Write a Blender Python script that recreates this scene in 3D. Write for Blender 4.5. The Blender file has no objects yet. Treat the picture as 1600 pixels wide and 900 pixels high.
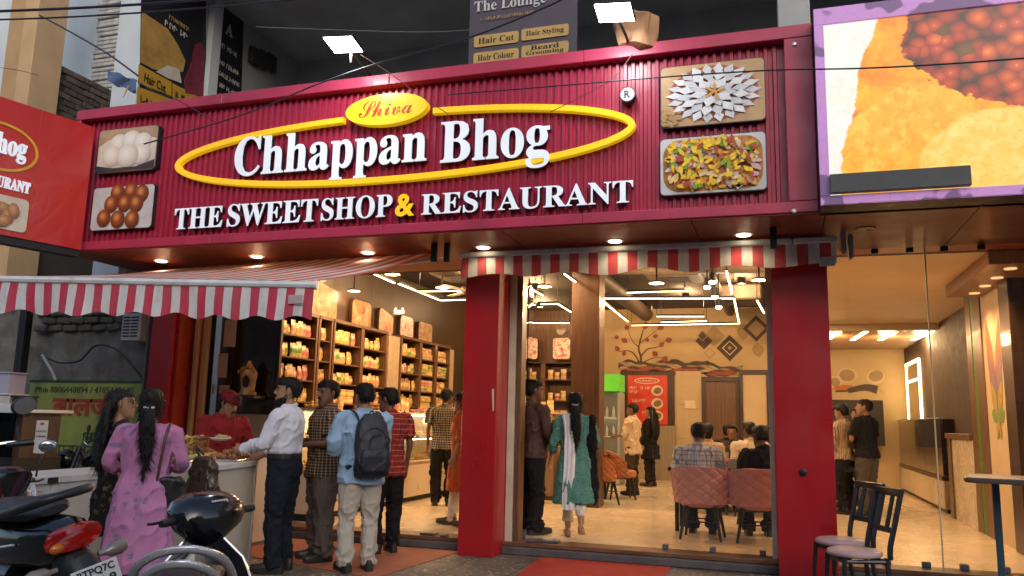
import bpy, bmesh, math, random
import numpy as np
from math import sin, cos, pi, radians, sqrt, atan2
from mathutils import Vector, Matrix, noise as mnoise
random.seed(7)
rnd = random.Random(11)
SC = bpy.context.scene
COL = SC.collection

# ------------------------------------------------------------------ camera
FPX, YAW, PIT, ROL, CAMH = 1274.0, radians(18.15), radians(9.22), radians(1.33), 1.40
_f = np.array([-sin(YAW)*cos(PIT), cos(YAW)*cos(PIT), sin(PIT)])
_r0 = np.array([cos(YAW), sin(YAW), 0.0]); _u0 = np.cross(_r0, _f)
_r = cos(ROL)*_r0 + sin(ROL)*_u0; _u = -sin(ROL)*_r0 + cos(ROL)*_u0
CAMP = np.array([0, 0, CAMH])
cam = bpy.data.cameras.new('camera'); cam.sensor_width = 36; cam.lens = FPX/1600*36
cam.clip_end = 2000; cam.clip_start = .05
camo = bpy.data.objects.new('camera', cam); COL.objects.link(camo)
camo.matrix_world = Matrix(((_r[0], _u[0], -_f[0], 0), (_r[1], _u[1], -_f[1], 0), (_r[2], _u[2], -_f[2], CAMH), (0, 0, 0, 1)))
SC.camera = camo
# photo pixel (1600 x 900) -> point on a plane of the place
def ray(x, y): return _f + _r*(x-800)/FPX + _u*(450-y)/FPX
def onZ(x, y, z): d = ray(x, y); return Vector(CAMP + d*((z-CAMH)/d[2]))
def onY(x, y, Y): d = ray(x, y); return Vector(CAMP + d*(Y/d[1]))
def onX(x, y, X): d = ray(x, y); return Vector(CAMP + d*(X/d[0]))

# ------------------------------------------------------------------ sky and sun (soft dusk light)
SUN_EL, SUN_AZ = radians(24), radians(150)
W = bpy.data.worlds.new('World'); SC.world = W; W.use_nodes = True
wn = W.node_tree; bg = wn.nodes['Background']
sky = wn.nodes.new('ShaderNodeTexSky'); sky.sky_type = 'NISHITA'; sky.sun_disc = False
sky.sun_elevation = SUN_EL; sky.sun_rotation = SUN_AZ; sky.dust_density = 2.2; sky.air_density = 1.0; sky.ozone_density = 1.0
wn.links.new(sky.outputs[0], bg.inputs[0]); bg.inputs[1].default_value = 0.15
sl = bpy.data.lights.new('sun', 'SUN'); sl.energy = 0.5; sl.angle = radians(50); sl.color = (1, .97, .93)
so = bpy.data.objects.new('sun', sl); COL.objects.link(so)
_sd = Vector((sin(SUN_AZ)*cos(SUN_EL), cos(SUN_AZ)*cos(SUN_EL), sin(SUN_EL)))
so.rotation_euler = _sd.to_track_quat('Z', 'Y').to_euler(); so.location = (6, -6, 12)
vs = SC.view_settings; vs.view_transform = 'Standard'; vs.look = 'None'; vs.gamma = 1; vs.use_curve_mapping = False
vs.exposure = 0.42
SC.cycles.use_denoising = True; SC.cycles.use_adaptive_sampling = True; SC.cycles.adaptive_threshold = .02
SC.cycles.max_bounces = 6; SC.cycles.glossy_bounces = 3; SC.cycles.diffuse_bounces = 3; SC.cycles.transparent_max_bounces = 16
SC.cycles.sample_clamp_indirect = 6

# ------------------------------------------------------------------ materials
MATS = {}
def lin(c):
    if isinstance(c, str):
        c = [int(c[i:i+2], 16)/255 for i in (0, 2, 4)]
        c = [v/12.92 if v <= .04045 else ((v+.055)/1.055)**2.4 for v in c]
    return (c[0], c[1], c[2], 1)
class NT:
    def __init__(s, name):
        s.m = bpy.data.materials.new(name); s.m.use_nodes = True; s.t = s.m.node_tree
        s.b = s.t.nodes['Principled BSDF']; s.tc = None
    def n(s, typ, **k):
        nd = s.t.nodes.new(typ)
        for a, v in k.items(): setattr(nd, a, v)
        return nd
    def l(s, a, b): s.t.links.new(a, b)
    def co(s, which='Object', scale=(1, 1, 1), loc=(0, 0, 0), rot=(0, 0, 0)):
        if s.tc is None: s.tc = s.n('ShaderNodeTexCoord')
        mp = s.n('ShaderNodeMapping'); mp.inputs['Scale'].default_value = scale
        mp.inputs['Location'].default_value = loc; mp.inputs['Rotation'].default_value = rot
        s.l(s.tc.outputs[which], mp.inputs[0]); return mp.outputs[0]
    def noise(s, vec, scale=5, detail=4, rough=.55, dist=0):
        nd = s.n('ShaderNodeTexNoise'); nd.inputs['Scale'].default_value = scale; nd.inputs['Detail'].default_value = detail
        nd.inputs['Roughness'].default_value = rough; nd.inputs['Distortion'].default_value = dist
        s.l(vec, nd.inputs['Vector']); return nd.outputs[0]
    def vor(s, vec, scale=5, feature='F1', out='Distance'):
        nd = s.n('ShaderNodeTexVoronoi', feature=feature); nd.inputs['Scale'].default_value = scale
        s.l(vec, nd.inputs['Vector']); return nd.outputs[out]
    def ramp(s, fac, stops, interp='LINEAR'):
        nd = s.n('ShaderNodeValToRGB'); cr = nd.color_ramp; cr.interpolation = interp
        while len(cr.elements) < len(stops): cr.elements.new(.5)
        for e, (p, c) in zip(cr.elements, stops):
            e.position = p; e.color = lin(c) if not isinstance(c, (int, float)) else (c, c, c, 1)
        s.l(fac, nd.inputs[0]); return nd.outputs[0]
    def math(s, op, a, b=None, c=None, clamp=False):
        nd = s.n('ShaderNodeMath', operation=op, use_clamp=clamp)
        for i, v in enumerate((a, b, c)):
            if v is None: continue
            if isinstance(v, (int, float)): nd.inputs[i].default_value = v
            else: s.l(v, nd.inputs[i])
        return nd.outputs[0]
    def mix(s, fac, a, b, mode='MIX'):
        nd = s.n('ShaderNodeMix', data_type='RGBA', blend_type=mode)
        for sock, v in ((nd.inputs[0], fac), (nd.inputs[6], a), (nd.inputs[7], b)):
            if isinstance(v, (int, float)): sock.default_value = v
            elif isinstance(v, (tuple, list, str)): sock.default_value = lin(v)
            else: s.l(v, sock)
        return nd.outputs[2]
    def sep(s, vec):
        nd = s.n('ShaderNodeSeparateXYZ'); s.l(vec, nd.inputs[0]); return nd.outputs
    def bump(s, h, strength=.3, dist=.01):
        nd = s.n('ShaderNodeBump'); nd.inputs['Strength'].default_value = strength; nd.inputs['Distance'].default_value = dist
        s.l(h, nd.inputs['Height']); s.l(nd.outputs[0], s.b.inputs['Normal'])
    def set(s, **k):
        for a, v in k.items():
            i = s.b.inputs[a.replace('_', ' ')]
            if isinstance(v, (int, float)): i.default_value = v
            elif isinstance(v, (tuple, list, str)): i.default_value = lin(v)
            else: s.l(v, i)
        return s
def M(name, col, rough=.6, metal=0, var=.18, scale=6, bump=.15, bscale=60, bdist=.004, spec=.5, coat=0, emis=None, es=0, stretch=(1, 1, 1), dirt=None):
    """plain surface with blotchy wear, uneven gloss and a fine relief"""
    if name in MATS: return MATS[name]
    t = NT(name); c = lin(col)
    v = t.co('Object', stretch)
    n1 = t.noise(v, scale, 5, .6)
    k = t.ramp(n1, [(.25, 1-var), (.75, 1+var*.6)])
    base = t.mix(1.0, c[:3], k, 'MULTIPLY')
    if dirt:
        n2 = t.noise(t.co('Object', (1.3, 1.3, .5), (3, 1, 7)), scale*.7, 6, .65)
        base = t.mix(t.ramp(n2, [(.48, 0.0), (.75, .75)]), base, dirt)
    t.set(Base_Color=base, Metallic=metal, Specular_IOR_Level=spec, Coat_Weight=coat)
    rr = t.ramp(t.noise(v, scale*2.3, 4), [(.3, max(rough-.1, .03)), (.7, min(rough+.1, 1))]); t.l(rr, t.b.inputs['Roughness'])
    if bump: t.bump(t.noise(t.co('Object'), bscale, 3), bump, bdist)
    if emis: t.set(Emission_Color=emis, Emission_Strength=es)
    MATS[name] = t.m; return t.m
def reg(t): MATS[t.m.name] = t.m; return t.m
def EM(name, col, strength):
    if name in MATS: return MATS[name]
    t = NT(name); t.set(Base_Color=col, Emission_Color=col, Emission_Strength=strength); return reg(t)
def GLASS(name, tint=(1, 1, 1), refl=1.0, rough=.02):
    t = NT(name)
    tr = t.n('ShaderNodeBsdfTransparent'); tr.inputs[0].default_value = (*tint, 1)
    gl = t.n('ShaderNodeBsdfGlossy'); gl.inputs['Roughness'].default_value = rough
    fr = t.n('ShaderNodeFresnel'); fr.inputs['IOR'].default_value = 1.45
    f = t.math('MULTIPLY', fr.outputs[0], refl, clamp=True)
    mx = t.n('ShaderNodeMixShader'); t.l(f, mx.inputs[0]); t.l(tr.outputs[0], mx.inputs[1]); t.l(gl.outputs[0], mx.inputs[2])
    out = [n for n in t.t.nodes if n.type == 'OUTPUT_MATERIAL'][0]; t.l(mx.outputs[0], out.inputs[0]); t.t.nodes.remove(t.b)
    return reg(t)

# ------------------------------------------------------------------ geometry helpers
class MB:
    def __init__(s): s.v = []; s.f = []; s.smooth = False
    def add(s, vs, fs):
        o = len(s.v); s.v += [tuple(v) for v in vs]; s.f += [tuple(i+o for i in f) for f in fs]; return s
    def box(s, x0, x1, y0, y1, z0, z1, b=0, rot=None, at=None):
        if x0 > x1: x0, x1 = x1, x0
        if y0 > y1: y0, y1 = y1, y0
        if z0 > z1: z0, z1 = z1, z0
        b = min(b, (x1-x0)*.45, (y1-y0)*.45, (z1-z0)*.45)
        if b <= 0:
            vs = [(x, y, z) for z in (z0, z1) for y in (y0, y1) for x in (x0, x1)]
            fs = [(0, 2, 3, 1), (4, 5, 7, 6), (0, 1, 5, 4), (2, 6, 7, 3), (0, 4, 6, 2), (1, 3, 7, 5)]
        else:
            vs = []; idx = {}
            for k in (0, 1):
                for j in (0, 1):
                    for i in (0, 1):
                        X = (x0, x1)[i]; Y = (y0, y1)[j]; Z = (z0, z1)[k]; sx = b if i == 0 else -b; sy = b if j == 0 else -b; sz = b if k == 0 else -b
                        idx[i, j, k] = len(vs); vs += [(X, Y+sy, Z+sz), (X+sx, Y, Z+sz), (X+sx, Y+sy, Z)]
            g = lambda i, j, k, a: idx[i, j, k]+a
            fs = []
            for q in (0, 1):
                f = [g(q, 0, 0, 0), g(q, 0, 1, 0), g(q, 1, 1, 0), g(q, 1, 0, 0)]; fs.append(f if q == 0 else f[::-1])
                f = [g(0, q, 0, 1), g(1, q, 0, 1), g(1, q, 1, 1), g(0, q, 1, 1)]; fs.append(f if q == 0 else f[::-1])
                f = [g(0, 0, q, 2), g(0, 1, q, 2), g(1, 1, q, 2), g(1, 0, q, 2)]; fs.append(f if q == 0 else f[::-1])
            for p in (0, 1):
                for q in (0, 1):
                    fs.append([g(p, q, 0, 0), g(p, q, 1, 0), g(p, q, 1, 1), g(p, q, 0, 1)])
                    fs.append([g(p, 0, q, 0), g(p, 1, q, 0), g(p, 1, q, 2), g(p, 0, q, 2)])
                    fs.append([g(0, p, q, 1), g(1, p, q, 1), g(1, p, q, 2), g(0, p, q, 2)])
            for c in idx.values(): fs.append([c, c+1, c+2])
        if rot is not None or at is not None:
            R = rot if rot is not None else Matrix.Identity(3); A = Vector(at) if at is not None else Vector()
            vs = [R @ Vector(v) + A for v in vs]
        return s.add(vs, fs)
    def loft(s, rings, cap=True, closed=False):
        n = len(rings[0]); vs = [p for r in rings for p in r]; fs = []
        m = len(rings)
        for i in range(m if closed else m-1):
            j2 = (i+1) % m
            for j in range(n):
                fs.append((i*n+j, i*n+(j+1) % n, j2*n+(j+1) % n, j2*n+j))
        if cap and not closed: fs += [tuple(range(n))[::-1], tuple(range((m-1)*n, m*n))]
        return s.add(vs, fs)
    def tube(s, pts, r, seg=8, cap=True, closed=False, flat=1.0, up=None):
        pts = [Vector(p) for p in pts]; n = len(pts)
        rs = r if isinstance(r, (list, tuple)) else [r]*n
        rings = []; prev = None
        for i in range(n):
            if closed: t = (pts[(i+1) % n]-pts[i-1])
            else: t = pts[min(i+1, n-1)]-pts[max(i-1, 0)]
            t = t.normalized() if t.length > 1e-9 else Vector((0, 0, 1))
            a = Vector(up) if up is not None else (prev if prev is not None else (Vector((0, 0, 1)) if abs(t.z) < .9 else Vector((0, 1, 0))))
            b = t.cross(a)
            if b.length < 1e-6: b = t.cross(Vector((1, 0, 0)))
            b.normalize(); a = b.cross(t).normalized(); prev = a
            rings.append([pts[i]+b*(cos(k*2*pi/seg)*rs[i])+a*(sin(k*2*pi/seg)*rs[i]*flat) for k in range(seg)])
        return s.loft(rings, cap, closed)
    def lathe(s, prof, seg=16, at=(0, 0, 0), axis='Z', ang=None):
        at = Vector(at); rings = []
        for (r, z) in prof:
            ring = []
            for k in range(seg):
                c, q = cos(2*pi*k/seg)*r, sin(2*pi*k/seg)*r
                ring.append(at + (Vector((c, q, z)) if axis == 'Z' else Vector((c, -z, q)) if axis == 'Y' else Vector((z, c, q))))
            rings.append(ring)
        return s.loft(rings)
    def prism(s, poly, d, f=lambda x, y, z: (x, y, z)):
        """poly in 2D, extruded by d, mapped by f(x, y, depth)"""
        n = len(poly)
        vs = [f(x, y, 0) for x, y in poly]+[f(x, y, d) for x, y in poly]
        fs = [tuple(range(n))[::-1], tuple(range(n, 2*n))]+[(i, (i+1) % n, n+(i+1) % n, n+i) for i in range(n)]
        return s.add(vs, fs)
    def ell(s, c, r, seg=12, rings=8, R=None):
        c = Vector(c); rg = []
        for i in range(rings+1):
            th = pi*i/rings; th = min(max(th, .02), pi-.02)
            ring = []
            for k in range(seg):
                p = Vector((r[0]*sin(th)*cos(2*pi*k/seg), r[1]*sin(th)*sin(2*pi*k/seg), -r[2]*cos(th)))
                ring.append(c+(R @ p if R is not None else p))
            rg.append(ring)
        return s.loft(rg)
    def sheet(s, grid):
        n = len(grid[0]); vs = [p for row in grid for p in row]; fs = []
        for i in range(len(grid)-1):
            for j in range(n-1): fs.append((i*n+j, i*n+j+1, (i+1)*n+j+1, (i+1)*n+j))
        return s.add(vs, fs)
    def mesh(s, name='m', smooth=None):
        me = bpy.data.meshes.new(name); me.from_pydata(s.v, [], s.f)
        bm = bmesh.new(); bm.from_mesh(me); bmesh.ops.recalc_face_normals(bm, faces=bm.faces); bm.to_mesh(me); bm.free()
        if s.smooth if smooth is None else smooth:
            me.polygons.foreach_set('use_smooth', [True]*len(me.polygons))
            me.set_sharp_from_angle(angle=radians(38))
        return me
def link(name, me, m=None, parent=None, loc=None, rot=None):
    o = bpy.data.objects.new(name, me); COL.objects.link(o)
    if m is not None:
        ms = m if isinstance(m, (list, tuple)) else [m]
        if not me.materials:
            for q in ms: me.materials.append(q)
    if loc is not None: o.location = loc
    if rot is not None: o.rotation_euler = rot
    if parent is not None: o.parent = parent
    return o
def ob(name, mb, m, parent=None, world=True, smooth=None):
    """one mesh object; with a parent, vertices given in world space are kept where they are"""
    o = link(name, mb.mesh(name, smooth), m)
    if parent is not None:
        o.parent = parent
        if world: o.matrix_parent_inverse = root_inv(parent)
    return o
def wmat(o): return wmat(o.parent) @ o.matrix_parent_inverse @ o.matrix_basis if o.parent is not None else o.matrix_basis.copy()
def root_inv(p): return wmat(p).inverted()
def tag(o, label=None, cat=None, group=None, kind=None):
    if label: o['label'] = label
    if cat: o['category'] = cat
    if group: o['group'] = group
    if kind: o['kind'] = kind
    return o
def thing(name, label, cat, loc=(0, 0, 0), rz=0, group=None):
    o = bpy.data.objects.new(name, None); COL.objects.link(o); o.empty_display_size = .1
    o.location = loc; o.rotation_euler = (0, 0, rz)
    return tag(o, label, cat, group)
def struct(name, mb, m): return tag(ob(name, mb, m), kind='structure')
def copy_tree(o, parent=None):
    c = o.copy(); COL.objects.link(c)
    if parent is not None: c.parent = parent
    for ch in list(o.children): copy_tree(ch, c)
    return c
def catmull(pts, n=6, closed=False):
    P = [Vector(p) for p in pts]; out = []; m = len(P)
    for i in range(m if closed else m-1):
        p0, p1, p2, p3 = (P[(i-1) % m], P[i], P[(i+1) % m], P[(i+2) % m]) if closed else (P[max(i-1, 0)], P[i], P[i+1], P[min(i+2, m-1)])
        for k in range(n):
            t = k/n
            out.append(.5*((2*p1)+(p2-p0)*t+(2*p0-5*p1+4*p2-p3)*t*t+(3*p1-p0-3*p2+p3)*t**3))
    if not closed: out.append(P[-1])
    return out
# ------------------------------------------------------------------ lettering
def serif(s, up=0x1D400):
    o = ''
    for c in s:
        o += chr(up+ord(c)-65) if 'A' <= c <= 'Z' else chr(up+26+ord(c)-97) if 'a' <= c <= 'z' else c
    return o
TMP = bpy.data.scenes.new('build')
def evaluate(o):
    """mesh of an object with its modifiers or text applied, worked out in a scene of its own"""
    TMP.collection.objects.link(o); vl = TMP.view_layers[0]; vl.update(); dg = vl.depsgraph; dg.update()
    return bpy.data.meshes.new_from_object(o.evaluated_get(dg), depsgraph=dg)
def text_mesh(body, ext=.0, off=0.0, bevel=0, res=4, spacing=1.0):
    c = bpy.data.curves.new('lettering', 'FONT'); c.body = body; c.extrude = ext; c.offset = off; c.bevel_depth = bevel; c.resolution_u = res; c.space_character = spacing
    o = bpy.data.objects.new('lettering', c); me = evaluate(o)
    bpy.data.objects.remove(o); bpy.data.curves.remove(c)
    return me
def fit_text(me, p0, ex, ey, w, h, depth, shear=0):
    """place a text mesh: lower-left p0, unit axes ex, ey, fitted to w x h; z of the text scaled to depth, facing ex x ey"""
    n = len(me.vertices); co = np.zeros(n*3); me.vertices.foreach_get('co', co); co = co.reshape(-1, 3)
    lo, hi = co.min(0), co.max(0); sz = np.maximum(hi-lo, 1e-6)
    ex = np.array(ex, float); ey = np.array(ey, float); ez = np.cross(ex, ey); ez /= np.linalg.norm(ez)
    q = (co-lo)/sz
    if h is None: h = w*sz[1]/sz[0]
    if w is None: w = h*sz[0]/sz[1]
    out = np.array(p0)+np.outer(q[:, 0]*w+q[:, 1]*h*shear, ex)+np.outer(q[:, 1]*h, ey)+np.outer(q[:, 2]*depth, ez)
    me.vertices.foreach_set('co', out.reshape(-1)); me.update(); return me
def lettering(body, p0, ex, ey, w, h, depth, m, parent, name='lettering', bold=0.0, each=False, shear=0, spacing=1.0, res=3):
    me = fit_text(text_mesh(body, .05, bold, 0, res, spacing), p0, ex, ey, w, h, depth, shear)
    me.materials.clear()
    if not each:
        o = link(name, me, m); o['kind'] = 'stuff'
        if parent is not None: o.parent = parent; o.matrix_parent_inverse = root_inv(parent)
        return o
    bm = bmesh.new(); bm.from_mesh(me); bm.verts.ensure_lookup_table(); seen = set(); res_ = []
    for v in bm.verts:
        if v.index in seen: continue
        st = [v]; comp = []; seen.add(v.index)
        while st:
            a = st.pop(); comp.append(a)
            for e in a.link_edges:
                b = e.other_vert(a)
                if b.index not in seen: seen.add(b.index); st.append(b)
        ids = {a.index: i for i, a in enumerate(comp)}
        fs = {f for a in comp for f in a.link_faces}
        m2 = bpy.data.meshes.new('letter'); m2.from_pydata([a.co[:] for a in comp], [], [[ids[q.index] for q in f.verts] for f in fs])
        o = link('letter', m2, m); o.parent = parent; o.matrix_parent_inverse = root_inv(parent); res_.append(o)
    bm.free(); return res_
def bulb(name, parent, loc, energy, col=(1, .72, .42), size=.06, typ='POINT', spot=radians(120), rot=None):
    l = bpy.data.lights.new(name, typ); l.energy = energy; l.color = col
    if typ != 'AREA': l.shadow_soft_size = size
    if typ == 'SPOT': l.spot_size = spot; l.spot_blend = .6
    if typ == 'AREA': l.size = size
    o = bpy.data.objects.new(name, l); COL.objects.link(o); o.location = loc
    if rot is not None: o.rotation_euler = rot
    if parent is not None: o.parent = parent; o.matrix_parent_inverse = root_inv(parent)
    return o
# ================================================================== THE SETTING
YS, YP, YG, FZ, SOF = 7.20, 8.24, 8.80, .12, 3.20      # sign face, pillar face, glass line, shop floor, soffit
BACK = 19.5; RW = 2.62; LW = -7.0
def mosaic():
    t = NT('mosaic_paving'); v = t.co('Object')
    big = t.noise(v, .8, 4); rings = t.math('SINE', t.math('MULTIPLY', t.vor(v, 1.5), 60))
    lf = t.vor(t.co('Object', (1, 2.2, 1), rot=(0, 0, .7)), 16)
    pat = t.math('MULTIPLY', t.ramp(rings, [(.45, 0.), (.6, 1.)]), t.ramp(lf, [(.25, 1.), (.4, 0.)]))
    base = t.mix(t.ramp(t.noise(v, 3, 6), [(.35, 0.), (.65, 1.)]), (.11, .085, .065), (.16, .13, .105))
    base = t.mix(t.math('MULTIPLY', pat, .95), base, (.55, .48, .38))
    br = t.n('ShaderNodeTexBrick', offset=0.0); t.l(v, br.inputs[0]); br.inputs['Scale'].default_value = 1; br.inputs['Brick Width'].default_value = .6; br.inputs['Row Height'].default_value = .6; br.inputs['Mortar Size'].default_value = .006
    base = t.mix(br.outputs['Fac'], base, (.035, .03, .026))
    base = t.mix(t.ramp(big, [(.45, 0.), (.75, .4)]), base, (.07, .06, .052))
    t.set(Base_Color=base, Roughness=t.ramp(big, [(.3, .45), (.7, .8)]))
    t.bump(t.math('ADD', t.noise(v, 40, 4), t.math('MULTIPLY', br.outputs['Fac'], -1.5)), .35, .006); return reg(t)
def floor_tile():
    t = NT('cream_floor_tile'); v = t.co('Object')
    n = t.noise(v, 1.6, 6, .6, 1.5)
    base = t.mix(t.ramp(n, [(.3, 0.), (.72, 1.)]), (.63, .49, .32), (.68, .55, .37))
    br = t.n('ShaderNodeTexBrick', offset=0.0); t.l(v, br.inputs[0]); br.inputs['Scale'].default_value = 1; br.inputs['Brick Width'].default_value = 1.2; br.inputs['Row Height'].default_value = 1.2; br.inputs['Mortar Size'].default_value = .004
    base = t.mix(t.math('MULTIPLY', br.outputs['Fac'], .5), base, (.35, .25, .16))
    t.set(Base_Color=base, Roughness=t.ramp(t.noise(v, 2, 5), [(.3, .22), (.75, .32)]), Specular_IOR_Level=.5)
    t.bump(t.noise(v, 3, 2), .015, .01); return reg(t)
def wood(name, c1, c2, scale=3, rough=.4, axis=(8, 8, .6)):
    if name in MATS: return MATS[name]
    t = NT(name); n = t.noise(t.co('Object', axis), scale, 6, .65, .6)
    t.set(Base_Color=t.mix(t.ramp(n, [(.35, 0.), (.65, 1.)]), c1, c2), Roughness=rough, Coat_Weight=.15); t.bump(n, .15, .004); return reg(t)
WOOD = wood('brown_veneer', (.095, .042, .02), (.17, .085, .04))
WOODD = wood('dark_veneer', (.03, .015, .008), (.07, .034, .018))
WOODH = wood('threshold_wood', (.11, .045, .022), (.21, .1, .05), axis=(.8, 8, 8))
RED = M('red_paint_panel', (.40, .007, .014), .36, var=.08, scale=1.2, bump=.02, bscale=9, bdist=.004, coat=.2, dirt=(.26, .012, .016))
REDF = M('crimson_frame', (.44, .030, .080), .42, var=.12, scale=2, bump=.05, bscale=30, coat=.1, dirt=(.2, .02, .03))
REDP = M('crimson_corrugated', (.37, .016, .054), .38, var=.15, scale=2.5, bump=.05, bscale=25, coat=.1, dirt=(.26, .014, .036))
SOFM = M('soffit_panel', (.24, .040, .016), .45, var=.06, scale=1, bump=.01, bscale=2, bdist=.01, coat=.08)
CREAM = M('cream_wall', (.62, .47, .29), .75, var=.1, scale=2, bump=.1)
BEIGE = M('beige_ceiling', (.72, .55, .34), .7, var=.06, scale=1.5, bump=.05)
ALU = M('aluminium', (.62, .63, .65), .35, metal=.7, var=.12, scale=10, bump=.05)
ALUW = M('white_aluminium', (.66, .68, .70), .4, metal=.1, var=.12, scale=6, bump=.05, dirt=(.4, .4, .4))
BLACKM = M('black_metal', (.018, .018, .02), .45, metal=.3, var=.2)
STONE = M('grey_step_stone', (.10, .092, .1), .6, var=.35, scale=7, bump=.4, bscale=40, dirt=(.04, .035, .035))
GREYW = M('grimy_plaster', (.17, .165, .15), .9, var=.35, scale=3, bump=.6, bscale=18, bdist=.02, dirt=(.05, .047, .04))
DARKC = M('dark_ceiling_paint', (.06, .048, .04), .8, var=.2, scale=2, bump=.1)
GL = GLASS('shop_glass', (.985, .985, .97), 1.0)
GL2 = GLASS('display_glass', (.97, .97, .95), .7)
DARKGL = M('dark_smoked_glass', (.02, .014, .01), .08, var=.1, bump=0, coat=.6)

# ground and floor
struct('pavement', MB().add([(-120, -120, 0), (120, -120, 0), (120, YG, 0), (-120, YG, 0)], [(0, 1, 2, 3)]), mosaic())
struct('ground', MB().add([(-120, YG, -.004), (120, YG, -.004), (120, 140, -.004), (-120, 140, -.004)], [(0, 1, 2, 3)]), M('asphalt', (.05, .05, .05), .9))
struct('shop_floor', MB().box(LW, 3.4, YG-.03, BACK+.1, .02, FZ), floor_tile())

# ------------------------------------------------------------------ the shop building
B = thing('shop_building', 'red fronted sweet shop building with glazed bays and a glossy soffit', 'building', (-2.5, YP, 0))
def part(name, mb, m, parent=None, smooth=None): return ob(name, mb, m, parent or B, smooth=smooth)
pil = [(-3.235, -2.845), (-.045, .475), (-7.42, -7.03)]
part('pillar', MB().box(pil[0][0], pil[0][1], YP, YP+.52, 0, SOF, .006), RED)
part('pillar', MB().box(pil[1][0], pil[1][1], YP, YP+.6, 0, SOF, .006), RED)
pl = part('pillar', MB().box(pil[2][0], pil[2][1]-.06, YP, YP+.5, 0, SOF, .006), RED)
part('warm_lit_side', MB().box(pil[2][1]-.058, pil[2][1]-.01, YP+.06, YP+.52, 0, SOF, .004), M('warm_lit_red', (.36, .03, .008), .35, var=.1, coat=.2), pl)  # side face of the pillar; warm indoor light put into its orange colour
rp = bpy.data.objects[pl.name]
part('round_button', MB().lathe([(.002, 0), (.032, 0), (.036, .012), (.02, .02), (.002, .02)], 16, (onY(1255, 738, YP).x, YP, onY(1255, 738, YP).z), 'Y'), BLACKM, [o for o in B.children if o.name.startswith('pillar')][1], True)
part('peeling_tape', MB().add([(-2.90, YP-.003, 1.72), (-2.875, YP-.003, 1.73), (-2.868, YP-.006, 1.5), (-2.885, YP-.003, 1.49)], [(0, 1, 2, 3)]), M('tape', (.6, .5, .35), .5), [o for o in B.children if o.name.startswith('pillar')][0])
# soffit in separate panels with joints
xs = [-7.9, -6.1, -4.3, -2.5, -.7, .42, 1.6, 2.8, 4.2]
for a, b in zip(xs, xs[1:]):
    part('soffit_panel', MB().box(a+.004, b-.004, YS+.02, YG+.3, SOF, SOF+.05, .003), SOFM)
part('slab', MB().box(-7.95, 4.3, YS+.35, BACK+.2, 4.25, 4.5), M('concrete', (.2, .19, .18), .9, bump=.4))
part('fascia', MB().box(-7.9, 4.2, YG+.31, YG+.4, SOF, 4.25), DARKC)
# steps and wooden sills per bay
bays = [(-7.0, pil[0][0]), (pil[0][1], pil[1][0]), (pil[1][1], 4.2)]
for a, b in bays:
    st = part('step', MB().box(a, b, 8.50, YG-.03, 0, .082, .012), STONE)
    part('sill', MB().box(a, b, 8.545, YG+.06, .084, FZ+.006, .006), WOODH, st)
# jambs of the middle bay
part('door_frame', MB().box(pil[0][1]+.004, pil[0][1]+.085, YP+.36, YP+.42, 0.09, SOF, .004), M('cream_frame', (.55, .48, .38), .5))
part('jamb', MB().box(pil[0][1]+.088, pil[0][1]+.15, YP+.38, YP+.55, FZ, SOF, .004), WOOD)
part('door_frame', MB().box(pil[1][0]-.055, pil[1][0]-.004, YP+.4, YP+.56, FZ, SOF, .004), M('cream_frame', (.5, .4, .3), .5))
# left bay: timber strips beside the pillar
for x0, x1, y in [(-6.98, -6.93, 8.5), (-6.90, -6.83, 8.56)]: part('timber_strip', MB().box(x0, x1, y, y+.06, .09, SOF, .004), M('raw_pine', (.45, .27, .13), .6, stretch=(8, 8, .6)))
# glass panes, fixed by small clips
def pane(x0, x1, y=YG, z0=FZ+.01, z1=SOF-.002):
    p = part('glass_pane', MB().box(x0, x1, y-.005, y+.005, z0, z1), GL); return p
def clip(p, x, z, w=.05, m=None): part('clip', MB().box(x-w/2, x+w/2, YG-.03, YG+.03, z, z+.05, .005), m or BLACKM, p)
GRC = M('grey_clip', (.16, .17, .19), .35, metal=.5)
xm = onY(1019, 700, YG).x
p = pane(xm+.004, pil[1][0]-.06)
for px in (1040, 1114, 1192): clip(p, onY(px, 866, YG).x, FZ+.008, .06, GRC)
dr = thing('glass_door', 'frameless glass door swung open into the hall beside the brown shirted man', 'door', (pil[0][1]+.16, YG, FZ))
ob('glass_pane', MB().box(-.005, .005, .02, 1.1, .012, 2.9), GL, dr, False); ob('patch_fitting', MB().box(-.02, .02, .95, 1.1, .012, .09, .004), GRC, dr, False); ob('patch_fitting', MB().box(-.02, .02, .02, .17, .012, .09, .004), GRC, dr, False)
ob('handle', MB().tube([(-.03, .95, .8), (-.06, .95, .82), (-.06, .95, 1.35), (-.03, .95, 1.37)], .012), ALU, dr, False); dr.rotation_euler = (0, 0, radians(14))
for px, py, w in ((855, 847, .13), (830, 846, .045)):
    q = onZ(px, py, FZ+.008)
    tag(ob('floor_hinge', MB().box(q.x-w, q.x+w, q.y-.07, q.y+.07, FZ+.007, FZ+.035, .008), GRC), 'grey floor hinge cover on the doorway sill, %s of the two' % ('larger' if w > .1 else 'smaller'), 'hinge', 'hinge covers on the sill')
for px, py, w in ((670, 835, .09), (694, 838, .035)):
    q = onZ(px, py, FZ+.008)
    tag(ob('floor_hinge', MB().box(q.x-w, q.x+w, q.y-.06, q.y+.06, FZ+.007, FZ+.03, .008), GRC), 'grey cover plate on the sill left of the red pillar, %s of two' % ('wider' if w > .05 else 'narrower'), 'hinge')
x3 = onY(1463, 700, YG).x
edges = [pil[1][1]+.02, x3-.003, x3+.003, 4.2]
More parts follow.
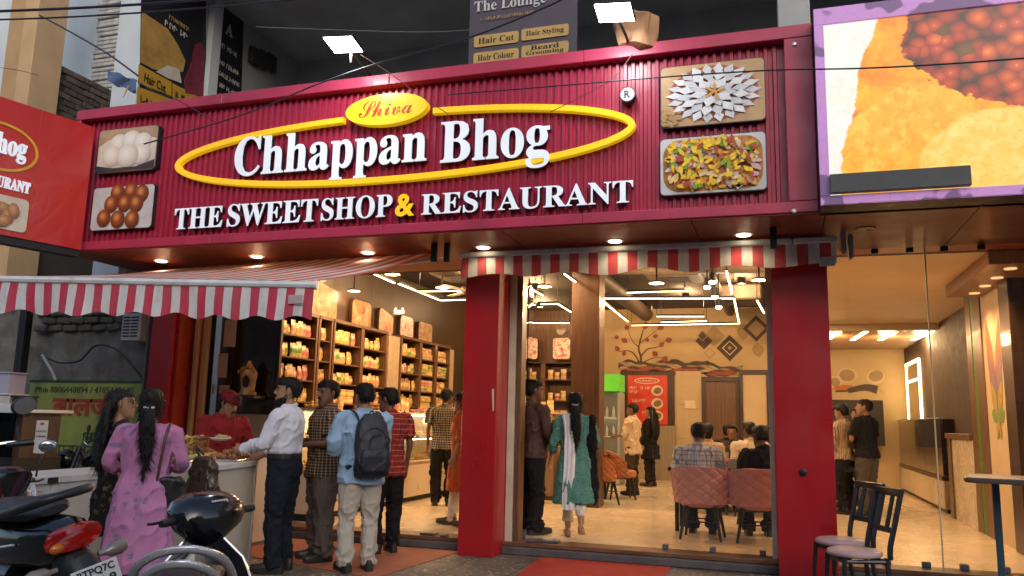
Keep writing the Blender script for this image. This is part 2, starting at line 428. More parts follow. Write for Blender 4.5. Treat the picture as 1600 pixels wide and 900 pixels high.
for a, b in ((edges[0], edges[1]), (edges[2], edges[3])):
    p = pane(a, b)
    for px in (1324, 1385, 1447, 1506, 1570):
        X = onY(px, 875, YG).x
        if a < X < b: clip(p, X, FZ+.008, .075, GRC)
    for px in (1366, 1421, 1475, 1533):
        X = onY(px, 388, YG).x
        if a < X < b: clip(p, X, SOF-.056, .065)
part('glass_joint', MB().box(x3-.006, x3+.006, YG-.008, YG+.008, FZ, SOF), M('joint', (.55, .45, .32), .4))
# soffit downlights
for i, (px, py) in enumerate([(252, 407), (401, 400), (575, 394), (755, 386), (961, 376), (1162, 366)]):
    q = onZ(px, py, SOF)
    where = ['above the far left of the striped awning', 'above the middle of the left awning', 'above the right part of the left awning', 'above the left end of the right awning', 'above the middle of the right awning', 'above the right end of the right awning'][i]
    d = thing('downlight', 'small round lit downlight in the red soffit '+where, 'light', (q.x, q.y, SOF), 0, 'soffit downlights')
    ob('trim_ring', MB().lathe([(.068, 0), (.092, 0), (.094, -.003), (.09, -.006), (.068, -.006)], 20, (0, 0, 0)), ALUW, d, False)
    ob('lens', MB().lathe([(.001, -.002), (.067, -.002), (.064, -.014), (.04, -.02), (.001, -.022)], 20), EM('warm_lens', (1, .78, .46), 6), d, False)
    bulb('downlight_lamp', d, Vector((q.x, q.y, SOF-.05)), 4.5, size=.05, typ='SPOT', spot=radians(150))
q = onZ(1352, 357, SOF)
tag(ob('downlight', MB().lathe([(.001, 0), (.09, 0), (.09, -.008), (.001, -.008)], 20, (q.x, q.y, SOF)), M('unlit_lens', (.12, .05, .03), .3)), 'unlit round downlight in the soffit under the picture screen', 'light')
# two black brackets hanging from the soffit
for i, (px, py) in enumerate(((679, 380), (699, 380), (1208, 355))):
    q = onZ(px, py, SOF); part('bracket', MB().box(q.x-.03, q.x+.03, q.y-.02, q.y+.02, SOF-.2, SOF, .004), BLACKM)

# ------------------------------------------------------------------ main signboard
SX0, SX1, SZ0, SZ1 = -7.88, .37, 3.215, 4.93
S = thing('main_signboard', 'long crimson corrugated signboard with white serif letters and a yellow oval', 'signboard', ((SX0+SX1)/2, YS, SZ0))
def sp(name, mb, m, parent=None, smooth=None): return ob(name, mb, m, parent or S, smooth=smooth)
sp('back_panel', MB().box(SX0+.02, SX1-.02, YS+.12, YS+.34, SZ0+.01, SZ1-.01), REDP)
def bar(x0, x1, z0, z1):
    n = max(1, int(round((x1-x0)/2.1))); w = (x1-x0)/n
    for i in range(n): sp('frame_bar', MB().box(x0+i*w+.0015, x0+(i+1)*w-.0015, YS, YS+.33, z0, z1, .006), REDF)
bar(SX0, SX1, SZ1-.12, SZ1); bar(SX0, SX1, SZ0, SZ0+.10)
sp('frame_bar', MB().box(SX0, SX0+.07, YS+.001, YS+.33, SZ0+.102, SZ1-.122, .006), REDF)
sp('frame_bar', MB().box(SX1-.24, SX1, YS+.001, YS+.33, SZ0+.102, SZ1-.122, .006), REDF)
pitch = .0752; rib = None; x = SX0+.085
while x < SX1-.29:
    if rib is None:
        rib = sp('rib', MB().add([(0, 0, 0)]*0, []), REDP) if False else link('rib', MB().prism([(0, .0), (.008, -.024), (.036, -.024), (.044, 0)], SZ1-SZ0-.226, lambda a, b, c: (a, b, c)).mesh('rib'), REDP)
        o = rib
    else: o = link('rib', rib.data)
    o.parent = S; o.matrix_parent_inverse = root_inv(S); o.location = (x, YS+.119, SZ0+.103); x += pitch
for px, py in ((1242, 69), (1241, 330)):
    q = onY(px, py, YS); sp('bolt', MB().lathe([(.001, 0), (.02, 0), (.022, .006), (.012, .012), (.001, .012)], 10, (q.x, YS, q.z), 'Y'), ALU)
WHL = M('white_acrylic', (.76, .81, .90), .22, var=.1, scale=2, bump=0, emis=(.82, .9, 1), es=.22)
YEL = M('yellow_acrylic', (.85, .50, .012), .28, var=.06, scale=2, bump=0, emis=(1, .62, .01), es=.3)
LSIDE = M('black_letter_side', (.02, .015, .02), .4)
YL = YS+.035
# yellow oval, built of eight tube lengths with joints
cl, cr = onY(274, 243, YL), onY(993, 194, YL); ct, cb = onY(790, 156, YL).z, onY(490, 293, YL).z
OC = Vector(((cl.x+cr.x)/2, YL, (ct+cb)/2)); OA, OB = (cr.x-cl.x)/2-.035, (ct-cb)/2-.03
plL, plR = onY(541, 175, YL-.02), onY(668, 168, YL-.02)
def oval(t):
    c, s_ = cos(t), sin(t); return (OA*math.copysign(abs(c)**.94, c), OB*math.copysign(abs(s_)**1.06, s_))
segs = 8
for k in range(segs):
    ts = [2*pi*(k+.002+.996*i/26)/segs+.35 for i in range(27)]
    for clipped in (0, 1):
        pts = [oval(t) for t in ts]
        keep = [p for p in pts if not (p[1] > 0 and plL.x-.0 < OC.x+p[0] < plR.x+.0)]
    runs = []; cur = []
    for p in pts:
        if p[1] > 0 and plL.x+.02 < OC.x+p[0] < plR.x-.02:
            if len(cur) > 1: runs.append(cur)
            cur = []
        else: cur.append(p)
    if len(cur) > 1: runs.append(cur)
    for run in runs:
        mb = MB(); rings = []
        for i, (a, b) in enumerate(run):
            a2, b2 = run[min(i+1, len(run)-1)]; a1, b1 = run[max(i-1, 0)]
            n = Vector((b2-b1, 0, -(a2-a1))).normalized()*.033
            c = OC+Vector((a, 0, b))
            rings.append([c+n+Vector((0, .055, 0)), c+n*1.0, c+n*.8+Vector((0, -.006, 0)), c-n*.8+Vector((0, -.006, 0)), c-n, c-n+Vector((0, .055, 0))])
        mb.loft(rings); sp('oval_segment', mb, YEL, smooth=True)
plc = (plL+plR)/2; plc.z = onY(604, 171, YL-.02).z; pa = (plR.x-plL.x)/2; pb = (onY(604, 147, YL).z-onY(604, 195, YL).z)/2
pts = [(pa*cos(2*pi*i/40), pb*sin(2*pi*i/40)) for i in range(40)]
np_ = sp('name_plate', MB().prism(pts, .085, lambda a, b, c: (plc.x+a, YL-.035+c, plc.z+b)), YEL)
lettering(serif('Shiva', 0x1D4D0), (plc.x-pa*.66, YL-.0352, plc.z-pb*.42), (1, 0, 0), (0, 0, 1), pa*1.3, pb*1.02, .004, M('red_print', (.55, .02, .01), .4), np_, bold=-.004)
def sign_word(txt, x0, x1, yb0, yb1, yt0, m, bold=.012, desc=0, cap=1.0):
    a, b = onY(x0, yb0, YL-.02), onY(x1, yb1, YL-.02); h = onY(x0, yt0, YL-.02).z-a.z
    z = (a.z+b.z)/2
    fr = lettering(txt, (a.x, YL+.0, z-desc), (1, 0, 0), (0, 0, 1), b.x-a.x, h+desc, .012, m, S, 'letter', bold=bold, each=True)
    bk = lettering(txt, (a.x+.001, YL+.056, z-desc+.001), (1, 0, 0), (0, 0, 1), b.x-a.x-.002, h+desc-.002, .055, LSIDE, S, 'letter_back', bold=bold)
sign_word(serif('Chhappan'), 364, 665, 267, 251, 211, WHL, .006, .155)
sign_word(serif('Bhog'), 687, 858, 247, 239, 188, WHL, .006, .155)
for w_, x0, x1, yb0, yb1, yt0 in [('THE', 270, 345, 358, 354, 326), ('SWEET', 353, 494, 354, 346, 319), ('SHOP', 500, 611, 346, 337, 311), ('RESTAURANT', 657, 989, 335, 317, 302)]:
    sign_word(serif(w_), x0, x1, yb0, yb1, yt0, WHL, .002)
sign_word('&', 616, 646, 338, 337, 303, YEL, .025)
q = onY(981, 149, YL)
rm = sp('registered_mark', MB().lathe([(.001, .05), (.062, .05), (.066, .045), (.066, -.02), (.001, -.02)], 24, (q.x, YL+.02, q.z), 'Y'), M('white_disc', (.8, .8, .8), .3, emis=(1, 1, 1), es=.15))
sp('rim', MB().lathe([(.067, .045), (.075, .045), (.075, -.03), (.067, -.03)], 24, (q.x, YL+.02, q.z), 'Y'), LSIDE, rm)
lettering('R', (q.x-.028, YL-.031, q.z-.036), (1, 0, 0), (0, 0, 1), .056, .072, .004, LSIDE, rm, bold=.02)

# picture panels on the sign -------------------------------------------------
def rrect(w, h, r, n=5):
    out = []
    for cx, cy, a0 in ((w/2-r, h/2-r, 0), (-w/2+r, h/2-r, pi/2), (-w/2+r, -h/2+r, pi), (w/2-r, -h/2+r, 1.5*pi)):
        out += [(cx+r*cos(a0+pi/2*i/n), cy+r*sin(a0+pi/2*i/n)) for i in range(n+1)]
    return out
def pic(x0, y0, x1, y1, face, Y=YS+.04):
    a, b = onY(x0, y1, Y), onY(x1, y0, Y); c = (a+b)/2; w, h = b.x-a.x, b.z-a.z
    # pixel corners of a slanted rectangle: keep true width, take height from the middle
    h = abs(onY((x0+x1)/2, y0+ (y1-y0)*.04, Y).z-onY((x0+x1)/2, y1-(y1-y0)*.04, Y).z)
    p = sp('picture_panel', MB().prism(rrect(w, h, .045), .075, lambda a_, b_, d: (c.x+a_, Y+d, c.z+b_)), LSIDE)
    f = sp('picture', MB().prism(rrect(w-.016, h-.016, .04), .004, lambda a_, b_, d: (c.x+a_, Y-.004+d, c.z+b_)), face, p)
    return p, c, w, h, Y-.004
def flat(name, polys, m, parent, c, Y):
    mb = MB()
    for k, poly in enumerate(polys): mb.prism(poly, .0012, lambda a_, b_, d, k=k: (c.x+a_, Y-.0013-.0004*(k % 24)+d, c.z+b_))
    o = sp(name, mb, m, parent)
    if len(polys) > 1: o['kind'] = 'stuff'
    return o
def disc(cx, cy, rx, ry, n=18, rot=0): return [(cx+rx*cos(t)*cos(rot)-ry*sin(t)*sin(rot), cy+rx*cos(t)*sin(rot)+ry*sin(t)*cos(rot)) for t in [2*pi*i/n for i in range(n)]]
def PRINT(name, c, var=.15, sc=8): return M('print_'+name, c, .35, var=var, scale=sc, bump=0)
def ballm(name, c1, c2, c3):
    t = NT(name); g = t.co('Generated', loc=(-.42, 0, -.62)); nd = t.n('ShaderNodeVectorMath', operation='LENGTH'); mp = t.n('ShaderNodeMapping'); mp.inputs['Scale'].default_value = (1, 0, 1); t.l(g, mp.inputs[0]); t.l(mp.outputs[0], nd.inputs[0])
    t.set(Base_Color=t.ramp(nd.outputs['Value'], [(.03, c1), (.3, c2), (.62, c3)]), Roughness=.35); return reg(t)
# milk balls
p, c, w, h, Y = pic(149, 196, 249, 271, PRINT('blur_warm', (.5, .33, .2), .35, 5))
flat('printed_bowl', [[(-w*.48, -h*.44), (w*.48, -h*.44), (w*.48, h*.2), (w*.2, h*.3), (-w*.3, h*.26), (-w*.48, h*.12)]], PRINT('cream', (.72, .66, .55)), p, c, Y)
wb = ballm('print_white_ball', (.9, .88, .82), (.78, .74, .66), (.5, .45, .37))
for i, (a, b, r) in enumerate([(-.12, .08, .13), (.06, .1, .14), (.22, .07, .13), (-.2, -.07, .14), (.22, -.07, .14), (.03, -.08, .155)]):
    flat('printed_sweet', [disc(a, b, r, r*.9)], wb, p, c, Y-.002-.0015*i)
flat('printed_bowl_rim', [[(-w*.49, -h*.32), (-w*.2, -h*.40), (w*.2, -h*.40), (w*.49, -h*.28), (w*.49, -h*.46), (-w*.49, -h*.47)]], PRINT('dark_bowl', (.04, .045, .06)), p, c, Y-.013)
# brown syrup balls
p, c, w, h, Y = pic(140, 287, 243, 361, PRINT('plate', (.62, .6, .6), .25, 4))
bb = ballm('print_brown_ball', (.72, .30, .10), (.27, .06, .014), (.09, .018, .005))
for i, (a, b) in enumerate([(-.07, .16), (.09, .16), (.22, .13), (-.13, .04), (.03, .04), (.17, .03), (-.2, -.1), (-.03, -.12), (.14, -.13)]):
    flat('printed_sweet', [disc(a*1.2+.0, b*1.15, .1, .105)], bb, p, c, Y-.0015*i)
# diamond sweets in a flower
p, c, w, h, Y = pic(1032, 92, 1195, 198, PRINT('tan_board', (.5, .31, .15), .35, 3))
flat('printed_plate', [disc(.01, 0, w*.43, h*.45)], PRINT('terracotta_plate', (.33, .09, .04)), p, c, Y)
flat('printed_nuts', [disc(-w*.42+rnd.uniform(-.05, .1), -h*.36+rnd.uniform(-.06, .08), .025, .017, 7, rnd.uniform(0, 3)) for _ in range(26)], PRINT('nuts', (.45, .26, .1), .5, 30), p, c, Y-.002)
for ringi, (n, r0, r1, wd) in enumerate([(22, .62, 1.02, .11), (16, .38, .8, .13), (11, .1, .52, .13)]):
    for par in (0, 1):
        polys = []
        for k in range(par, n, 2):
            t = 2*pi*(k+ringi*.4)/n; e = Vector((cos(t), sin(t))); o_ = Vector((-sin(t), cos(t)))
            s2 = lambda v: (v.x*w*.45+.01, v.y*h*.47-.0)
            polys.append([s2(e*r0), s2(e*((r0+r1)/2)+o_*wd), s2(e*r1), s2(e*((r0+r1)/2)-o_*wd)])
        flat('printed_sweet', polys, PRINT('silver_white' if par else 'pale_grey', (.74, .74, .76) if par else (.60, .60, .63), .2, 14), p, c, Y-.004-.010*ringi-.005*par)
flat('printed_saffron', [disc(.03+.05*cos(t), .0+.04*sin(t), .05, .012, 8, t) for t in (0.3, 1.6, 2.6, 3.7, 5.0)], PRINT('saffron', (.65, .3, .04)), p, c, Y-.036)
# mixed snack
p, c, w, h, Y = pic(1031, 206, 1197, 305, PRINT('grey_plate', (.6, .6, .62), .15, 3))
flat('printed_mound', [[(a*.93, b*.9) for a, b in rrect(w, h, .16)]], PRINT('orange_mix', (.5, .2, .03), .6, 25), p, c, Y)
for i, (nm, col, n, s1, s2) in enumerate([('rust', (.5, .11, .02), 70, .04, .016), ('gold', (.85, .42, .02), 110, .05, .022), ('onion', (.75, .5, .52), 30, .042, .02), ('cream2', (.85, .68, .34), 40, .04, .016), ('leaf', (.22, .46, .03), 16, .045, .022), ('yolk', (.95, .6, .02), 80, .034, .016), ('tomato', (.5, .05, .03), 24, .03, .016)]):
    polys = []
    for _ in range(n):
        t, r = rnd.uniform(0, 6.28), sqrt(rnd.random())*.97
        k = rnd.uniform(.7, 1.3); pw_ = (abs(cos(t))**4+abs(sin(t))**4)**-.25; r *= pw_*.97
        polys.append([(a+rnd.uniform(-.006, .006), b+rnd.uniform(-.006, .006)) for a, b in disc(r*cos(t)*w*.44, r*sin(t)*h*.45, s1*k, s2*k, 7, rnd.uniform(0, 3.1))])
    flat('printed_piece', polys, PRINT(nm, col, .4, 20), p, c, Y-.002-.0098*i)

# ------------------------------------------------------------------ side signboard on the left wing
A0, A1 = Vector((-7.50, 7.12, 0)), Vector((-7.98, 5.15, 0))
dirn = (A0-A1).normalized(); nrm = Vector((dirn.y, -dirn.x, 0))
Q = thing('side_signboard', 'plain red signboard set at an angle beside the main one, cut off by the frame', 'signboard', (A0.x, A0.y, 3.2))
Lw = (A0-A1).length
def sidep(u, z, d=0): return A0-dirn*u+Vector((0, 0, z))+nrm*d
def side_box(name, u0, u1, z0, z1, d0, d1, m, par=None):
    vs_ = [sidep(u, z, d) for u in (u0, u1) for z in (z0, z1) for d in (d0, d1)]
    return ob(name, MB().add(vs_, [(0, 1, 3, 2), (4, 6, 7, 5), (0, 4, 5, 1), (2, 3, 7, 6), (0, 2, 6, 4), (1, 5, 7, 3)]), m, par or Q)
REDS = M('red_flex', (.50, .02, .018), .33, var=.1, scale=1.5, bump=.03, bscale=5, coat=.3)
side_box('board_panel', 0, .60, 3.2, 4.66, -.12, 0, REDS); side_box('board_panel', .608, Lw, 3.2, 4.66, -.12, 0, REDS)
side_box('seam', .6, .608, 3.2, 4.66, -.1, -.004, M('seam', (.45, .12, .05), .5))
YEL2 = M('yellow_print', (.7, .38, .01), .35, bump=0)
def side_map(u, z, d): return sidep(u, z, d)
ou, oz, oa, obb = .99, 4.13, .37, .235
rings = []
for i in range(36):
    t = 2*pi*i/36; a, b = cos(t), sin(t)
    rings.append([sidep(ou-(oa+k)*a, oz+(obb+k)*b, dd) for k, dd in ((.0, .001), (.0, .012), (.028, .012), (.028, .001))])
ob('oval_ring', MB().loft(rings, False, True), YEL2, Q)
ex = dirn; 
lettering(serif('Bhog'), sidep(1.16, 3.99, .003), ex, (0, 0, 1), .44, .29, .02, WHL, Q, 'letter', .02, True)
lettering(serif('RESTAURANT'), sidep(1.30, 3.69, .003), ex, (0, 0, 1), .66, .125, .02, WHL, Q, 'letter', .015, True)
pp = [(u, z) for u, z in rrect(.66, .36, .05)]
sf = ob('picture', MB().prism(pp, .012, lambda u, z, d: sidep(.96-u, 3.44+z, .001+d)), PRINT('ivory', (.62, .56, .45)), Q)
bp = ballm('print_nut_ball', (.6, .33, .14), (.42, .2, .08), (.22, .08, .03))
for i in range(11):
    a, b = .22*cos(i*2.4)*sqrt(i/11), .11*sin(i*2.4)*sqrt(i/11)
    ob('printed_sweet', MB().prism(disc(a, b, .085, .06, 12, i), .0012, lambda u, z, d, i=i: sidep(.96-u, 3.44+z, .0135+.0015*i+d)), bp, sf)
side_box('lower_trim', 0, Lw, 3.12, 3.198, -.16, -.02, BLACKM)

# ------------------------------------------------------------------ picture screen on the right
def screen_mat():
    t = NT('screen_picture'); o = t.sep(t.co('Object'))
    u, v = o[0], o[2]                       # metres on the screen
    n = t.noise(t.co('Object'), 3.2, 5, .6); n2 = t.noise(t.co('Object'), 14, 4, .6)
    wob = t.math('ADD', t.math('MULTIPLY', t.math('SUBTRACT', n, .5), .35), t.math('MULTIPLY', t.math('SUBTRACT', t.noise(t.co('Object', loc=(3, 0, 1)), 9, 5, .6), .5), .22))
    def ell(cx, cz, rx, rz, w=1.0):
        a = t.math('DIVIDE', t.math('SUBTRACT', u, cx), rx); b = t.math('DIVIDE', t.math('SUBTRACT', v, cz), rz)
        d = t.math('SQRT', t.math('ADD', t.math('MULTIPLY', a, a), t.math('MULTIPLY', b, b)))
        return t.math('ADD', d, t.math('MULTIPLY', wob, w))
    white = t.mix(t.ramp(n2, [(.3, 0.), (.7, 1.)]), (.80, .72, .62), (.90, .85, .78))
    inner = t.mix(t.ramp(n, [(.38, 0.), (.62, 1.)]), (.74, .20, .004), (.93, .45, .015))
    fine = t.noise(t.co('Object'), 11, 4, .5, .8)
    crust = t.mix(t.ramp(fine, [(.3, 0.), (.7, 1.)]), (.84, .33, .012), (.93, .47, .04)); crust = t.mix(t.ramp(n2, [(.5, 0.), (.75, .75)]), crust, (.98, .62, .12))
    vc = t.n('ShaderNodeTexVoronoi'); vc.inputs['Scale'].default_value = 7.2; vc.inputs['Randomness'].default_value = .85; t.l(t.co('Object', (1.15, 1, 1.3), rot=(0, .5, 0)), vc.inputs['Vector'])
    dd = t.math('ADD', vc.outputs['Distance'], t.math('MULTIPLY', t.math('SUBTRACT', n2, .5), .12))
    bean = t.ramp(dd, [(.02, (.85, .26, .10)), (.09, (.55, .085, .02)), (.40, (.38, .035, .01)), (.62, (.2, .02, .007)), (.82, (.05, .009, .005))])
    sp_ = t.sep(vc.outputs['Color']); bean = t.mix(t.ramp(sp_[0], [(.55, 0.), (.8, .6)]), bean, t.mix(1.0, bean, (1.7, 2.6, 1.6), 'MULTIPLY'))
    bean = t.mix(t.ramp(sp_[1], [(.95, 0.), (.97, .8)]), bean, (.05, .05, .01))
    col = t.mix(t.ramp(ell(1.52, 3.75, .88, 1.5, .3), [(.0, 1.), (.985, 1.), (1., 0.)]), white, inner)
    col = t.mix(t.ramp(ell(2.08, 4.56, 1.02, .66, .9), [(.0, 1.), (.985, 1.), (1., 0.)]), col, bean)
    col = t.mix(t.ramp(ell(1.12, 3.38, .60, .80, .8), [(.0, 1.), (.98, 1.), (1., 0.)]), col, crust)
    col = t.mix(t.ramp(ell(1.72, 3.40, .62, .52, .5), [(.0, 1.), (.97, 1.), (1., 0.)]), col, t.mix(t.ramp(fine, [(.3, 0.), (.7, 1.)]), (.90, .46, .05), (.97, .64, .18)))
    scan = t.math('MULTIPLY_ADD', t.math('SINE', t.math('MULTIPLY', v, 640)), .05, .95)
    t.set(Base_Color=(.02, .02, .02), Emission_Color=t.mix(1.0, col, scan, 'MULTIPLY'), Emission_Strength=.92, Roughness=.3); return reg(t)
YD = 6.95; DX0, DX1, DZ0, DZ1 = .372, 3.3, 3.20, 4.92
D = thing('picture_screen', 'large lit screen showing fried bread and red beans, framed in purple print', 'screen', ((DX0+DX1)/2, YD, DZ0))
ob('cabinet', MB().box(DX0, DX1, YD+.02, YD+.35, DZ0, DZ1, .004), BLACKM, D)
ob('display', MB().box(DX0+.075, DX1-.075, YD+.004, YD+.019, DZ0+.075, DZ1-.15, 0), screen_mat(), D)
def purple():
    t = NT('purple_print'); v = t.co('Object'); n = t.vor(v, 4); b = t.noise(v, 2.5, 2)
    c = t.mix(t.ramp(b, [(.56, 0.), (.58, 1.)]), (.52, .25, .58), (.17, .09, .22))
    c = t.mix(t.ramp(t.vor(v, 7, 'DISTANCE_TO_EDGE'), [(.0, .5), (.012, 0.)]), c, (.2, .09, .28))
    t.set(Base_Color=c, Roughness=.4, Emission_Color=c, Emission_Strength=.25); return reg(t)
PUR = purple()
for x0, x1, z0, z1 in ((DX0, DX1, DZ1-.15, DZ1), (DX0, DX1, DZ0, DZ0+.075), (DX0, DX0+.075, DZ0+.0755, DZ1-.1505), (DX1-.075, DX1, DZ0+.0755, DZ1-.1505)):
    ob('frame', MB().box(x0, x1, YD-.012, YD+.0195, z0, z1, .003), PUR, D)
a, b = onY(1297, 304, YD), onY(1514, 258, YD)
ob('control_box', MB().box(a.x, b.x, YD-.06, YD+.003, a.z-.003, a.z+.155, .004), M('slate_box', (.055, .06, .068), .5, var=.1), D)

# ------------------------------------------------------------------ awnings
def stripes(name, freq, axis, c1, c2, phase=0.0, dirty=.35):
    t = NT(name); o = t.sep(t.co('Object'))
    w = t.math('FRACT', t.math('ADD', t.math('MULTIPLY', o[axis], freq), phase))
    base = t.mix(t.ramp(w, [(0, 0.), (.499, 0.), (.5, 1.)], 'CONSTANT'), c1, c2)
    n = t.noise(t.co('Object', (4, 4, 1.2)), 3, 6, .65)
    base = t.mix(t.ramp(n, [(.42, 0.), (.8, dirty)]), base, (.2, .19, .19))
    t.set(Base_Color=base, Roughness=.8, Subsurface_Weight=0)
    tr = t.n('ShaderNodeBsdfTranslucent'); t.l(base, tr.inputs[0]); mx = t.n('ShaderNodeMixShader'); mx.inputs[0].default_value = .2
    out = [n_ for n_ in t.t.nodes if n_.type == 'OUTPUT_MATERIAL'][0]; t.l(t.b.outputs[0], mx.inputs[1]); t.l(tr.outputs[0], mx.inputs[2]); t.l(mx.outputs[0], out.inputs[0])
    t.bump(t.noise(t.co('Object', (60, 60, 60)), 10, 2), .1, .002); return reg(t)
def valance(x0, x1, ztop, drop, yoff, nsc, zslope=0, ampl=.03, seed=1):
    """rows of a hanging scalloped cloth, in local x / z, gently waving"""
    g = []; nx = int((x1-x0)/.03)
    for j in range(7):
        row = []
        for i in range(nx+1):
            x = x0+(x1-x0)*i/nx; t = j/6
            d = drop+ampl*sin(2*pi*nsc*(x-x0)/(x1-x0)+seed)+.022*mnoise.noise((x*2, seed, 0))
            y = yoff+.05*t*mnoise.noise((x*2.4, t*.6, seed))+.014*t*sin(x*9+seed)+.018*t*mnoise.noise((x*8, t*1.5, seed+4))
            row.append((x, y, ztop-d*t))
        g.append(row)
    return MB().sheet(g)
# right awning, rolled in
AY = 8.04; az = 3.115
a0, a1 = onY(718, 397, AY).x, onY(1308, 370, AY).x
R_ = thing('rolled_awning', 'rolled up red and grey striped awning between the two red pillars', 'awning', ((a0+a1)/2, AY, az))
ob('front_rail', MB().box(a0, a1-.4, AY-.03, AY+.03, az, az+.06, .012), ALUW, R_); ob('front_rail', MB().box(a1-.392, a1, AY-.03, AY+.03, az, az+.06, .012), ALUW, R_)
ob('fabric_roll', MB().tube([(a0+.1, AY+.12, az+.02), (a1-.02, AY+.12, az+.02)], .055, 14), stripes('stripe_roll', 4.95, 0, (.5, .05, .07), (.6, .62, .65)), R_, smooth=True)
sv = stripes('stripe_right', 4.95, 0, (.52, .055, .08), (.62, .64, .67), dirty=.45)
ob('valance', valance(a0+.03, a1-.01, az, .205, AY-.005, 4.5, ampl=.02, seed=2.2), sv, R_, smooth=True)
q = onY(1292, 410, AY); ob('patch', MB().box(q.x-.07, q.x+.07, AY-.03, AY-.022, q.z-.04, q.z+.05, .003), M('grey_patch', (.42, .46, .5), .8), R_)
for dx, zz in ((.03, .02), (.09, -.03)):
    ob('end_bracket', MB().box(a1+dx, a1+dx+.045, AY-.05, AY+.06, az-.13+zz, az+.1+zz, .015), M('grey_plastic', (.22, .23, .24), .5), R_)
ob('arm', MB().tube([(a0+.05, AY+.1, az-.02), (a0+1.6, AY+.2, az-.03), (a0+.2, AY+.3, az-.03)], .018), ALUW, R_)
# left awning, let out over the counter
Lr, Ll = onY(491, 449, 6.30), onY(-60, 438, 5.62)
Br, Bl = Vector((onY(694, 398, 8.30).x, 8.30, onY(694, 398, 8.30).z)), Vector((-7.55, 8.30, 3.13))
L_ = thing('open_awning', 'large red and white striped awning let out over the snack counter', 'awning', (Lr.x, Lr.y, Lr.z))
t = NT('stripe_canopy'); uvn = t.n('ShaderNodeUVMap'); o = t.sep(uvn.outputs[0])
w_ = t.math('FRACT', t.math('MULTIPLY', o[0], 20.5))
base = t.mix(t.ramp(w_, [(0, 0.), (.5, 1.)], 'CONSTANT'), (.66, .13, .11), (.78, .74, .68))
nn = t.noise(t.co('Object', (1, 1, 1)), 2.2, 6, .65); base = t.mix(t.ramp(nn, [(.45, 0.), (.8, .4)]), base, (.3, .25, .23))
t.set(Base_Color=base, Roughness=.8); tr = t.n('ShaderNodeBsdfTranslucent'); t.l(base, tr.inputs[0]); mx = t.n('ShaderNodeMixShader'); mx.inputs[0].default_value = .42
out = [n_ for n_ in t.t.nodes if n_.type == 'OUTPUT_MATERIAL'][0]; t.l(t.b.outputs[0], mx.inputs[1]); t.l(tr.outputs[0], mx.inputs[2]); t.l(mx.outputs[0], out.inputs[0]); t.bump(nn, .2, .02); reg(t)
g = []; uvs = []
NU, NV = 60, 16
for j in range(NV+1):
    row = []
    for i in range(NU+1):
        u, v = i/NU, j/NV
        p = (Bl.lerp(Br, u)).lerp(Ll.lerp(Lr, u), v); sag = -.05*sin(pi*v)-.015*sin(pi*v)*mnoise.noise((u*9, v*2, 3)); row.append(p+Vector((0, 0, sag+.055*(1-0)))); uvs.append((u, v))
    g.append(row)
cme = MB().sheet(g); co_ = ob('canopy', cme, MATS['stripe_canopy'], L_, smooth=True)
uvl = co_.data.uv_layers.new(name='UVMap'); co_.data.update()
for lp in co_.data.loops: uvl.data[lp.index].uv = uvs[lp.vertex_index]
dv = (Lr-Ll).normalized()
ob('front_rail', MB().tube([Ll+Vector((0, 0, .02)), Lr+Vector((0, 0, .02))], .032, 8, flat=1.0, up=(0, 0, 1)), ALUW, L_)
ob('rail_cap', MB().tube([Lr+Vector((0, 0, .02)), Lr+dv*.03+Vector((0, 0, .02))], .042, 10), ALUW, L_)
vl = (Lr-Ll).length
vo = ob('valance', valance(0, vl, 0, .30, 0, 9, ampl=.022, seed=.6), stripes('stripe_left', 20.5/vl, 0, (.48, .035, .085), (.62, .65, .69), dirty=.4), L_, world=False, smooth=True)
vo.matrix_parent_inverse = root_inv(L_); vo.matrix_basis = Matrix.Translation(Ll) @ Matrix(((dv.x, -dv.y, 0, 0), (dv.y, dv.x, 0, 0), (dv.z, 0, 1, 0), (0, 0, 0, 1)))
for u in (.06, .97):
    pA, pB = Bl.lerp(Br, u)+Vector((0, .1, -.02)), Ll.lerp(Lr, u)+Vector((0, 0, .02))
    mid = (pA+pB)/2+Vector((-.7 if u > .5 else .7, 0, -.02)); ob('folding_arm', MB().tube([pA, mid, pB], .02, 8), ALUW, L_)
ob('cassette', MB().tube([Bl+Vector((0, .06, .03)), Br+Vector((.12, .06, .03))], .05, 10), ALUW, L_)
q = Ll.lerp(Lr, .965); ob('patch', MB().box(q.x-.09, q.x+.06, q.y-.06, q.y-.05, q.z-.16, q.z-.08, .004), M('pale_patch', (.5, .38, .42), .8), L_)
# ================================================================== UPPER FLOOR AND NEIGHBOURS
XB = -8.38
U = thing('upper_storey', 'dim open upper storey with grey ceiling above the crimson signboard', 'building', (-3, 9, 4.5))
UG = M('grey_upper_plaster', (.40, .43, .46), .85, var=.25, scale=1.2, bump=.2, dirt=(.3, .31, .33))
UD = M('dark_upper_wall', (.11, .105, .105), .8, var=.25, scale=1.5)
ob('ceiling', MB().box(-8.37, 4.5, 8.0, 13.2, 7.9, 8.1), UG, U)
ob('back_wall', MB().box(-8.37, 4.5, 13.0, 13.2, 4.5, 7.9), UD, U)
ob('beam', MB().box(-8.37, 4.5, 12.4, 12.7, 7.4, 7.899), UG, U)
q0, q1 = onY(1215, 30, 8.6).x, onY(1266, 30, 8.6).x
ob('column', MB().box(q0, q1, 8.6, 8.95, 4.5, 7.899, .01), M('pale_column', (.38, .40, .41), .8, var=.15, scale=2), U)
for px in (415, 428, 440):
    q = onX(px-20, 90+(px-415)*.4, XB); ob('meter_box', MB().box(XB+.001, XB+.1, q.y-.14, q.y+.1, q.z-.15, q.z+.15, .01), M('dark_plastic', (.04, .04, .042), .5), U)
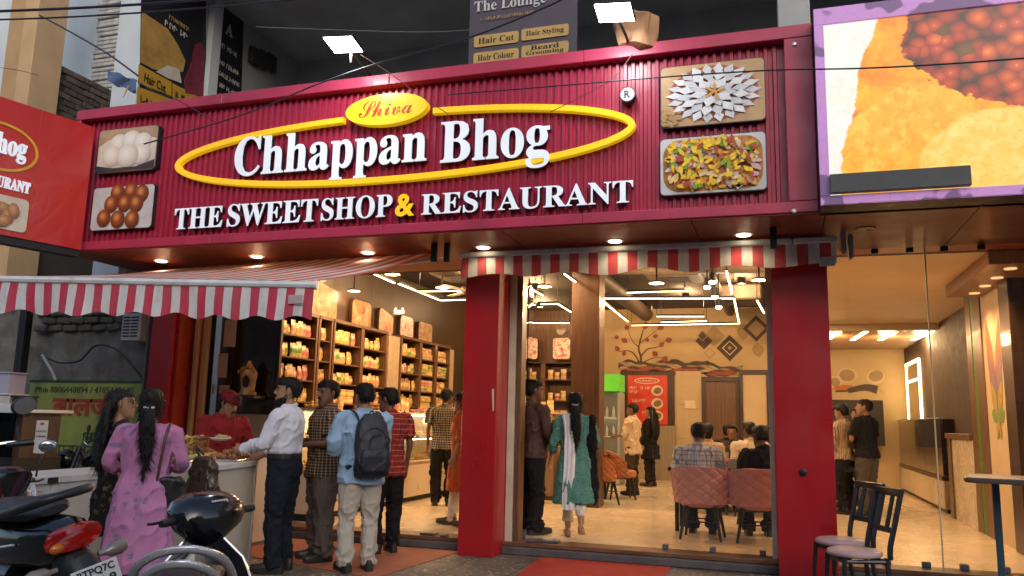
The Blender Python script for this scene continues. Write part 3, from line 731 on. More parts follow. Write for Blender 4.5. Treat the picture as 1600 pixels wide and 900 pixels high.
ob('pipe', MB().tube([onX(450, 18, XB+.04), onX(475, 40, XB+.04), onX(500, 65, XB+.04)], .03), BLACKM, U)
# side wall with the salon banners
NW = thing('pale_side_wall', 'pale blue grey painted wall end left of the salon banners', 'wall', (XB, 8.6, 0))
PALE = M('pale_blue_paint', (.52, .58, .63), .8, var=.12, scale=1.2, bump=.1, dirt=(.38, .42, .46))
e0 = onY(183, 60, 8.6).x
ob('wall_end', MB().box(e0, XB, 8.6, 8.75, 3.2, 9.2), PALE, NW)
ob('wall', MB().box(e0-.0, XB-.001, 8.76, 13.2, 3.2, 9.2), UG, NW)
ob('wall_post', MB().box(XB+.0, XB+.1, onX(322, 80, XB).y, onX(336, 80, XB).y, 4.3, 8.6), PALE, NW)
def xpt(px, py, d=0): q = onX(px, py, XB+.012+d); return q
NAVY = M('navy_banner', (.012, .013, .02), .5, var=.2, bump=.03)
b1 = thing('salon_banner', 'dark salon banner with gold smear and yellow price strips, beside the pale wall', 'banner', xpt(220, 150)[:])
def xquad(name, pts, m, par, d): 
    P = [xpt(x, y, d) for x, y in pts]; n = len(P)
    return ob(name, MB().add(P+[p-Vector((.006, 0, 0)) for p in P], [tuple(range(n)), tuple(range(n, 2*n))[::-1]]+[(i, (i+1) % n, n+(i+1) % n, n+i) for i in range(n)]), m, par)
xquad('sheet', [(222, -60), (322, -20), (322, 190), (218, 150)], NAVY, b1, 0)
GOLD = M('gold_smear_print', (.42, .25, .07), .5, var=.45, scale=4, bump=.05)
xquad('printed_smear', [(222, 18), (240, 30), (262, 45), (278, 70), (290, 95), (286, 112), (265, 112), (240, 108), (220, 98)], GOLD, b1, .008)
xquad('printed_cloth', [(244, 112), (262, 102), (280, 108), (284, 130), (262, 122)], M('white_cloth_print', (.5, .47, .42), .6), b1, .01)
xquad('printed_figure', [(288, 125), (300, 95), (304, 70), (314, 66), (320, 80), (318, 150), (290, 146)], M('maroon_print', (.16, .02, .04), .6, var=.4), b1, .012)
xquad('price_strip', [(217, 100), (268, 128), (268, 150), (216, 130)], M('yellow_strip', (.45, .26, .03), .5), b1, .009)
xquad('price_strip', [(270, 130), (312, 152), (312, 175), (270, 155)], M('yellow_strip', (.45, .26, .03), .5), b1, .009)
xquad('price_strip', [(215, 135), (268, 155), (268, 180), (214, 165)], M('yellow_strip', (.45, .26, .03), .5), b1, .0095)
def scrawl(p0, ex, w, h, m, par, seed=0, bar=False, d=.003):
    """worn brush marks of letter size where the writing can no longer be read"""
    R = random.Random(seed); ex = Vector(ex); ez = Vector((0, 0, 1)); nz = ex.cross(ez); mb = MB(); x = 0
    def st(x0, z0, x1, z1, t):
        a, b = Vector((x0, z0)), Vector((x1, z1)); n = Vector((-(b-a).y, (b-a).x)); n = n/(n.length or 1)*t
        mb.prism([tuple(a-n), tuple(b-n), tuple(b+n), tuple(a+n)], d, lambda u, v, q: tuple(p0+ex*u+ez*v+nz*(q+.0004*(len(mb.v) % 16))))
    t = h*.07
    while x < w:
        lw = h*R.uniform(.4, .75)
        if R.random() < .12: x += lw; continue
        st(x, 0, x+R.uniform(-.1, .1)*h, h, t)
        st(x, h*R.choice((.1, .5, .95)), x+lw, h*R.choice((.05, .5, .95)), t)
        if R.random() < .6: st(x+lw*.9, h*R.uniform(0, .3), x+lw*.9, h*R.uniform(.6, 1), t)
        x += lw*1.35
    if bar: st(0, h, w, h, t*1.1)
    return tag(ob('worn_lettering', mb, m, par), kind='stuff')
def xtext(body, px0, px1, py, h, m, par, d=.016, bold=.01):
    a, b = xpt(px0, py, d), xpt(px1, py, d); lettering(body, a, (0, 1, 0), (0, 0, 1), b.y-a.y, h, .003, m, par, bold=bold)
INK = M('black_print', (.012, .01, .01), .5, bump=0); WPR = M('white_print', (.55, .55, .55), .5, bump=0); GPR = M('gold_print', (.4, .26, .08), .5, bump=0)
xtext('Hair Cut', 225, 260, 127, .13, INK, b1)
def xscr(px0, px1, py, h, m, par, seed): a_, b_ = xpt(px0, py, .016), xpt(px1, py, .016); scrawl(a_, (0, 1, 0), b_.y-a_.y, h, m, par, seed)
xscr(274, 305, 152, .1, INK, b1, 1); xscr(220, 256, 160, .1, INK, b1, 2); xscr(258, 292, 40, .09, WPR, b1, 3); xscr(262, 296, 28, .07, GPR, b1, 4)
b2 = thing('menu_banner', 'black vertical salon menu banner with pale lines, right of the thin post', 'banner', xpt(336, 150)[:])
xquad('sheet', [(340, -30), (381, 28), (376, 180), (334, 160)], NAVY, b2, 0)
xtext(serif('A'), 352, 364, 52, .2, WPR, b2)
for k, y in enumerate([64, 92, 110, 128, 144]): xscr(343, 374, y+8, .08, WPR, b2, 10+k)
# neighbour: pale plaster, rough brick pier and a brick parapet
XN = -10.78
N2 = thing('neighbour_building', 'pale blue neighbouring house with a dark brick parapet and a rough pier', 'building', (XN, 10, 0))
ob('wall', MB().box(XN-3.5, XN-.25, 10.6, 13.49, 0, 11.5), PALE, N2); ob('wall', MB().box(XN-3.5, XB-.5, 13.5, 14, 0, 11.5), PALE, N2)
ob('pilaster', MB().box(onY(64, 10, 8.9).x-.62, onY(64, 10, 8.9).x-.28, 8.9, 9.4, 3, 9.5, .01), M('ochre_plaster', (.42, .27, .14), .85, var=.15, scale=2, bump=.2), N2)
ob('pilaster', MB().box(onY(64, 10, 8.9).x-.275, onY(64, 10, 8.9).x, 8.86, 9.4, 3, 9.5, .01), M('ochre_plaster_light', (.50, .34, .19), .85, var=.15, scale=2, bump=.2), N2)
bwall = ob('parapet', MB().box(XN-.2, XN-.012, 9.45, 12.6, 3.3, 6.85), M('mortar', (.05, .045, .042), .95, bump=.5), N2)
brm = [M('dark_brick_%d' % i, c, .9, var=.35, scale=9, bump=.6, bscale=50) for i, c in enumerate([(.085, .065, .058), (.065, .05, .047), (.11, .085, .075)])]
bmesh_ = [MB().box(-.02, .02, 0, .232, 0, .092, .008).mesh('brick') for _ in range(3)]
for i in range(3): bmesh_[i].materials.append(brm[i])
for j in range(27):
    for k in range(12):
        y = 9.46+k*.245+(.12 if j % 2 else 0); z = 6.74-j*.103
        if z < 4.9-(0 if y > 9 else 0): continue
        o = link('brick', bmesh_[rnd.randrange(3)]); o.parent = bwall; o.matrix_parent_inverse = root_inv(bwall)
        o.location = (XN-.006+rnd.uniform(-.008, .008), y+rnd.uniform(-.006, .006), z+rnd.uniform(-.006, .006)); o.rotation_euler = (rnd.uniform(-.03, .03), 0, rnd.uniform(-.02, .02))
mb = MB(); x0, x1 = onY(152, 60, 10.55).x, onY(190, 60, 10.55).x
for j in range(72):
    z = 5.2+j*.082; a = rnd.uniform(-.05, .05)
    mb.box(x0+a, x1+rnd.uniform(-.05, .05), 10.52+rnd.uniform(-.02, .02), 10.6, z, z+.068, .012)
tag(ob('brick_courses', mb, M('whitewashed_brick', (.50, .50, .49), .95, var=.3, scale=10, bump=.7, bscale=30, dirt=(.12, .11, .1)), N2), kind='stuff')
# salon board
a, b = onY(731, 106, 8.0), onY(901, 88, 8.0)
SB = thing('salon_board', 'dark purple salon service board with gold buttons rising behind the signboard', 'board', ((a.x+b.x)/2, 8, 4.6))
ob('board', MB().box(a.x, b.x, 8.0, 8.04, 4.6, 6.6, .004), M('plum_board', (.075, .06, .085), .5, var=.15, scale=2), SB)
def ytext(body, x0, x1, yb, h, m, par, Y=7.985, bold=.0, serif_=True):
    A_, B_ = onY(x0, yb, Y), onY(x1, yb, Y); lettering(serif(body) if serif_ else body, (A_.x, Y, A_.z), (1, 0, 0), (0, 0, 1), B_.x-A_.x, h, .004, m, par, bold=bold)
ytext('The Lounge', 741, 853, 24, .16, WPR, SB); scrawl(onY(751, 33, 7.985), (1, 0, 0), onY(835, 33, 7.985).x-onY(751, 33, 7.985).x, .04, GPR, SB, 20)
GB = M('gold_button', (.50, .33, .10), .45, var=.15, scale=4)
for (x0, y0, x1, y1, tx) in [(741, 49, 811, 75, ['Hair Cut']), (815, 36, 889, 66, ['Hair Styling']), (740, 75, 811, 102, ['Hair Colour']), (815, 63, 889, 92, ['Beard', 'Grooming'])]:
    A_, B_ = onY(x0, y1, 8.0), onY(x1, y0, 8.0); w, h = B_.x-A_.x, .135
    c = Vector(((A_.x+B_.x)/2, 0, (A_.z+B_.z)/2))
    gb = ob('button', MB().prism(rrect(w, h, .025), .012, lambda u, v, d: (c.x+u, 7.985+d, c.z+v)), GB, SB)
    for k, s_ in enumerate(tx):
        hh = .07 if len(tx) == 1 else .055; zz = c.z-hh/2 if len(tx) == 1 else c.z+(.004 if k == 0 else -.06); ww = w*.8 if len(s_) > 6 else w*.6
        lettering(serif(s_), (c.x-ww/2, 7.9845, zz), (1, 0, 0), (0, 0, 1), ww, hh, .003, INK, gb)
# flood lamps on the sign top
for i, (px, py, hx) in enumerate(((536, 70, 0), (960, 20, 0))):
    q = onY(px, py, 6.75)
    F = thing('flood_lamp', ['slim lit flood lamp on an arm, left one over the signboard', 'slim lit flood lamp on an arm beside the orange cloth bundle'][i], 'lamp', (q.x, q.y, q.z), 0, 'flood lamps over the sign')
    Rm = Matrix.Rotation(radians(-12), 3, 'X') @ Matrix.Rotation(radians(6), 3, 'Y')
    ob('housing', MB().box(-.17, .17, -.13, .13, .006, .04, .006, Rm), BLACKM, F, False)
    ob('lens', MB().box(-.16, .16, -.12, .12, -.004, .005, 0, Rm), EM('cool_flood', (.93, .98, 1), 14), F, False)
    ob('arm', MB().tube([(0, .05, .02), (.05, .3, -.08), (.05, .6, SZ1-q.z+.0)], .014), BLACKM, F, False)
    l = bulb('flood_light', F, Vector((q.x, q.y-.02, q.z-.03)), 10, (.92, .97, 1), .25, 'AREA', rot=(radians(28), 0, 0))
    if i == 0: ob('hanging_plug', MB().tube([(.1, .0, -.02), (.1, 0, -.07), (.1, .0, -.2)], [.004, .016, .01]), M('wood_tag', (.42, .28, .15), .6), F, False)
# cloth bundle
q = onY(995, 50, 7.25); cb_ = MB(); g = []
for j in range(15):
    v = j/14; row = []
    for i in range(28):
        t = 2*pi*i/28; r = .19+.05*mnoise.noise((cos(t)*1.6, sin(t)*1.6, v*1.6))+.022*sin(5*t+v*2.5)
        r *= (1.06-.18*v) if v > .12 else .5+v*4.3
        if v > .96: r *= .4
        row.append((q.x+r*1.06*cos(t), q.y+r*.8*sin(t), q.z+.19-.38*v+.03*sin(2*t)))
    g.append(row)
tag(ob('cloth_bundle', MB().loft(g), M('tan_cloth', (.42, .22, .11), .8, var=.3, scale=7, bump=.5, bscale=20, bdist=.01), smooth=True), 'tan cloth wrapped round something on top of the signboard', 'cloth')
# cables --------------------------------------------------------------------
def cable(pts, r, label, m=None, group=None):
    P = catmull([Vector(p) for p in pts], 8); o = ob('cable', MB().tube(P, r, 6), m or MATS.get('cable_black') or M('cable_black', (.02, .022, .035), .5), smooth=True)
    tag(o, label, 'cable', group); return o
pc = lambda x, y, Y: onY(x, y, Y)
cable([pc(-40, 19, 5), pc(110, 13, 5.2), pc(230, 6, 5.4), pc(420, -8, 5.6)], .012, 'thick upper black cable crossing the top left corner')
cable([pc(-40, 32, 5), pc(100, 27, 5.2), pc(230, 19, 5.4), pc(400, 5, 5.6), pc(520, -8, 5.7)], .008, 'thinner black cable just below the thick one at the top left')
cable([pc(62, 24, 8.2), pc(110, 50, 8.0), pc(165, 82, 7.8), pc(215, 118, 7.4)], .012, 'twisted cable running down from the ochre pilaster to the blue plastic')
cable([pc(212, 125, 7.2), pc(245, 145, 7.1), pc(275, 155, 7.05), pc(335, 190, 7.1)], .006, 'thin cable sagging over the left corner of the crimson signboard')
cable([pc(225, 225, 7.05), pc(340, 192, 7.0), pc(410, 168, 6.9), pc(500, 130, 6.8), pc(600, 96, 6.7), pc(730, 60, 6.5), pc(860, 8, 6.3), pc(900, -15, 6.2)], .008, 'slack cable rising across the signboard past the salon board')
cable([pc(700, 148, 6.9), pc(850, 136, 6.8), pc(1030, 121, 6.6), pc(1200, 110, 6.4), pc(1340, 107, 6.2), pc(1480, 100, 6), pc(1640, 88, 5.8)], .006, 'long thin cable crossing the sign and the lit screen')
cable([pc(990, 82, 7.1), pc(960, 120, 7.05), pc(920, 145, 7.05), pc(860, 175, 7.1)], .004, 'thin wire hanging from the cloth bundle to the yellow oval', M('brown_wire', (.12, .06, .04), .5))
cable([pc(563, 85, 6.9), pc(610, 115, 7.0), pc(650, 145, 7.05), pc(700, 178, 7.1)], .004, 'thin wire from the left flood lamp down to the name plate', MATS['brown_wire'])
cable([pc(760, 45, 8.6), pc(640, 50, 8.8), pc(400, 42, 9)], .004, 'thin pale wire under the grey upper ceiling', M('grey_wire', (.25, .25, .26), .5))
cable([pc(-20, 103, 8), pc(30, 110, 8), pc(60, 118, 8.05)], .004, 'thin wire in front of the ochre pilaster at the left edge')
q = onY(190, 122, 7.35)
tag(ob('plastic_sheet', MB().sheet([[onY(168+i*5, 108+j*5+i*2+2*sin(i*1.3+j), 7.35+.03*sin(i+j)) for i in range(10)] for j in range(5)]), M('blue_plastic', (.08, .13, .25), .4), smooth=True), 'scrap of blue plastic sheeting snagged on the cable', 'plastic')
tag(ob('wooden_peg', MB().tube([onY(201, 134, 7.3), onY(192, 153, 7.3)], [.012, .003]), M('orange_peg', (.6, .3, .05), .5)), 'orange pointed peg hanging below the blue plastic scrap', 'peg')

# ------------------------------------------------------------------ the houses across the street, behind the camera (mirrored in the glass)
mb = MB(); wb_ = MB(); x = -46; kk = 0
while x < 46:
    w = (7.5, 9, 6.5, 8, 10)[kk % 5]; hgt = (8.5, 11, 7.2, 9.8, 12.5)[kk % 5]; mb.box(x, x+w-.15, -24, -13.0-(kk % 2)*.4, 0, hgt)
    for fl in range(int(hgt//3.1)):
        for q_ in range(int(w//2)): wb_.box(x+.5+q_*2, x+1.7+q_*2, -13.05-(kk % 2)*.4, -12.97-(kk % 2)*.4, .9+fl*3.1, 2.4+fl*3.1)
    x += w; kk += 1
struct('street_houses', mb, M('far_plaster', (.28, .25, .22), .9, var=.3, scale=.4)); struct('street_house_windows', wb_, M('far_pane', (.03, .035, .04), .2))
# ------------------------------------------------------------------ the yard on the left
YW = thing('grimy_wall', 'stained grey plaster wall behind the snack counter', 'wall', (-10, 9.1, 0))
g = []
for j in range(40):
    g.append([(-14+i*.11, 9.1+.02*mnoise.noise((i*.5, j*.5, 1))+(.09*mnoise.noise((i*.35, j*.35, 9))*(1 if j > 23 else 0)), j*.085) for i in range(60)])
ob('plaster', MB().sheet(g), GREYW, YW, smooth=True)
ob('wall_core', MB().box(-14, -7.45, 9.25, 9.5, 0, 3.3), GREYW, YW)
for j in range(5):
    for k in range(9):
        o = ob('exposed_stone', MB().box(-.12, .12, -.04, .04, -.045, .045, .02, Matrix.Rotation(rnd.uniform(-.15, .15), 3, 'Y'), (-10.1+k*.26+(.12 if j % 2 else 0), 9.06+rnd.uniform(-.02, .02), 2.55+j*.11)), M('soot_stone', (.09, .08, .072), .95, var=.4, bump=.6), YW)
q = onY(30, 590, 8.5); tag(ob('steel_post', MB().box(q.x-.06, q.x+.06, 8.44, 8.56, 0, 3.1, .006), BLACKM), 'black steel post standing in front of the grimy wall', 'post')
q = onY(230, 590, 8.4); tag(ob('drain_pipe', MB().tube([(q.x, 8.42, 0), (q.x, 8.42, 3.2)], .07, 12), M('brown_pipe', (.055, .022, .025), .5)), 'dark brown drain pipe beside the left red pillar', 'pipe')
q = onY(212, 513, 8.8)
ac = thing('air_conditioner', 'white louvred air conditioner box under the awning edge', 'air conditioner', (q.x, 8.8, q.z-.15))
ob('case', MB().box(q.x-.2, q.x+.12, 8.75, 9.05, q.z-.17, q.z+.2, .015), M('ac_white', (.48, .47, .45), .5, var=.2), ac)
for k in range(7):
    for s_ in (-1, 1): ob('louvre', MB().box(q.x-.04+s_*.065-.055, q.x-.04+s_*.065+.055, 8.742, 8.749, q.z-.12+k*.042, q.z-.1+k*.042), BLACKM, ac)
cable([onY(75, 560, 8.9), onY(95, 567, 8.85), onY(125, 563, 8.85), onY(150, 540, 8.9), onY(185, 548, 8.95), onY(222, 590, 9.0)], .014, 'black hose looped along the grimy wall')
tag(ob('white_pipe', MB().tube(catmull([onY(66, 555, 8.85), onY(74, 568, 8.82), onY(81, 580, 8.8), onY(87, 594, 8.8)], 4), .02), M('pvc', (.4, .4, .38), .5), smooth=True), 'short bent white pipe stub on the grimy wall', 'pipe')
a, b = onY(48, 597, 8.95), onY(238, 606, 8.95); zb = onY(50, 712, 8.95).z
GS = thing('hindi_signboard', 'yellow green painted board with red Hindi lettering against the grimy wall', 'signboard', ((a.x+b.x)/2, 8.95, zb))
ob('board', MB().box(a.x, b.x+.3, 8.95, 8.98, zb, a.z, .004), M('lime_board', (.26, .31, .07), .6, var=.2, scale=4, dirt=(.14, .16, .05)), GS)
ob('edge', MB().box(a.x-.02, b.x+.3, 8.94, 8.985, a.z+.001, a.z+.03), M('dark_green_edge', (.02, .05, .02), .6), GS)
def gtext(body, x0, x1, yb, h, m, bold=0.0):
    A_, B_ = onY(x0, yb, 8.945), onY(x1, yb, 8.945); lettering(body, (A_.x, 8.9465, A_.z), (1, 0, 0), (0, 0, 1), B_.x-A_.x, h, .004, m, GS, bold=bold)
RPR = M('red_brush_print', (.33, .03, .015), .6, bump=0)
gtext('Mob 8806448894 / 4185449640', 55, 208, 613, .085, M('green_ink', (.03, .06, .02), .6, bump=0)); gtext('बालजी', 80, 182, 650, .34, RPR, .035)
scrawl(onY(130, 688, 8.945), (1, 0, 0), .75, .1, MATS['green_ink'], GS, 30, True); scrawl(onY(75, 708, 8.945), (1, 0, 0), 1.1, .11, MATS['green_ink'], GS, 31, True)
# ================================================================== THE HALL
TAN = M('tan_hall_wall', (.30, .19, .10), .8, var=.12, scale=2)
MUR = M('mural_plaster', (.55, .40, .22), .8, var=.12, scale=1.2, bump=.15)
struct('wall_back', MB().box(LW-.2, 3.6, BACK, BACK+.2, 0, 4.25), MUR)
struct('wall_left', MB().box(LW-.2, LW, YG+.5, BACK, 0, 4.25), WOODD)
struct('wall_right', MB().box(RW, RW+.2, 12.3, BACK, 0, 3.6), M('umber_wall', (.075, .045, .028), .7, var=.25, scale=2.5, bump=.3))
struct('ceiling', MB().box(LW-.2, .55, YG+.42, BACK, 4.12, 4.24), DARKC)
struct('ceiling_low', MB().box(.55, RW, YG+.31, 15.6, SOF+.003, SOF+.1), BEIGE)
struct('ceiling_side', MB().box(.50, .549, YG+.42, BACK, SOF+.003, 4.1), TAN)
lowc = struct('ceiling_slatted', MB().box(.55, RW, 15.4, BACK, 3.14, 3.2-.002), M('tan_slat_bed', (.28, .18, .1), .8))
struct('ceiling_riser', MB().box(.55, RW, 15.35, 15.398, 3.09, SOF), BEIGE)
slat = MB().box(0, RW-.56, 0, .05, 0, .025).mesh('slat'); slat.materials.append(wood('slat_wood', (.28, .16, .08), (.4, .25, .13), axis=(.8, 8, 8)))
for k in range(40):
    o = link('slat', slat); o.parent = lowc; o.location = (.555, 15.45+k*.1, 3.112)
WARM = (1, .61, .30)
LED = EM('warm_led', (1, .70, .36), 8)
def led(p, q, z, label, w=.035):
    a, b = onZ(*p, z), onZ(*q, z); d = (b-a).normalized(); n = Vector((-d.y, d.x, 0))*w/2
    t_ = thing('led_strip', label, 'light strip', ((a+b)/2)[:], 0, 'strip lights under the hall ceiling')
    ob('profile', MB().add([a-n+Vector((0, 0, .012)), b-n+Vector((0, 0, .012)), b+n+Vector((0, 0, .012)), a+n+Vector((0, 0, .012)), a-n+Vector((0, 0, .05)), b-n+Vector((0, 0, .05)), b+n+Vector((0, 0, .05)), a+n+Vector((0, 0, .05))],
       [(0, 3, 2, 1), (4, 5, 6, 7), (0, 1, 5, 4), (1, 2, 6, 5), (2, 3, 7, 6), (3, 0, 4, 7)]), BLACKM, t_)
    n = n*.8
    ob('diffuser', MB().add([a-n, b-n, b+n, a+n, a-n+Vector((0, 0, .011)), b-n+Vector((0, 0, .011)), b+n+Vector((0, 0, .011)), a+n+Vector((0, 0, .011))],
       [(0, 3, 2, 1), (4, 5, 6, 7), (0, 1, 5, 4), (1, 2, 6, 5), (2, 3, 7, 6), (3, 0, 4, 7)]), LED, t_)
    for s_ in (a, b): ob('hanger', MB().tube([s_+Vector((0, 0, .05)), Vector((s_.x, s_.y, 4.12))], .006, 5), BLACKM, t_)
ZL = 3.6
for (p, q, w_) in [((808, 440), (848, 462), 'sloping strip nearest the brown door jamb'), ((882, 429), (926, 460), 'sloping strip left of the wooden column top'), ((936, 467), (981, 503), 'sloping strip right of the wooden column'),
        ((987, 509), (1155, 506), 'long strip running along the top of the mural wall'), ((1147, 467), (1155, 506), 'right side strip of the bright rectangle'), ((937, 467), (1147, 467), 'front strip of the bright rectangle'),
        ((1135, 424), (1144, 459), 'near strip at the upper right behind the rolled awning'), ((1183, 470), (1194, 490), 'short strip beside the right red pillar'), ((980, 458), (1070, 455), 'short strip in the middle under the duct'),
        ((1026, 495), (1100, 495), 'upper of two short strips before the mural'), ((1033, 504), (1104, 502), 'lower of two short strips before the mural'), ((808, 477), (836, 477), 'stub strip by the brown jamb'),
        ((845, 476), (871, 475), 'short strip left of the wooden column'), ((871, 475), (892, 488), 'slanted stub strip left of the wooden column'), ((808, 505), (890, 505), 'far strip above the lit back shelves'),
        ((583, 428), (616, 443), 'first sloping strip over the sweet shelves'), ((623, 444), (688, 470), 'second longer sloping strip over the sweet shelves'), ((655, 456), (728, 455), 'level strip crossing the left bay'), ((690, 470), (728, 469), 'lower level strip left of the middle red pillar')]:
    led(p, q, ZL, 'glowing warm '+w_)
# pendant discs
for i, (px, py, w_) in enumerate([(851, 448, 'left of the wooden column'), (1026, 443, 'near the middle of the glazed bay'), (1186, 438, 'beside the right red pillar'), (553, 455, 'above the picture panels of the left bay'), (691, 450, 'left of the middle red pillar'), (613, 429, 'high in the left bay')]):
    q = onZ(px, py, 3.5)
    d = thing('pendant_light', 'round warm ceiling pendant '+w_, 'light', (q.x, q.y, 3.5), 0, 'round pendants in the hall')
    ob('stem', MB().tube([(0, 0, .03), (0, 0, .62)], .014, 6), BLACKM, d, False); ob('shade', MB().lathe([(.002, .035), (.09, .035), (.12, .0), (.11, 0), (.002, .012)], 18), M('bronze_shade', (.3, .2, .1), .4, metal=.5), d, False)
    ob('lens', MB().lathe([(.001, .0), (.1, .0), (.1, .009), (.001, .009)], 18), EM('warm_lens2', (1, .78, .45), 7), d, False)
    bulb('pendant_lamp', d, Vector((q.x, q.y, 3.42)), 8 if i == 3 else 74, WARM, .1)
for i, (px, py, Y, w_) in enumerate([(1123, 480, 14, 'lowest and brightest'), (1113, 441, 12.2, 'uppermost'), (1105, 449, 12.5, 'left'), (1117, 464, 13.2, 'small middle')]):
    q = onY(px, py, Y)
    d = thing('track_spot', w_+' white spot of the cluster under the ceiling', 'light', (q.x, q.y, q.z), 0, 'white track spots')
    ob('can', MB().lathe([(.001, .14), (.05, .14), (.055, 0.01), (.045, .0), (.001, .02)], 12), BLACKM, d, False); ob('lens', MB().ell((0, -.01, 0), (.05, .05, .03)), EM('white_spot', (1, .93, .8), 40 if i in (0, 1) else 22), d, False)
    ob('stem', MB().tube([(0, 0, .14), (0, 0, 4.12-q.z)], .012, 6), BLACKM, d, False)
    if i == 0: bulb('spot_lamp', d, Vector((q.x, q.y, q.z-.06)), 60, (1, .85, .62), .1)
# deep hall lamps: recessed cans
for i, (x, y) in enumerate([(-1.8, 17.2), (-4.6, 15.5), (-5.2, 18), (-5.9, 10.6), (-5.9, 13.2), (-3.6, 11), (-.6, 15.5)]):
    d = thing('ceiling_can', 'black recessed ceiling lamp can in the hall, '+['before the menu board', 'over the inner display', 'over the lit back shelves', 'over the nearest sweet rack', 'over the farther sweet rack', 'behind the middle red pillar', 'over the far dining tables'][i], 'light', (x, y, 4.0), 0, 'ceiling cans')
    ob('can', MB().lathe([(.06, .12), (.075, .12), (.075, 0), (.06, 0)], 14), BLACKM, d, False); ob('lens', MB().lathe([(.001, .03), (.059, .03), (.059, .04), (.001, .04)], 14), EM('warm_lens2', (1, .78, .45), 7), d, False)
    bulb('can_lamp', d, Vector((x, y, 3.98)), 14 if i == 3 else 30 if i == 4 else 105, WARM, .12)
# strip lamps in the slatted ceiling at the right
for i, (p, q) in enumerate([((1296, 530), (1308, 519)), ((1332, 532), (1353, 519)), ((1375, 532), (1399, 519)), ((1426, 532), (1459, 518)), ((1472, 531), (1484, 527))]):
    z = 3.10; a, b = onZ(*p, z), onZ(*q, z)
    if a.y > BACK-.1: a = a.lerp(b, (a.y-BACK+.1)/(a.y-b.y))
    t_ = thing('slat_light', 'slanting strip light in the slatted ceiling, number %s from the red pillar' % ['one', 'two', 'three', 'four', 'five'][i], 'light', ((a+b)/2)[:], 0, 'strip lights in the slatted ceiling')
    d_ = Vector((.04, 0, 0))
    ob('diffuser', MB().add([a-d_, b-d_, b+d_, a+d_]+[v+Vector((0, 0, .012)) for v in (a-d_, b-d_, b+d_, a+d_)], [(0, 3, 2, 1), (4, 5, 6, 7), (0, 1, 5, 4), (1, 2, 6, 5), (2, 3, 7, 6), (3, 0, 4, 7)]), EM('warm_led_right', (1, .74, .38), 9), t_)
    if i in (0, 2, 3): bulb('strip_lamp', t_, (a+b)/2-Vector((0, 0, .06)), 42, WARM, .15)
dl = []
for i, (x, y) in enumerate(dl):
    d = thing('downlight', 'round downlight in the beige ceiling over %s' % ['the empty floor by the window', 'the two standing men'][i], 'light', (x, y, SOF), 0, 'beige ceiling downlights')
    ob('lens', MB().lathe([(.001, -.004), (.07, -.004), (.07, 0), (.001, 0)], 18), EM('warm_lens2', (1, .78, .45), 7), d, False); bulb('downlight_lamp', d, Vector((x, y, SOF-.03)), 42, WARM, .08, 'SPOT', radians(165))
# ducts and services
for i, (pts, r) in enumerate([([(-3.2, 9.8, 3.9), (-3.0, 13, 3.92), (-2.9, 19, 3.92)], .16), ([(-2.9, 12.6, 3.86), (-1.2, 12.8, 3.86), (.3, 13, 3.86)], .13), ([(-6.2, 10.5, 3.92), (-4.2, 10.6, 3.9), (-3.2, 10.6, 3.9)], .14), ([(-1.2, 10, 3.95), (-1.1, 14, 3.95), (-1.0, 19, 3.95)], .1)]):
    tag(ob('duct', MB().tube(catmull(pts, 5), r, 14), M('duct_paint', (.09, .065, .045), .6, var=.2), smooth=True), 'round ceiling duct painted brown, '+['running deep along the hall', 'crossing above the strip rectangle', 'crossing the left bay', 'narrow one running to the mural wall'][i], 'duct')
for i, (x, y, z) in enumerate([(-1.6, 13.6, 3.78), (-5.0, 12.6, 3.75), (-.7, 16.4, 3.78)]):
    d = thing('cassette_unit', ['square ceiling air unit in the middle of the hall', 'square ceiling air unit over the sweet counter', 'square ceiling air unit before the mural wall'][i], 'air conditioner', (x, y, z))
    ob('body', MB().box(-.45, .45, -.45, .45, 0, .3, .03), M('brown_case', (.11, .08, .055), .6), d, False); ob('grille', MB().box(-.25, .25, -.25, .25, -.012, -.001), BLACKM, d, False)
# ceiling fan / exhaust in the left bay
d = thing('ceiling_fan', 'brown ceiling fan near the top of the left bay', 'fan', (-4.75, 12.2, 3.45))
ob('motor', MB().lathe([(.01, .09), (.1, .07), (.12, 0), (.08, -.05), (.01, -.06)], 16), WOODD, d, False)
for k in range(3):
    ob('blade', MB().box(.1, .68, -.06, .06, -.006, .006, .003, Matrix.Rotation(k*2.094+.3, 3, 'Z')), M('fan_blade', (.5, .4, .28), .5), d, False)
ob('rod', MB().tube([(0, 0, .08), (0, 0, .66)], .012), BLACKM, d, False)

# ------------------------------------------------------------------ wall of sweet packets
def packet_mesh(w=.15, h=.2, d=.06):
    g = []
    for v, th, ww in ((0, .06, 1), (.08, .2, 1), (.3, 1, .95), (.6, .9, .93), (.85, .25, .97), (.9, .06, 1), (1, .05, 1)):
        g.append([(w*ww*x, d*th*y, h*v) for x, y in ((-.5, 0), (-.35, -.42), (0, -.5), (.35, -.42), (.5, 0), (.35, .42), (0, .5), (-.35, .42))])
    return MB().loft(g)
def pk_mat(name, c1, c2, c3):
    t = NT('packet_'+name); g = t.co('Generated'); o = t.sep(g)
    n = t.noise(t.co('Object'), 30, 3); z = t.math('ADD', o[2], t.math('MULTIPLY', t.math('SUBTRACT', n, .5), .18))
    c = t.ramp(z, [(0, c1), (.3, c1), (.31, c2), (.62, c2), (.63, c3), (.85, c3), (.86, c1)], 'CONSTANT')
    c = t.mix(t.ramp(t.noise(t.co('Object'), 55, 2), [(.45, 0.), (.6, .7)]), c, c2)
    t.set(Base_Color=c, Roughness=.3, Coat_Weight=.3); t.bump(n, .3, .01); return reg(t)
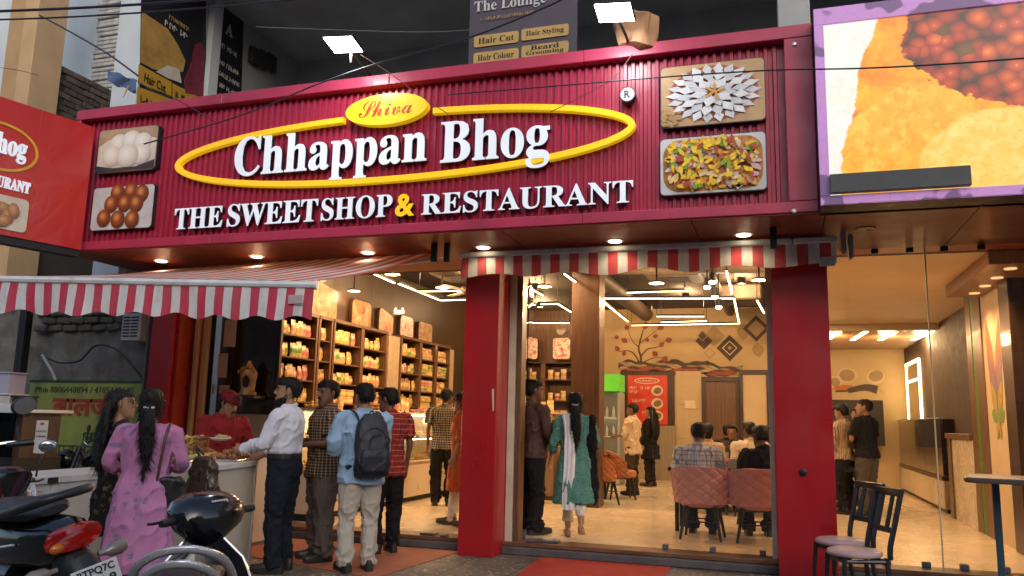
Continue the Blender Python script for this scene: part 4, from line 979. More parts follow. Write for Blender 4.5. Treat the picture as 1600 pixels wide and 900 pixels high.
PKM = [pk_mat('cream', (.75, .55, .3), (.65, .35, .12), (.8, .68, .45)), pk_mat('pink', (.75, .42, .3), (.6, .16, .12), (.8, .6, .45)), pk_mat('yellow', (.8, .5, .1), (.75, .6, .25), (.7, .3, .05)),
       pk_mat('green', (.7, .5, .2), (.12, .32, .04), (.75, .6, .3)), pk_mat('brown', (.45, .24, .1), (.75, .5, .25), (.35, .15, .06)), pk_mat('gold', (.7, .45, .15), (.85, .65, .3), (.6, .3, .08)), pk_mat('magenta', (.6, .1, .15), (.8, .5, .4), (.5, .08, .1))]
PKMESH = []
for m in PKM:
    me = packet_mesh().mesh('packet', True); me.materials.append(m); PKMESH.append(me)
CONT = []
for m in PKM[:6]:
    me = MB().box(-.075, .075, -.06, .06, 0, .11, .012).mesh('box'); me.materials.append(m); CONT.append(me)
def fill_row(axis, fixed, lo, hi, z, kind, step, label, group, maxh=None, second=None):
    """a row of packets along a shelf; axis 'y' = shelf on the left wall facing +x, 'x' = shelf facing the street"""
    u = lo+step*.5
    while u < hi-step*.3:
        for lay in range(2 if kind == 'box' else 1):
            me = (CONT if kind == 'box' else PKMESH)[second if second is not None and rnd.random() < .5 else rnd.randrange(6)]
            o = link('sweet_box' if kind == 'box' else 'snack_packet', me)
            dx = rnd.uniform(-.03, .02); s_ = rnd.uniform(.82, 1.1)
            if axis == 'y': o.location = (fixed+dx, u, z+lay*.112); o.rotation_euler = (0 if kind == 'box' else 0, 0 if kind == 'box' else rnd.uniform(-.12, .02), pi/2+rnd.uniform(-.15, .15))
            else: o.location = (u, fixed+dx, z+lay*.112); o.rotation_euler = (rnd.uniform(-.1, .02) if kind != 'box' else 0, 0, rnd.uniform(-.15, .15))
            if kind != 'box': o.scale = (s_*.86, 1.0, s_*rnd.uniform(.85, 1.15))
            tag(o, label, 'packet' if kind != 'box' else 'box', group)
        u += step*(rnd.uniform(.9, 1.08) if rnd.random() > .04 else 1.6)
XR = -6.62
baysY = [(9.5, 10.50, 'the nearest wide rack', 'pkt'), (10.62, 10.92, 'the narrow rack', 'pkt'), (11.05, 11.88, 'the third rack', 'pkt'), (11.98, 12.78, 'the fourth rack', 'pkt'), (13.42, 14.2, 'the rack past the pale strip', 'pkt'), (14.3, 14.95, 'the sixth rack', 'box'), (15.05, 15.65, 'the last rack', 'box')]
SHZ = [1.30, 1.60, 1.905, 2.215, 2.525]
for bi, (y0, y1, wn_, kind) in enumerate(baysY):
    rk = thing('sweet_rack', 'dark brown shelving, '+wn_+' along the left wall of sweets', 'rack', (XR, (y0+y1)/2, FZ), 0, 'racks along the left wall')
    for yy in (y0-.05, y1): ob('upright', MB().box(LW+.01, XR+.16, yy, yy+.05, FZ, 2.83, .004), WOOD, rk)
    ob('back_board', MB().box(LW+.004, LW+.02, y0, y1, FZ, 2.83), WOODD, rk); ob('top_board', MB().box(LW+.01, XR+.17, y0-.05, y1+.05, 2.831, 2.88, .004), WOOD, rk)
    for si, z in enumerate(SHZ):
        ob('shelf', MB().box(LW+.021, XR+.15, y0, y1, z-.022, z-.001, .003), WOOD, rk)
        sec = [4, 5, 1, 3, 0][si] if bi == 0 else rnd.choice([0, 2, 4, 5, 0])
        if si: fill_row('y', XR+.05, y0, y1, z, kind if not (bi in (2, 3) and si == 1) else 'box', .098 if kind == 'pkt' else .15,
                 ('cream' if kind == 'pkt' else 'pale')+' snack '+('packet' if kind == 'pkt' else 'box')+' standing on shelf row %s of %s' % (['one', 'two', 'three', 'four', 'five'][si], wn_), 'packets on '+wn_, second=sec)
part('stone_strip', MB().box(LW+.01, XR+.15, 12.9, 13.33, FZ, 2.83, .005), M('travertine', (.5, .38, .24), .4, var=.2, scale=8))
part('stone_strip', MB().box(LW+.01, XR+.13, 15.75, 15.98, FZ, 2.83, .005), M('travertine', (.5, .38, .24), .4))
def food_pic(name, cols, sc=6):
    t = NT('food_picture_'+name); v = t.co('Object'); n = t.noise(v, sc, 3, .5, 2.5); c = t.ramp(n, [(.25, cols[0]), (.42, cols[1]), (.55, cols[2]), (.7, cols[3])])
    t.set(Base_Color=c, Roughness=.3, Emission_Color=c, Emission_Strength=.2); return reg(t)
FP = [food_pic('amber', [(.10, .04, .012), (.3, .14, .04), (.42, .22, .07), (.55, .36, .16)], 2.6), food_pic('rose', [(.12, .05, .02), (.4, .2, .08), (.5, .3, .14), (.4, .08, .03)], 3), food_pic('bowl', [(.3, .03, .015), (.6, .25, .12), (.8, .6, .45), (.5, .15, .05)], 4)]
for i, (y0, y1, z1) in enumerate([(9.9, 10.45, 3.45), (11.0, 11.85, 3.55), (12.35, 13.05, 3.42), (13.35, 13.95, 3.4), (14.25, 14.85, 3.38), (15.1, 15.8, 3.36)]):
    P = rrect(y1-y0, z1-2.92, .1); yc, zc = (y0+y1)/2, (z1+2.92)/2
    if i in (1, 3): P = [(a-.0, b-(.09 if a > .12 and b > 0 else 0)) for a, b in P]
    f = thing('food_picture', 'rounded lit food picture above the racks, %s of the row' % ['nearest', 'second', 'third', 'fourth', 'fifth', 'farthest'][i], 'picture', (LW+.05, yc, 2.92), 0, 'food pictures above the racks')
    ob('picture_box', MB().prism(P, .05, lambda a, b, d: (LW+.02+d, yc+a, zc+b)), WOODD, f); ob('print', MB().prism([(a*.96, b*.96) for a, b in P], .004, lambda a, b, d: (LW+.071+d, yc+a, zc+b)), FP[[0, 0, 0, 1, 2, 1][i]], f)
# ------------------------------------------------------------------ glass sweet counter along the left
GC = thing('glass_sweet_counter', 'long glass fronted sweet counter with a cream base along the left', 'display counter', (-5.9, 11.5, FZ))
CB = M('cream_laminate', (.66, .53, .36), .35, var=.06, scale=2, bump=0)
cy0, cy1 = 9.05, 15.4
for k in range(5):
    a = cy0+(cy1-cy0)*k/5; b = cy0+(cy1-cy0)*(k+1)/5
    ob('base_panel', MB().box(-6.15, -5.45, a+.003, b-.003, FZ+.08, .69, .006), CB, GC); ob('front_glass', MB().box(-5.475, -5.465, a+.004, b-.004, .745, 1.45), GL2, GC)
    ob('post', MB().box(-5.49, -5.45, a-.012, a+.012, .74, 1.46, .003), ALU, GC)
ob('plinth', MB().box(-6.1, -5.52, cy0, cy1, FZ, FZ+.079), BLACKM, GC); ob('ledge', MB().box(-6.17, -5.43, cy0, cy1, .692, .738, .01), wood('ledge_wood', (.3, .17, .08), (.42, .26, .13)), GC)
ob('top_slab', MB().box(-6.15, -5.44, cy0, cy1, 1.461, 1.485, .004), M('stone_top', (.6, .5, .38), .25), GC)
ob('shelf_glass', MB().box(-6.1, -5.5, cy0+.02, cy1-.02, 1.08, 1.09), GL2, GC); ob('back_panel', MB().box(-6.14, -6.12, cy0+.02, cy1-.02, .74, 1.455), CB, GC)
for k in range(6): bulb('case_lamp', GC, Vector((-5.62, cy0+.55+k*1.05, 1.36)), 8, (1, .76, .45), .05)
ob('light_bar', MB().box(-5.53, -5.51, cy0+.03, cy1-.03, 1.43, 1.45), EM('case_led', (1, .74, .4), 18), GC); ob('light_bar', MB().box(-5.53, -5.51, cy0+.03, cy1-.03, 1.06, 1.078), EM('case_led', (1, .8, .5), 6), GC); ob('under_light', MB().box(-5.5, -5.46, cy0+.03, cy1-.03, .672, .689), EM('case_led2', (1, .76, .42), 7), GC)
SWM = [M('sweet_'+n, c, .45, var=.3, scale=30, bump=.3) for n, c in (('gold', (.7, .42, .1)), ('cream', (.75, .62, .42)), ('brown', (.28, .12, .05)), ('orange', (.75, .3, .05)), ('green', (.35, .4, .1)), ('pink', (.7, .35, .3)))]
SWME = []
for i, m in enumerate(SWM):
    mb = MB()
    if i % 2: mb.box(-.03, .03, -.03, .03, 0, .04, .006)
    else: mb.ell((0, 0, .025), (.032, .032, .027), 8, 5)
    me = mb.mesh('sweet', i % 2 == 0); me.materials.append(m); SWME.append(me)
TRAYM = M('steel_tray', (.6, .58, .55), .3, metal=.8); tme = MB().box(-.2, .2, -.15, .15, 0, .018, .005).mesh('tray'); tme.materials.append(TRAYM)
def tray(loc, rz, kind, label, group, nx=4, ny=3, heap=False):
    t_ = thing('sweet_tray', label, 'tray', loc, rz, group)
    link('tray', tme, None, t_)
    for i in range(nx):
        for j in range(ny):
            o = link('sweet', SWME[kind], None, t_, (-.15+.3*i/(nx-1)+rnd.uniform(-.006, .006), -.1+.2*j/(ny-1)+rnd.uniform(-.006, .006), .019), (0, 0, rnd.uniform(-.3, .3)))
    if heap:
        for i in range(nx-1):
            link('sweet', SWME[kind], None, t_, (-.1+.2*i/max(nx-2, 1), rnd.uniform(-.04, .04), .055), (0, 0, rnd.uniform(0, 1)))
for k in range(11):
    for lv, z in enumerate((.742, 1.092)):
        y = cy0+.35+k*.55
        tray((-5.78, y, z), pi/2, (k*2+lv) % 6, 'steel tray of small sweets on the %s level of the long glass counter' % ('lower', 'upper')[lv], 'trays in the long glass counter', heap=True)
for k in range(9):
    y = cy0+.5+k*.66
    if k % 3 == 1:
        fill_row('y', -5.85, y-.25, y+.25, 1.487, 'pkt', .13, 'snack packet standing on top of the long glass counter', 'packets on the counter top')
    else: tray((-5.78, y, 1.487), pi/2, k % 6, 'tray of sweets set out on top of the long glass counter', 'trays on the counter top', heap=True)
# inner wooden counter with glass case facing the street
IC = thing('inner_display_case', 'brown panelled display case with glass top behind the green kurta', 'display counter', (-4.2, 13.3, FZ))
ob('body', MB().box(-5.3, -3.56, 13.3, 14.0, FZ, .98, .008), wood('ribbed_tan', (.2, .12, .06), (.28, .17, .09), axis=(14, 14, .5)), IC)
ob('plinth', MB().box(-5.3, -3.55, 13.285, 13.299, FZ, FZ+.07), WOODD, IC); ob('case_glass', MB().box(-5.28, -3.58, 13.31, 13.32, .99, 1.52), GL2, IC); ob('case_glass', MB().box(-3.59, -3.58, 13.325, 13.98, .99, 1.52), GL2, IC); ob('top', MB().box(-5.3, -3.56, 13.3, 14.0, 1.522, 1.54, .004), M('stone_top', (.6, .5, .38), .25), IC)
ob('light_bar', MB().box(-5.2, -3.65, 13.34, 13.36, 1.5, 1.52), EM('case_led', (1, .8, .5), 6), IC)
for k in range(3):
    for lv, z in enumerate((.985, 1.25)): tray((-4.95+k*.55, 13.65, z), 0, (k+lv*2+1) % 6, 'tray of sweets inside the inner display case, %s row' % ('lower', 'upper')[lv], 'trays in the inner case', heap=True)
ob('shelf_glass', MB().box(-5.28, -3.6, 13.34, 13.98, 1.238, 1.248), GL2, IC)
fill_row('x', 13.65, -5.2, -3.65, 1.542, 'pkt', .14, 'small snack packet lined up on top of the inner display case', 'packets on the inner case', second=4)
# lit back shelves
BS = thing('back_shelves', 'lit wooden shelf wall with pictures seen beside the wooden column', 'shelves', (-4.9, 17.6, FZ))
ob('back', MB().box(-6.4, -4.0, 17.9, 17.95, FZ, 3.9), WOOD, BS)
for x in (-6.4, -5.72, -5.02, -4.3): ob('upright', MB().box(x, x+.1, 17.5, 17.89, FZ, 2.7, .004), WOOD, BS)
for z in (.98, 1.42, 1.86, 2.32, 2.7): ob('shelf', MB().box(-6.39, -4.0, 17.48, 17.895, z-.035, z-.005, .004), WOODD, BS)
for zi, z in enumerate((.98, 1.42, 1.86, 2.32)):
    for xi, (x0, x1) in enumerate(((-5.6, -5.05), (-4.9, -4.32))):
        fill_row('x', 17.62, x0, x1, z, 'box' if zi in (1,) else 'pkt', .16, 'snack packet on the lit back shelves, shelf %s, %s half' % (['one', 'two', 'three', 'four'][zi], ['left', 'right'][xi]), 'packets on the back shelves', second=[6, 2, 5, 0][zi])
for i, x in enumerate((-5.3, -4.55, -3.85)):
    f = thing('food_picture', 'bright bowl picture above the back shelves, %s' % ['left of the curtain fold', 'right of the curtain fold', 'just right of the wooden column'][i], 'picture', (x, 17.5, 2.75)); P = rrect(.42, .5, .06)
    ob('picture_box', MB().prism(P, .04, lambda a, b, d: (x+a, 17.5+d, 3.0+b)), WOODD, f); ob('print', MB().prism([(a*.93, b*.93) for a, b in P], .004, lambda a, b, d: (x+a, 17.494+d, 3.0+b)), FP[2 if i < 2 else 1], f)
# wooden column
tag(ob('wooden_column', MB().box(-3.09, -2.64, 12.5, 12.9, FZ, 4.119, .006), wood('column_veneer', (.05, .022, .011), (.095, .045, .022))), 'square brown veneered column standing in the hall', 'column')
# fridge
fr = thing('drinks_fridge', 'glass door drinks fridge with a bright green header', 'fridge', (-3.5, 17.2, FZ))
ob('body', MB().box(-3.85, -3.2, 17.25, 17.85, FZ, 2.05, .02), M('fridge_grey', (.35, .36, .34), .4), fr); ob('door', MB().box(-3.8, -3.25, 17.22, 17.248, .3, 2.02, .01), M('fridge_glass', (.16, .17, .15), .1, coat=.5), fr)
ob('header', MB().prism([(17.1, 2.06), (17.85, 2.06), (17.85, 2.42), (17.25, 2.42)], .66, lambda a, b, d: (-3.86+d, a, b)), M('green_header', (.08, .42, .02), .4, emis=(.1, .6, .03), es=.25), fr)
for z in (.7, 1.1, 1.5): ob('shelf', MB().box(-3.78, -3.27, 17.212, 17.219, z, z+.02), ALUW, fr)
for i in range(8): ob('bottle', MB().lathe([(.001, 0), (.03, 0), (.032, .14), (.012, .2), (.012, .23), (.001, .23)], 8, (-3.74+(i % 4)*.14, 17.19, 1.52 if i < 4 else 1.12)), M('bottle_grey', (.4, .42, .38), .2), fr)
# ------------------------------------------------------------------ back wall: menu, doors, mural
YB = BACK-.002
MBd = thing('menu_board', 'tall red menu board with an oval title and round dish pictures', 'menu board', (-2.95, YB, 1.4))
ob('frame', MB().box(-3.6, -2.32, YB-.03, YB, .9, 2.63, .01), WOODD, MBd); ob('board', MB().box(-3.42, -2.48, YB-.05, YB-.031, 1.38, 2.53, .004), M('menu_red', (.55, .04, .02), .4, emis=(.6, .04, .02), es=.12), MBd)
CRM = M('menu_cream', (.75, .6, .4), .5, bump=0)
for k, (x, z, rx, rz) in enumerate([(-2.96, 2.4, .3, .075), (-2.72, 2.17, .135, .125), (-2.72, 1.87, .135, .125), (-2.72, 1.58, .135, .125)]):
    dd = ob('dish_picture' if k else 'title_oval', MB().prism(disc(x, z, rx, rz, 24), .006, lambda a, b, d: (a, YB-.058+d, b)), CRM, MBd)
    if k: ob('printed_dish', MB().prism(disc(x+.01, z, rx*.7, rz*.6, 16, .4), .003, lambda a, b, d: (a, YB-.0615+d, b)), M('dish_print', (.25, .14, .06), .5, var=.5, scale=20), dd)
    else: ob('oval_field', MB().prism(disc(x, z, rx*.9, rz*.72, 24), .003, lambda a, b, d: (a, YB-.0615+d, b)), MATS['menu_red'], dd)
scrawl(Vector((-3.18, YB-.062, 2.375)), (1, 0, 0), .44, .05, CRM, MBd, 41)
for k, z in enumerate((2.2, 2.1, 1.9, 1.62)): scrawl(Vector((-3.36, YB-.052, z)), (1, 0, 0), (.46, .2, .36, .4)[k], .07, CRM, MBd, 50+k)
struct('wainscot', MB().box(-2.9, -2.3, YB-.07, YB-.031, FZ, 1.36), wood('ribbed_grey', (.25, .19, .12), (.42, .33, .22), axis=(18, 18, .3)))
for k in range(3): part('wall_tile', MB().box(-2.29, -1.7, YB-.014, YB-.001, .3+k*.78, .3+k*.78+.772, .003), M('beige_tile', (.52, .38, .22), .5, var=.08))
tag(ob('notice_plate', MB().box(-2.09, -1.84, YB-.04, YB-.0145, 1.76, 1.95, .004), M('ivory_plate', (.7, .58, .4), .5)), 'small ivory notice plate on the beige tiles', 'plate')
dr2 = thing('wooden_door', 'plain brown wooden door in the back wall', 'door', (-1.3, YB, FZ))
ob('leaf', MB().box(-1.6, -.93, YB-.04, YB-.01, FZ, 2.38, .004), WOOD, dr2)
for x0, x1, z0, z1 in ((-1.7, -1.6, FZ, 2.5), (-.93, -.86, FZ, 2.5), (-1.6, -.93, 2.39, 2.5)): ob('frame', MB().box(x0, x1, YB-.06, YB-.001, z0, z1, .004), WOODD, dr2)
ob('handle', MB().tube([(-1.02, YB-.07, 1.1), (-1.12, YB-.07, 1.1)], .012), ALU, dr2)
pn = thing('framed_wall_panel', 'tall cream wall panel in a brown frame right of the wooden door', 'panel', (-.55, YB, FZ))
ob('panel', MB().box(-.78, -.26, YB-.03, YB-.001, FZ, 2.56, .004), CREAM, pn)
for x0, x1, z0, z1 in ((-.855, -.781, FZ, 2.66), (-.259, -.17, FZ, 2.66), (-.78, -.26, 2.561, 2.66)): ob('frame', MB().box(x0, x1, YB-.08, YB-.001, z0, z1, .004), WOODD, pn)
MU = thing('mural', 'painted mural of a red leafed tree, waves and dark diamonds on the back wall', 'mural', (-2, YB, 2.6))
BRN = M('mural_brown', (.14, .05, .03), .8, var=.3); RUS = M('mural_rust', (.33, .09, .05), .8, var=.35); UMB = M('mural_umber', (.085, .06, .045), .8, var=.2); SND = M('mural_sand', (.38, .26, .14), .8, var=.2)
KM = 0
def paint(name, polys, m, lift=.002):
    global KM
    mb = MB()
    for p in polys: mb.prism(p, .001, lambda a, b, d: (a, YB-.0005-lift-KM*.0004-d, b)); KM = (KM+1) % 12
    o = ob(name, mb, m, MU)
    if len(polys) > 1: o['kind'] = 'stuff'
    return o
def stroke(pts, w0, w1):
    P = catmull([Vector((a, b, 0)) for a, b in pts], 5); L, Rr = [], []
    for i, p in enumerate(P):
        t_ = (P[min(i+1, len(P)-1)]-P[max(i-1, 0)]).normalized(); w = w0+(w1-w0)*i/(len(P)-1); n = Vector((-t_.y, t_.x, 0))*w
        L.append((p.x+n.x, p.y+n.y)); Rr.append((p.x-n.x, p.y-n.y))
    return L+Rr[::-1]
def leaf(x, z, l, a, f=.38): return [(x+l*(t*cos(a))-l*f*sin(pi*t)*sin(a)*s_, z+l*(t*sin(a))+l*f*sin(pi*t)*cos(a)*s_) for s_, ts in ((1, (0, .2, .4, .6, .8, 1)), (-1, (.8, .6, .4, .2))) for t in ts]
tx = -3.13
paint('painted_trunk', [stroke([(tx, 2.68), (tx+.02, 2.95), (tx-.03, 3.2), (tx+.08, 3.62)], .035, .012), stroke([(tx, 2.8), (tx-.15, 3.05), (tx-.32, 3.12), (tx-.5, 3.1)], .02, .006), stroke([(tx, 2.95), (tx+.18, 3.15), (tx+.4, 3.2), (tx+.6, 3.35)], .02, .005), stroke([(tx-.02, 3.2), (tx-.18, 3.35), (tx-.28, 3.6)], .014, .005), stroke([(tx+.01, 3.3), (tx+.2, 3.45), (tx+.42, 3.62)], .012, .004), stroke([(tx+.1, 2.85), (tx+.35, 2.95), (tx+.55, 2.93)], .014, .004)], BRN)
paint('painted_leaf', [leaf(tx+dx, 2.7+dz, .16*s_, a_) for dx, dz, s_, a_ in [(-.5, .4, 1, 2.2), (-.36, .42, .9, 4.4), (-.28, .9, 1, 2), (-.3, .62, 1.1, 2.6), (.3, .4, 1.1, 5.5), (.46, .5, 1, .8), (.6, .64, 1.1, .3), (.42, .92, 1.2, .6), (.1, .92, 1.3, 1.3), (.3, .75, .9, .2), (.5, .24, 1.1, 6.0), (.55, .2, .8, .6), (-.5, .75, .8, 3.2), (.2, .62, .8, 2)]], RUS, .008)
wv = lambda x, b, k, s: b+.035*sin(x*k+s)+.02*sin(x*k*2.3+s*2)
for k, (b, m) in enumerate([(2.86, UMB), (2.80, SND), (2.76, UMB), (2.71, RUS), (2.68, UMB)]):
    X = [-3.65+i*.06 for i in range(49)]
    fall = lambda x: -.1*max(0, (x+2.6))/1.9*1.2
    paint('painted_wave', [[(x, wv(x, b, 7, k)+fall(x)+(.05 if k == 0 and -2.4 < x < -1.5 else 0)) for x in X]+[(x, wv(x, b-.05, 7, k*.5)+fall(x)-.02) for x in X[::-1]]], m, .003+.001*k)
dia = lambda x, z, r: [(x-r, z), (x, z-r*1.02), (x+r, z), (x, z+r*1.02)]
for (x, z, r, m, l) in [(-1.05, 3.17, .30, UMB, .003), (-1.05, 3.17, .17, CRM, .007), (-1.05, 3.17, .145, UMB, .009), (-1.05, 3.17, .05, SND, .012), (-1.63, 3.34, .2, UMB, .003), (-1.66, 3.46, .13, SND, .006), (-1.66, 3.46, .1, UMB, .0085), (-1.5, 3.05, .13, SND, .003), (-1.5, 3.05, .1, MUR, .006), (-.45, 3.62, .3, UMB, .003), (-.45, 3.62, .2, SND, .006), (-1.4, 3.45, .25, SND, .002)]: paint('painted_diamond', [dia(x, z, r)], m, l)
paint('painted_leaf', [leaf(-.75, 3.35, .4, 1.5), leaf(-.4, 2.95, .35, 1.7)], SND, .003)
# right hand mural on the back wall
MR = thing('bowl_mural', 'painted mural of bowls and a dark chilli shape above the black counter', 'mural', (1.6, YB, 2)); MU = MR
paint('painted_bowl', [disc(1.45, 2.55, .2, .17), disc(2.02, 2.52, .19, .16, 18, .3), disc(1.2, 2.4, .14, .14)], M('mural_cream', (.66, .52, .32), .8), .003)
paint('painted_bowl_inside', [disc(1.45, 2.55, .16, .13), disc(2.04, 2.54, .15, .12, 18, .3), disc(1.2, 2.4, .1, .1)], SND, .009)
paint('painted_chilli', [stroke([(1.2, 2.2), (1.5, 2.22), (1.8, 2.32), (2.0, 2.3), (2.2, 2.14)], .02, .0) + [], stroke([(1.45, 2.21), (1.8, 2.29), (2.05, 2.24)], .05, .09)], UMB, .005)
paint('painted_fruit', [disc(1.36, 2.28, .22, .06, 14, .1)], M('mural_orange', (.5, .17, .06), .8), .004)
# black board, lit mirror, dark counter
tag(ob('black_hood', MB().box(.9, 2.1, BACK-.5, BACK-.01, 1.05, 2.0, .01), M('black_board', (.03, .025, .022), .4)), 'black box hood on the back wall behind the standing men', 'hood')
MI = thing('lit_mirror', 'tall mirror framed by glowing strips on the dark right wall', 'mirror', (RW, 18.3, 1.65)); y0, y1, z0, z1 = 17.5, 19.1, 1.6, 2.72
ob('glass', MB().box(RW-.025, RW-.005, y0, y1, z0, z1), M('bronze_mirror', (.2, .13, .07), .08, metal=.6, bump=0), MI)
for a, b, c, d_ in ((y0-.05, y0, z0, z1+.05), (y1, y1+.05, z0, z1), (y0, y1+.05, z1, z1+.05), (y0, y1, z1-.36, z1-.32)): ob('glowing_strip', MB().box(RW-.04, RW-.004, a, b, c, d_), EM('mirror_led', (1, .72, .33), 12), MI)
BC = thing('black_glass_counter', 'low cream counter with tall dark glass along the right wall', 'display counter', (2.5, 17, FZ))
for k in range(3):
    a = 14.55+(BACK-.06-14.55)*k/3; b = 14.55+(BACK-.06-14.55)*(k+1)/3
    ob('base_panel', MB().box(2.42, RW-.002, a+.004, b-.004, FZ+.06, .62, .01), CB, BC); ob('dark_glass', MB().box(2.425, 2.44, a+.004, b-.004, .69, 1.58), DARKGL, BC)
ob('plinth', MB().box(2.46, RW-.002, 14.6, BACK-.1, FZ, FZ+.059), BLACKM, BC); ob('trim', MB().box(2.40, RW-.002, 14.55, BACK-.06, .625, .685, .006), WOODD, BC); ob('top_rail', MB().box(2.41, 2.46, 14.55, BACK-.06, 1.585, 1.605), ALU, BC)
ob('end_glass', MB().box(2.445, RW-.002, 14.535, 14.545, .69, 1.58), DARKGL, BC)
MC = thing('marble_counter', 'waist high marble fronted counter with brown edging by the brown post', 'counter', (2.5, 13.3, FZ))
ob('marble_front', MB().box(2.42, RW-.003, 12.32, 13.72, FZ, 1.28, .005), M('cream_marble', (.62, .52, .38), .25, var=.25, scale=2.5, bump=0), MC); ob('post', MB().box(2.40, RW-.003, 13.73, 13.98, FZ, 1.28, .006), WOOD, MC); ob('top', MB().box(2.38, RW-.003, 12.32, 14.0, 1.281, 1.36, .006), WOOD, MC)
PO = thing('green_lined_post', 'tall brown post with a green stripe down its middle', 'post', (2.5, 11.9, FZ))
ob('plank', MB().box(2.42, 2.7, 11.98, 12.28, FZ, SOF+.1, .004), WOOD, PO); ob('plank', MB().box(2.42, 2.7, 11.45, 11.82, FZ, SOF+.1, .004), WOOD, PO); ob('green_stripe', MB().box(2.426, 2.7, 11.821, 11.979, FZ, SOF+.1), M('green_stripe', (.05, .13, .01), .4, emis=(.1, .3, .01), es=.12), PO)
bw = thing('butterfly_wall', 'narrow cream wall with a painted butterfly between brown posts', 'wall', (2.5, 11, FZ))
ob('panel', MB().box(2.44, 2.64, 10.42, 11.449, FZ, SOF+.1), CREAM, bw); ob('jamb', MB().box(2.40, 2.7, 10.0, 10.419, FZ, SOF+.1, .004), WOODD, bw)
wing = [M('wing_%d' % i, c, .7, var=.25, scale=12) for i, c in enumerate([(.42, .17, .09), (.28, .18, .2), (.42, .3, .05), (.16, .3, .04)])]
yb_, zb_ = 10.93, 1.55
for i, (a0_, l_, f_) in enumerate([(1.02, 1.25, .16), (.98, .85, .2), (.75, .5, .25), (.1, .28, .4)]):
    for s_ in (-1, 1):
        pts = [(yb_+s_*(x-yb_), z) for x, z in leaf(yb_+.02, zb_, l_, 1.571-(.24 if i == 0 else .3 if i == 1 else .5 if i == 2 else 1.3), f_*.8)]
        ob('painted_wing', MB().prism(pts, .001, lambda a, b, d, i=i: (2.4385-.0012*i-d, a, b)), wing[i], bw)
for zz in (-.18,):
    for s_ in (-1, 1): ob('painted_tail', MB().prism(leaf(yb_+s_*.02, zb_, .26, -1.571+s_*.25, .2), .001, lambda a, b, d: (2.432-d, a, b)), wing[2], bw)
# wooden dropped soffit over the right wall
tag(ob('wooden_bulkhead', MB().box(2.05, 2.75, YG+.35, 11.4, SOF-.14, SOF+.0, .004), wood('bulkhead_wood', (.22, .1, .045), (.32, .17, .08), axis=(8, .8, 8))), 'brown wooden bulkhead running under the beige ceiling at the right', 'bulkhead')
for i, y in enumerate((9.4, 9.95, 10.5, 11.05)):
    tag(ob('downlight', MB().lathe([(.001, 0), (.06, 0), (.06, -.01), (.001, -.01)], 18, (2.3, y, SOF-.141)), M('dim_lens', (.4, .25, .12), .4, emis=(1, .6, .25), es=.8)), 'flat round lamp in the wooden bulkhead, %s from the street' % ['first', 'second', 'third', 'fourth'][i], 'light', 'bulkhead lamps')
    bulb("bulkhead_light", None, Vector((2.2, y, SOF-.2)), 55, WARM, .08, 'SPOT', radians(160), rot=(0, radians(28), 0))
struct('wall_party', MB().box(2.72, 4.3, 9.25, BACK+.2, 0, 4.25), TAN)
struct('neighbour_block', MB().box(4.32, 14, 8.4, 18, 0, 9), GREYW)
# left panel behind the vendor
VP = thing('dark_shop_panel', 'dark glazed timber panel with paper notices behind the vendor', 'panel', (-6.4, 8.95, 0))
ob('frame', MB().box(-6.82, -6.02, 8.95, 9.0, FZ, SOF, .004), WOODD, VP); ob('dark_glass', MB().box(-6.70, -6.06, 8.935, 8.949, 1.42, 3.1), DARKGL, VP)
ob('woven_panel', MB().box(-6.70, -6.06, 8.93, 8.949, .4, 1.4), M('woven_beige', (.34, .24, .15), .8, var=.3, scale=60, bump=.6, bscale=120), VP)
for x0, y0_, x1, y1_ in [(339, 552, 357, 590), (331, 600, 337, 615), (342, 602, 359, 615), (349, 500, 371, 542)]:
    a, b = onY(x0, y1_, 8.93), onY(x1, y0_, 8.93); tag(ob('paper_notice', MB().box(a.x, b.x, 8.925, 8.929, a.z, b.z), M('paper', (.62, .48, .3), .8)), 'small paper notice on the dark panel, %s' % ['the middle upright one', 'the thin strip', 'low one beside the thin strip', 'upper one under the awning'][[339, 331, 342, 349].index(x0)], 'paper')
q = onY(388, 596, 8.8)
ID = thing('golden_shrine', 'small carved golden shrine with a dark niche behind the vendor', 'shrine', (q.x, 8.8, q.z-.2)); GLD = M('gilt', (.62, .36, .12), .35, metal=.6, var=.4, scale=14, bump=.5)
prof = [(.13, -.17), (.13, -.14), (.10, -.12), (.11, 0), (.13, .1), (.09, .15), (.06, .19), (.02, .26)]
ob('arch', MB().loft([[(q.x+r*cos(t), 8.8+.4*r*sin(t), q.z+z) for t in [2*pi*i/14 for i in range(14)]] for r, z in prof]), GLD, ID, smooth=True)
ob('niche', MB().prism(disc(q.x, q.z+.0, .045, .075, 16), .02, lambda a, b, d: (a, 8.742+d, b)), BLACKM, ID); ob('base', MB().box(q.x-.18, q.x+.18, 8.7, 8.93, q.z-.22, q.z-.171, .01), WOODD, ID)
for k in range(7): ob('finial', MB().ell((q.x-.12+k*.04, 8.755, q.z+.12+.06*sin(pi*k/6)), (.018, .018, .028), 8, 6), GLD, ID)
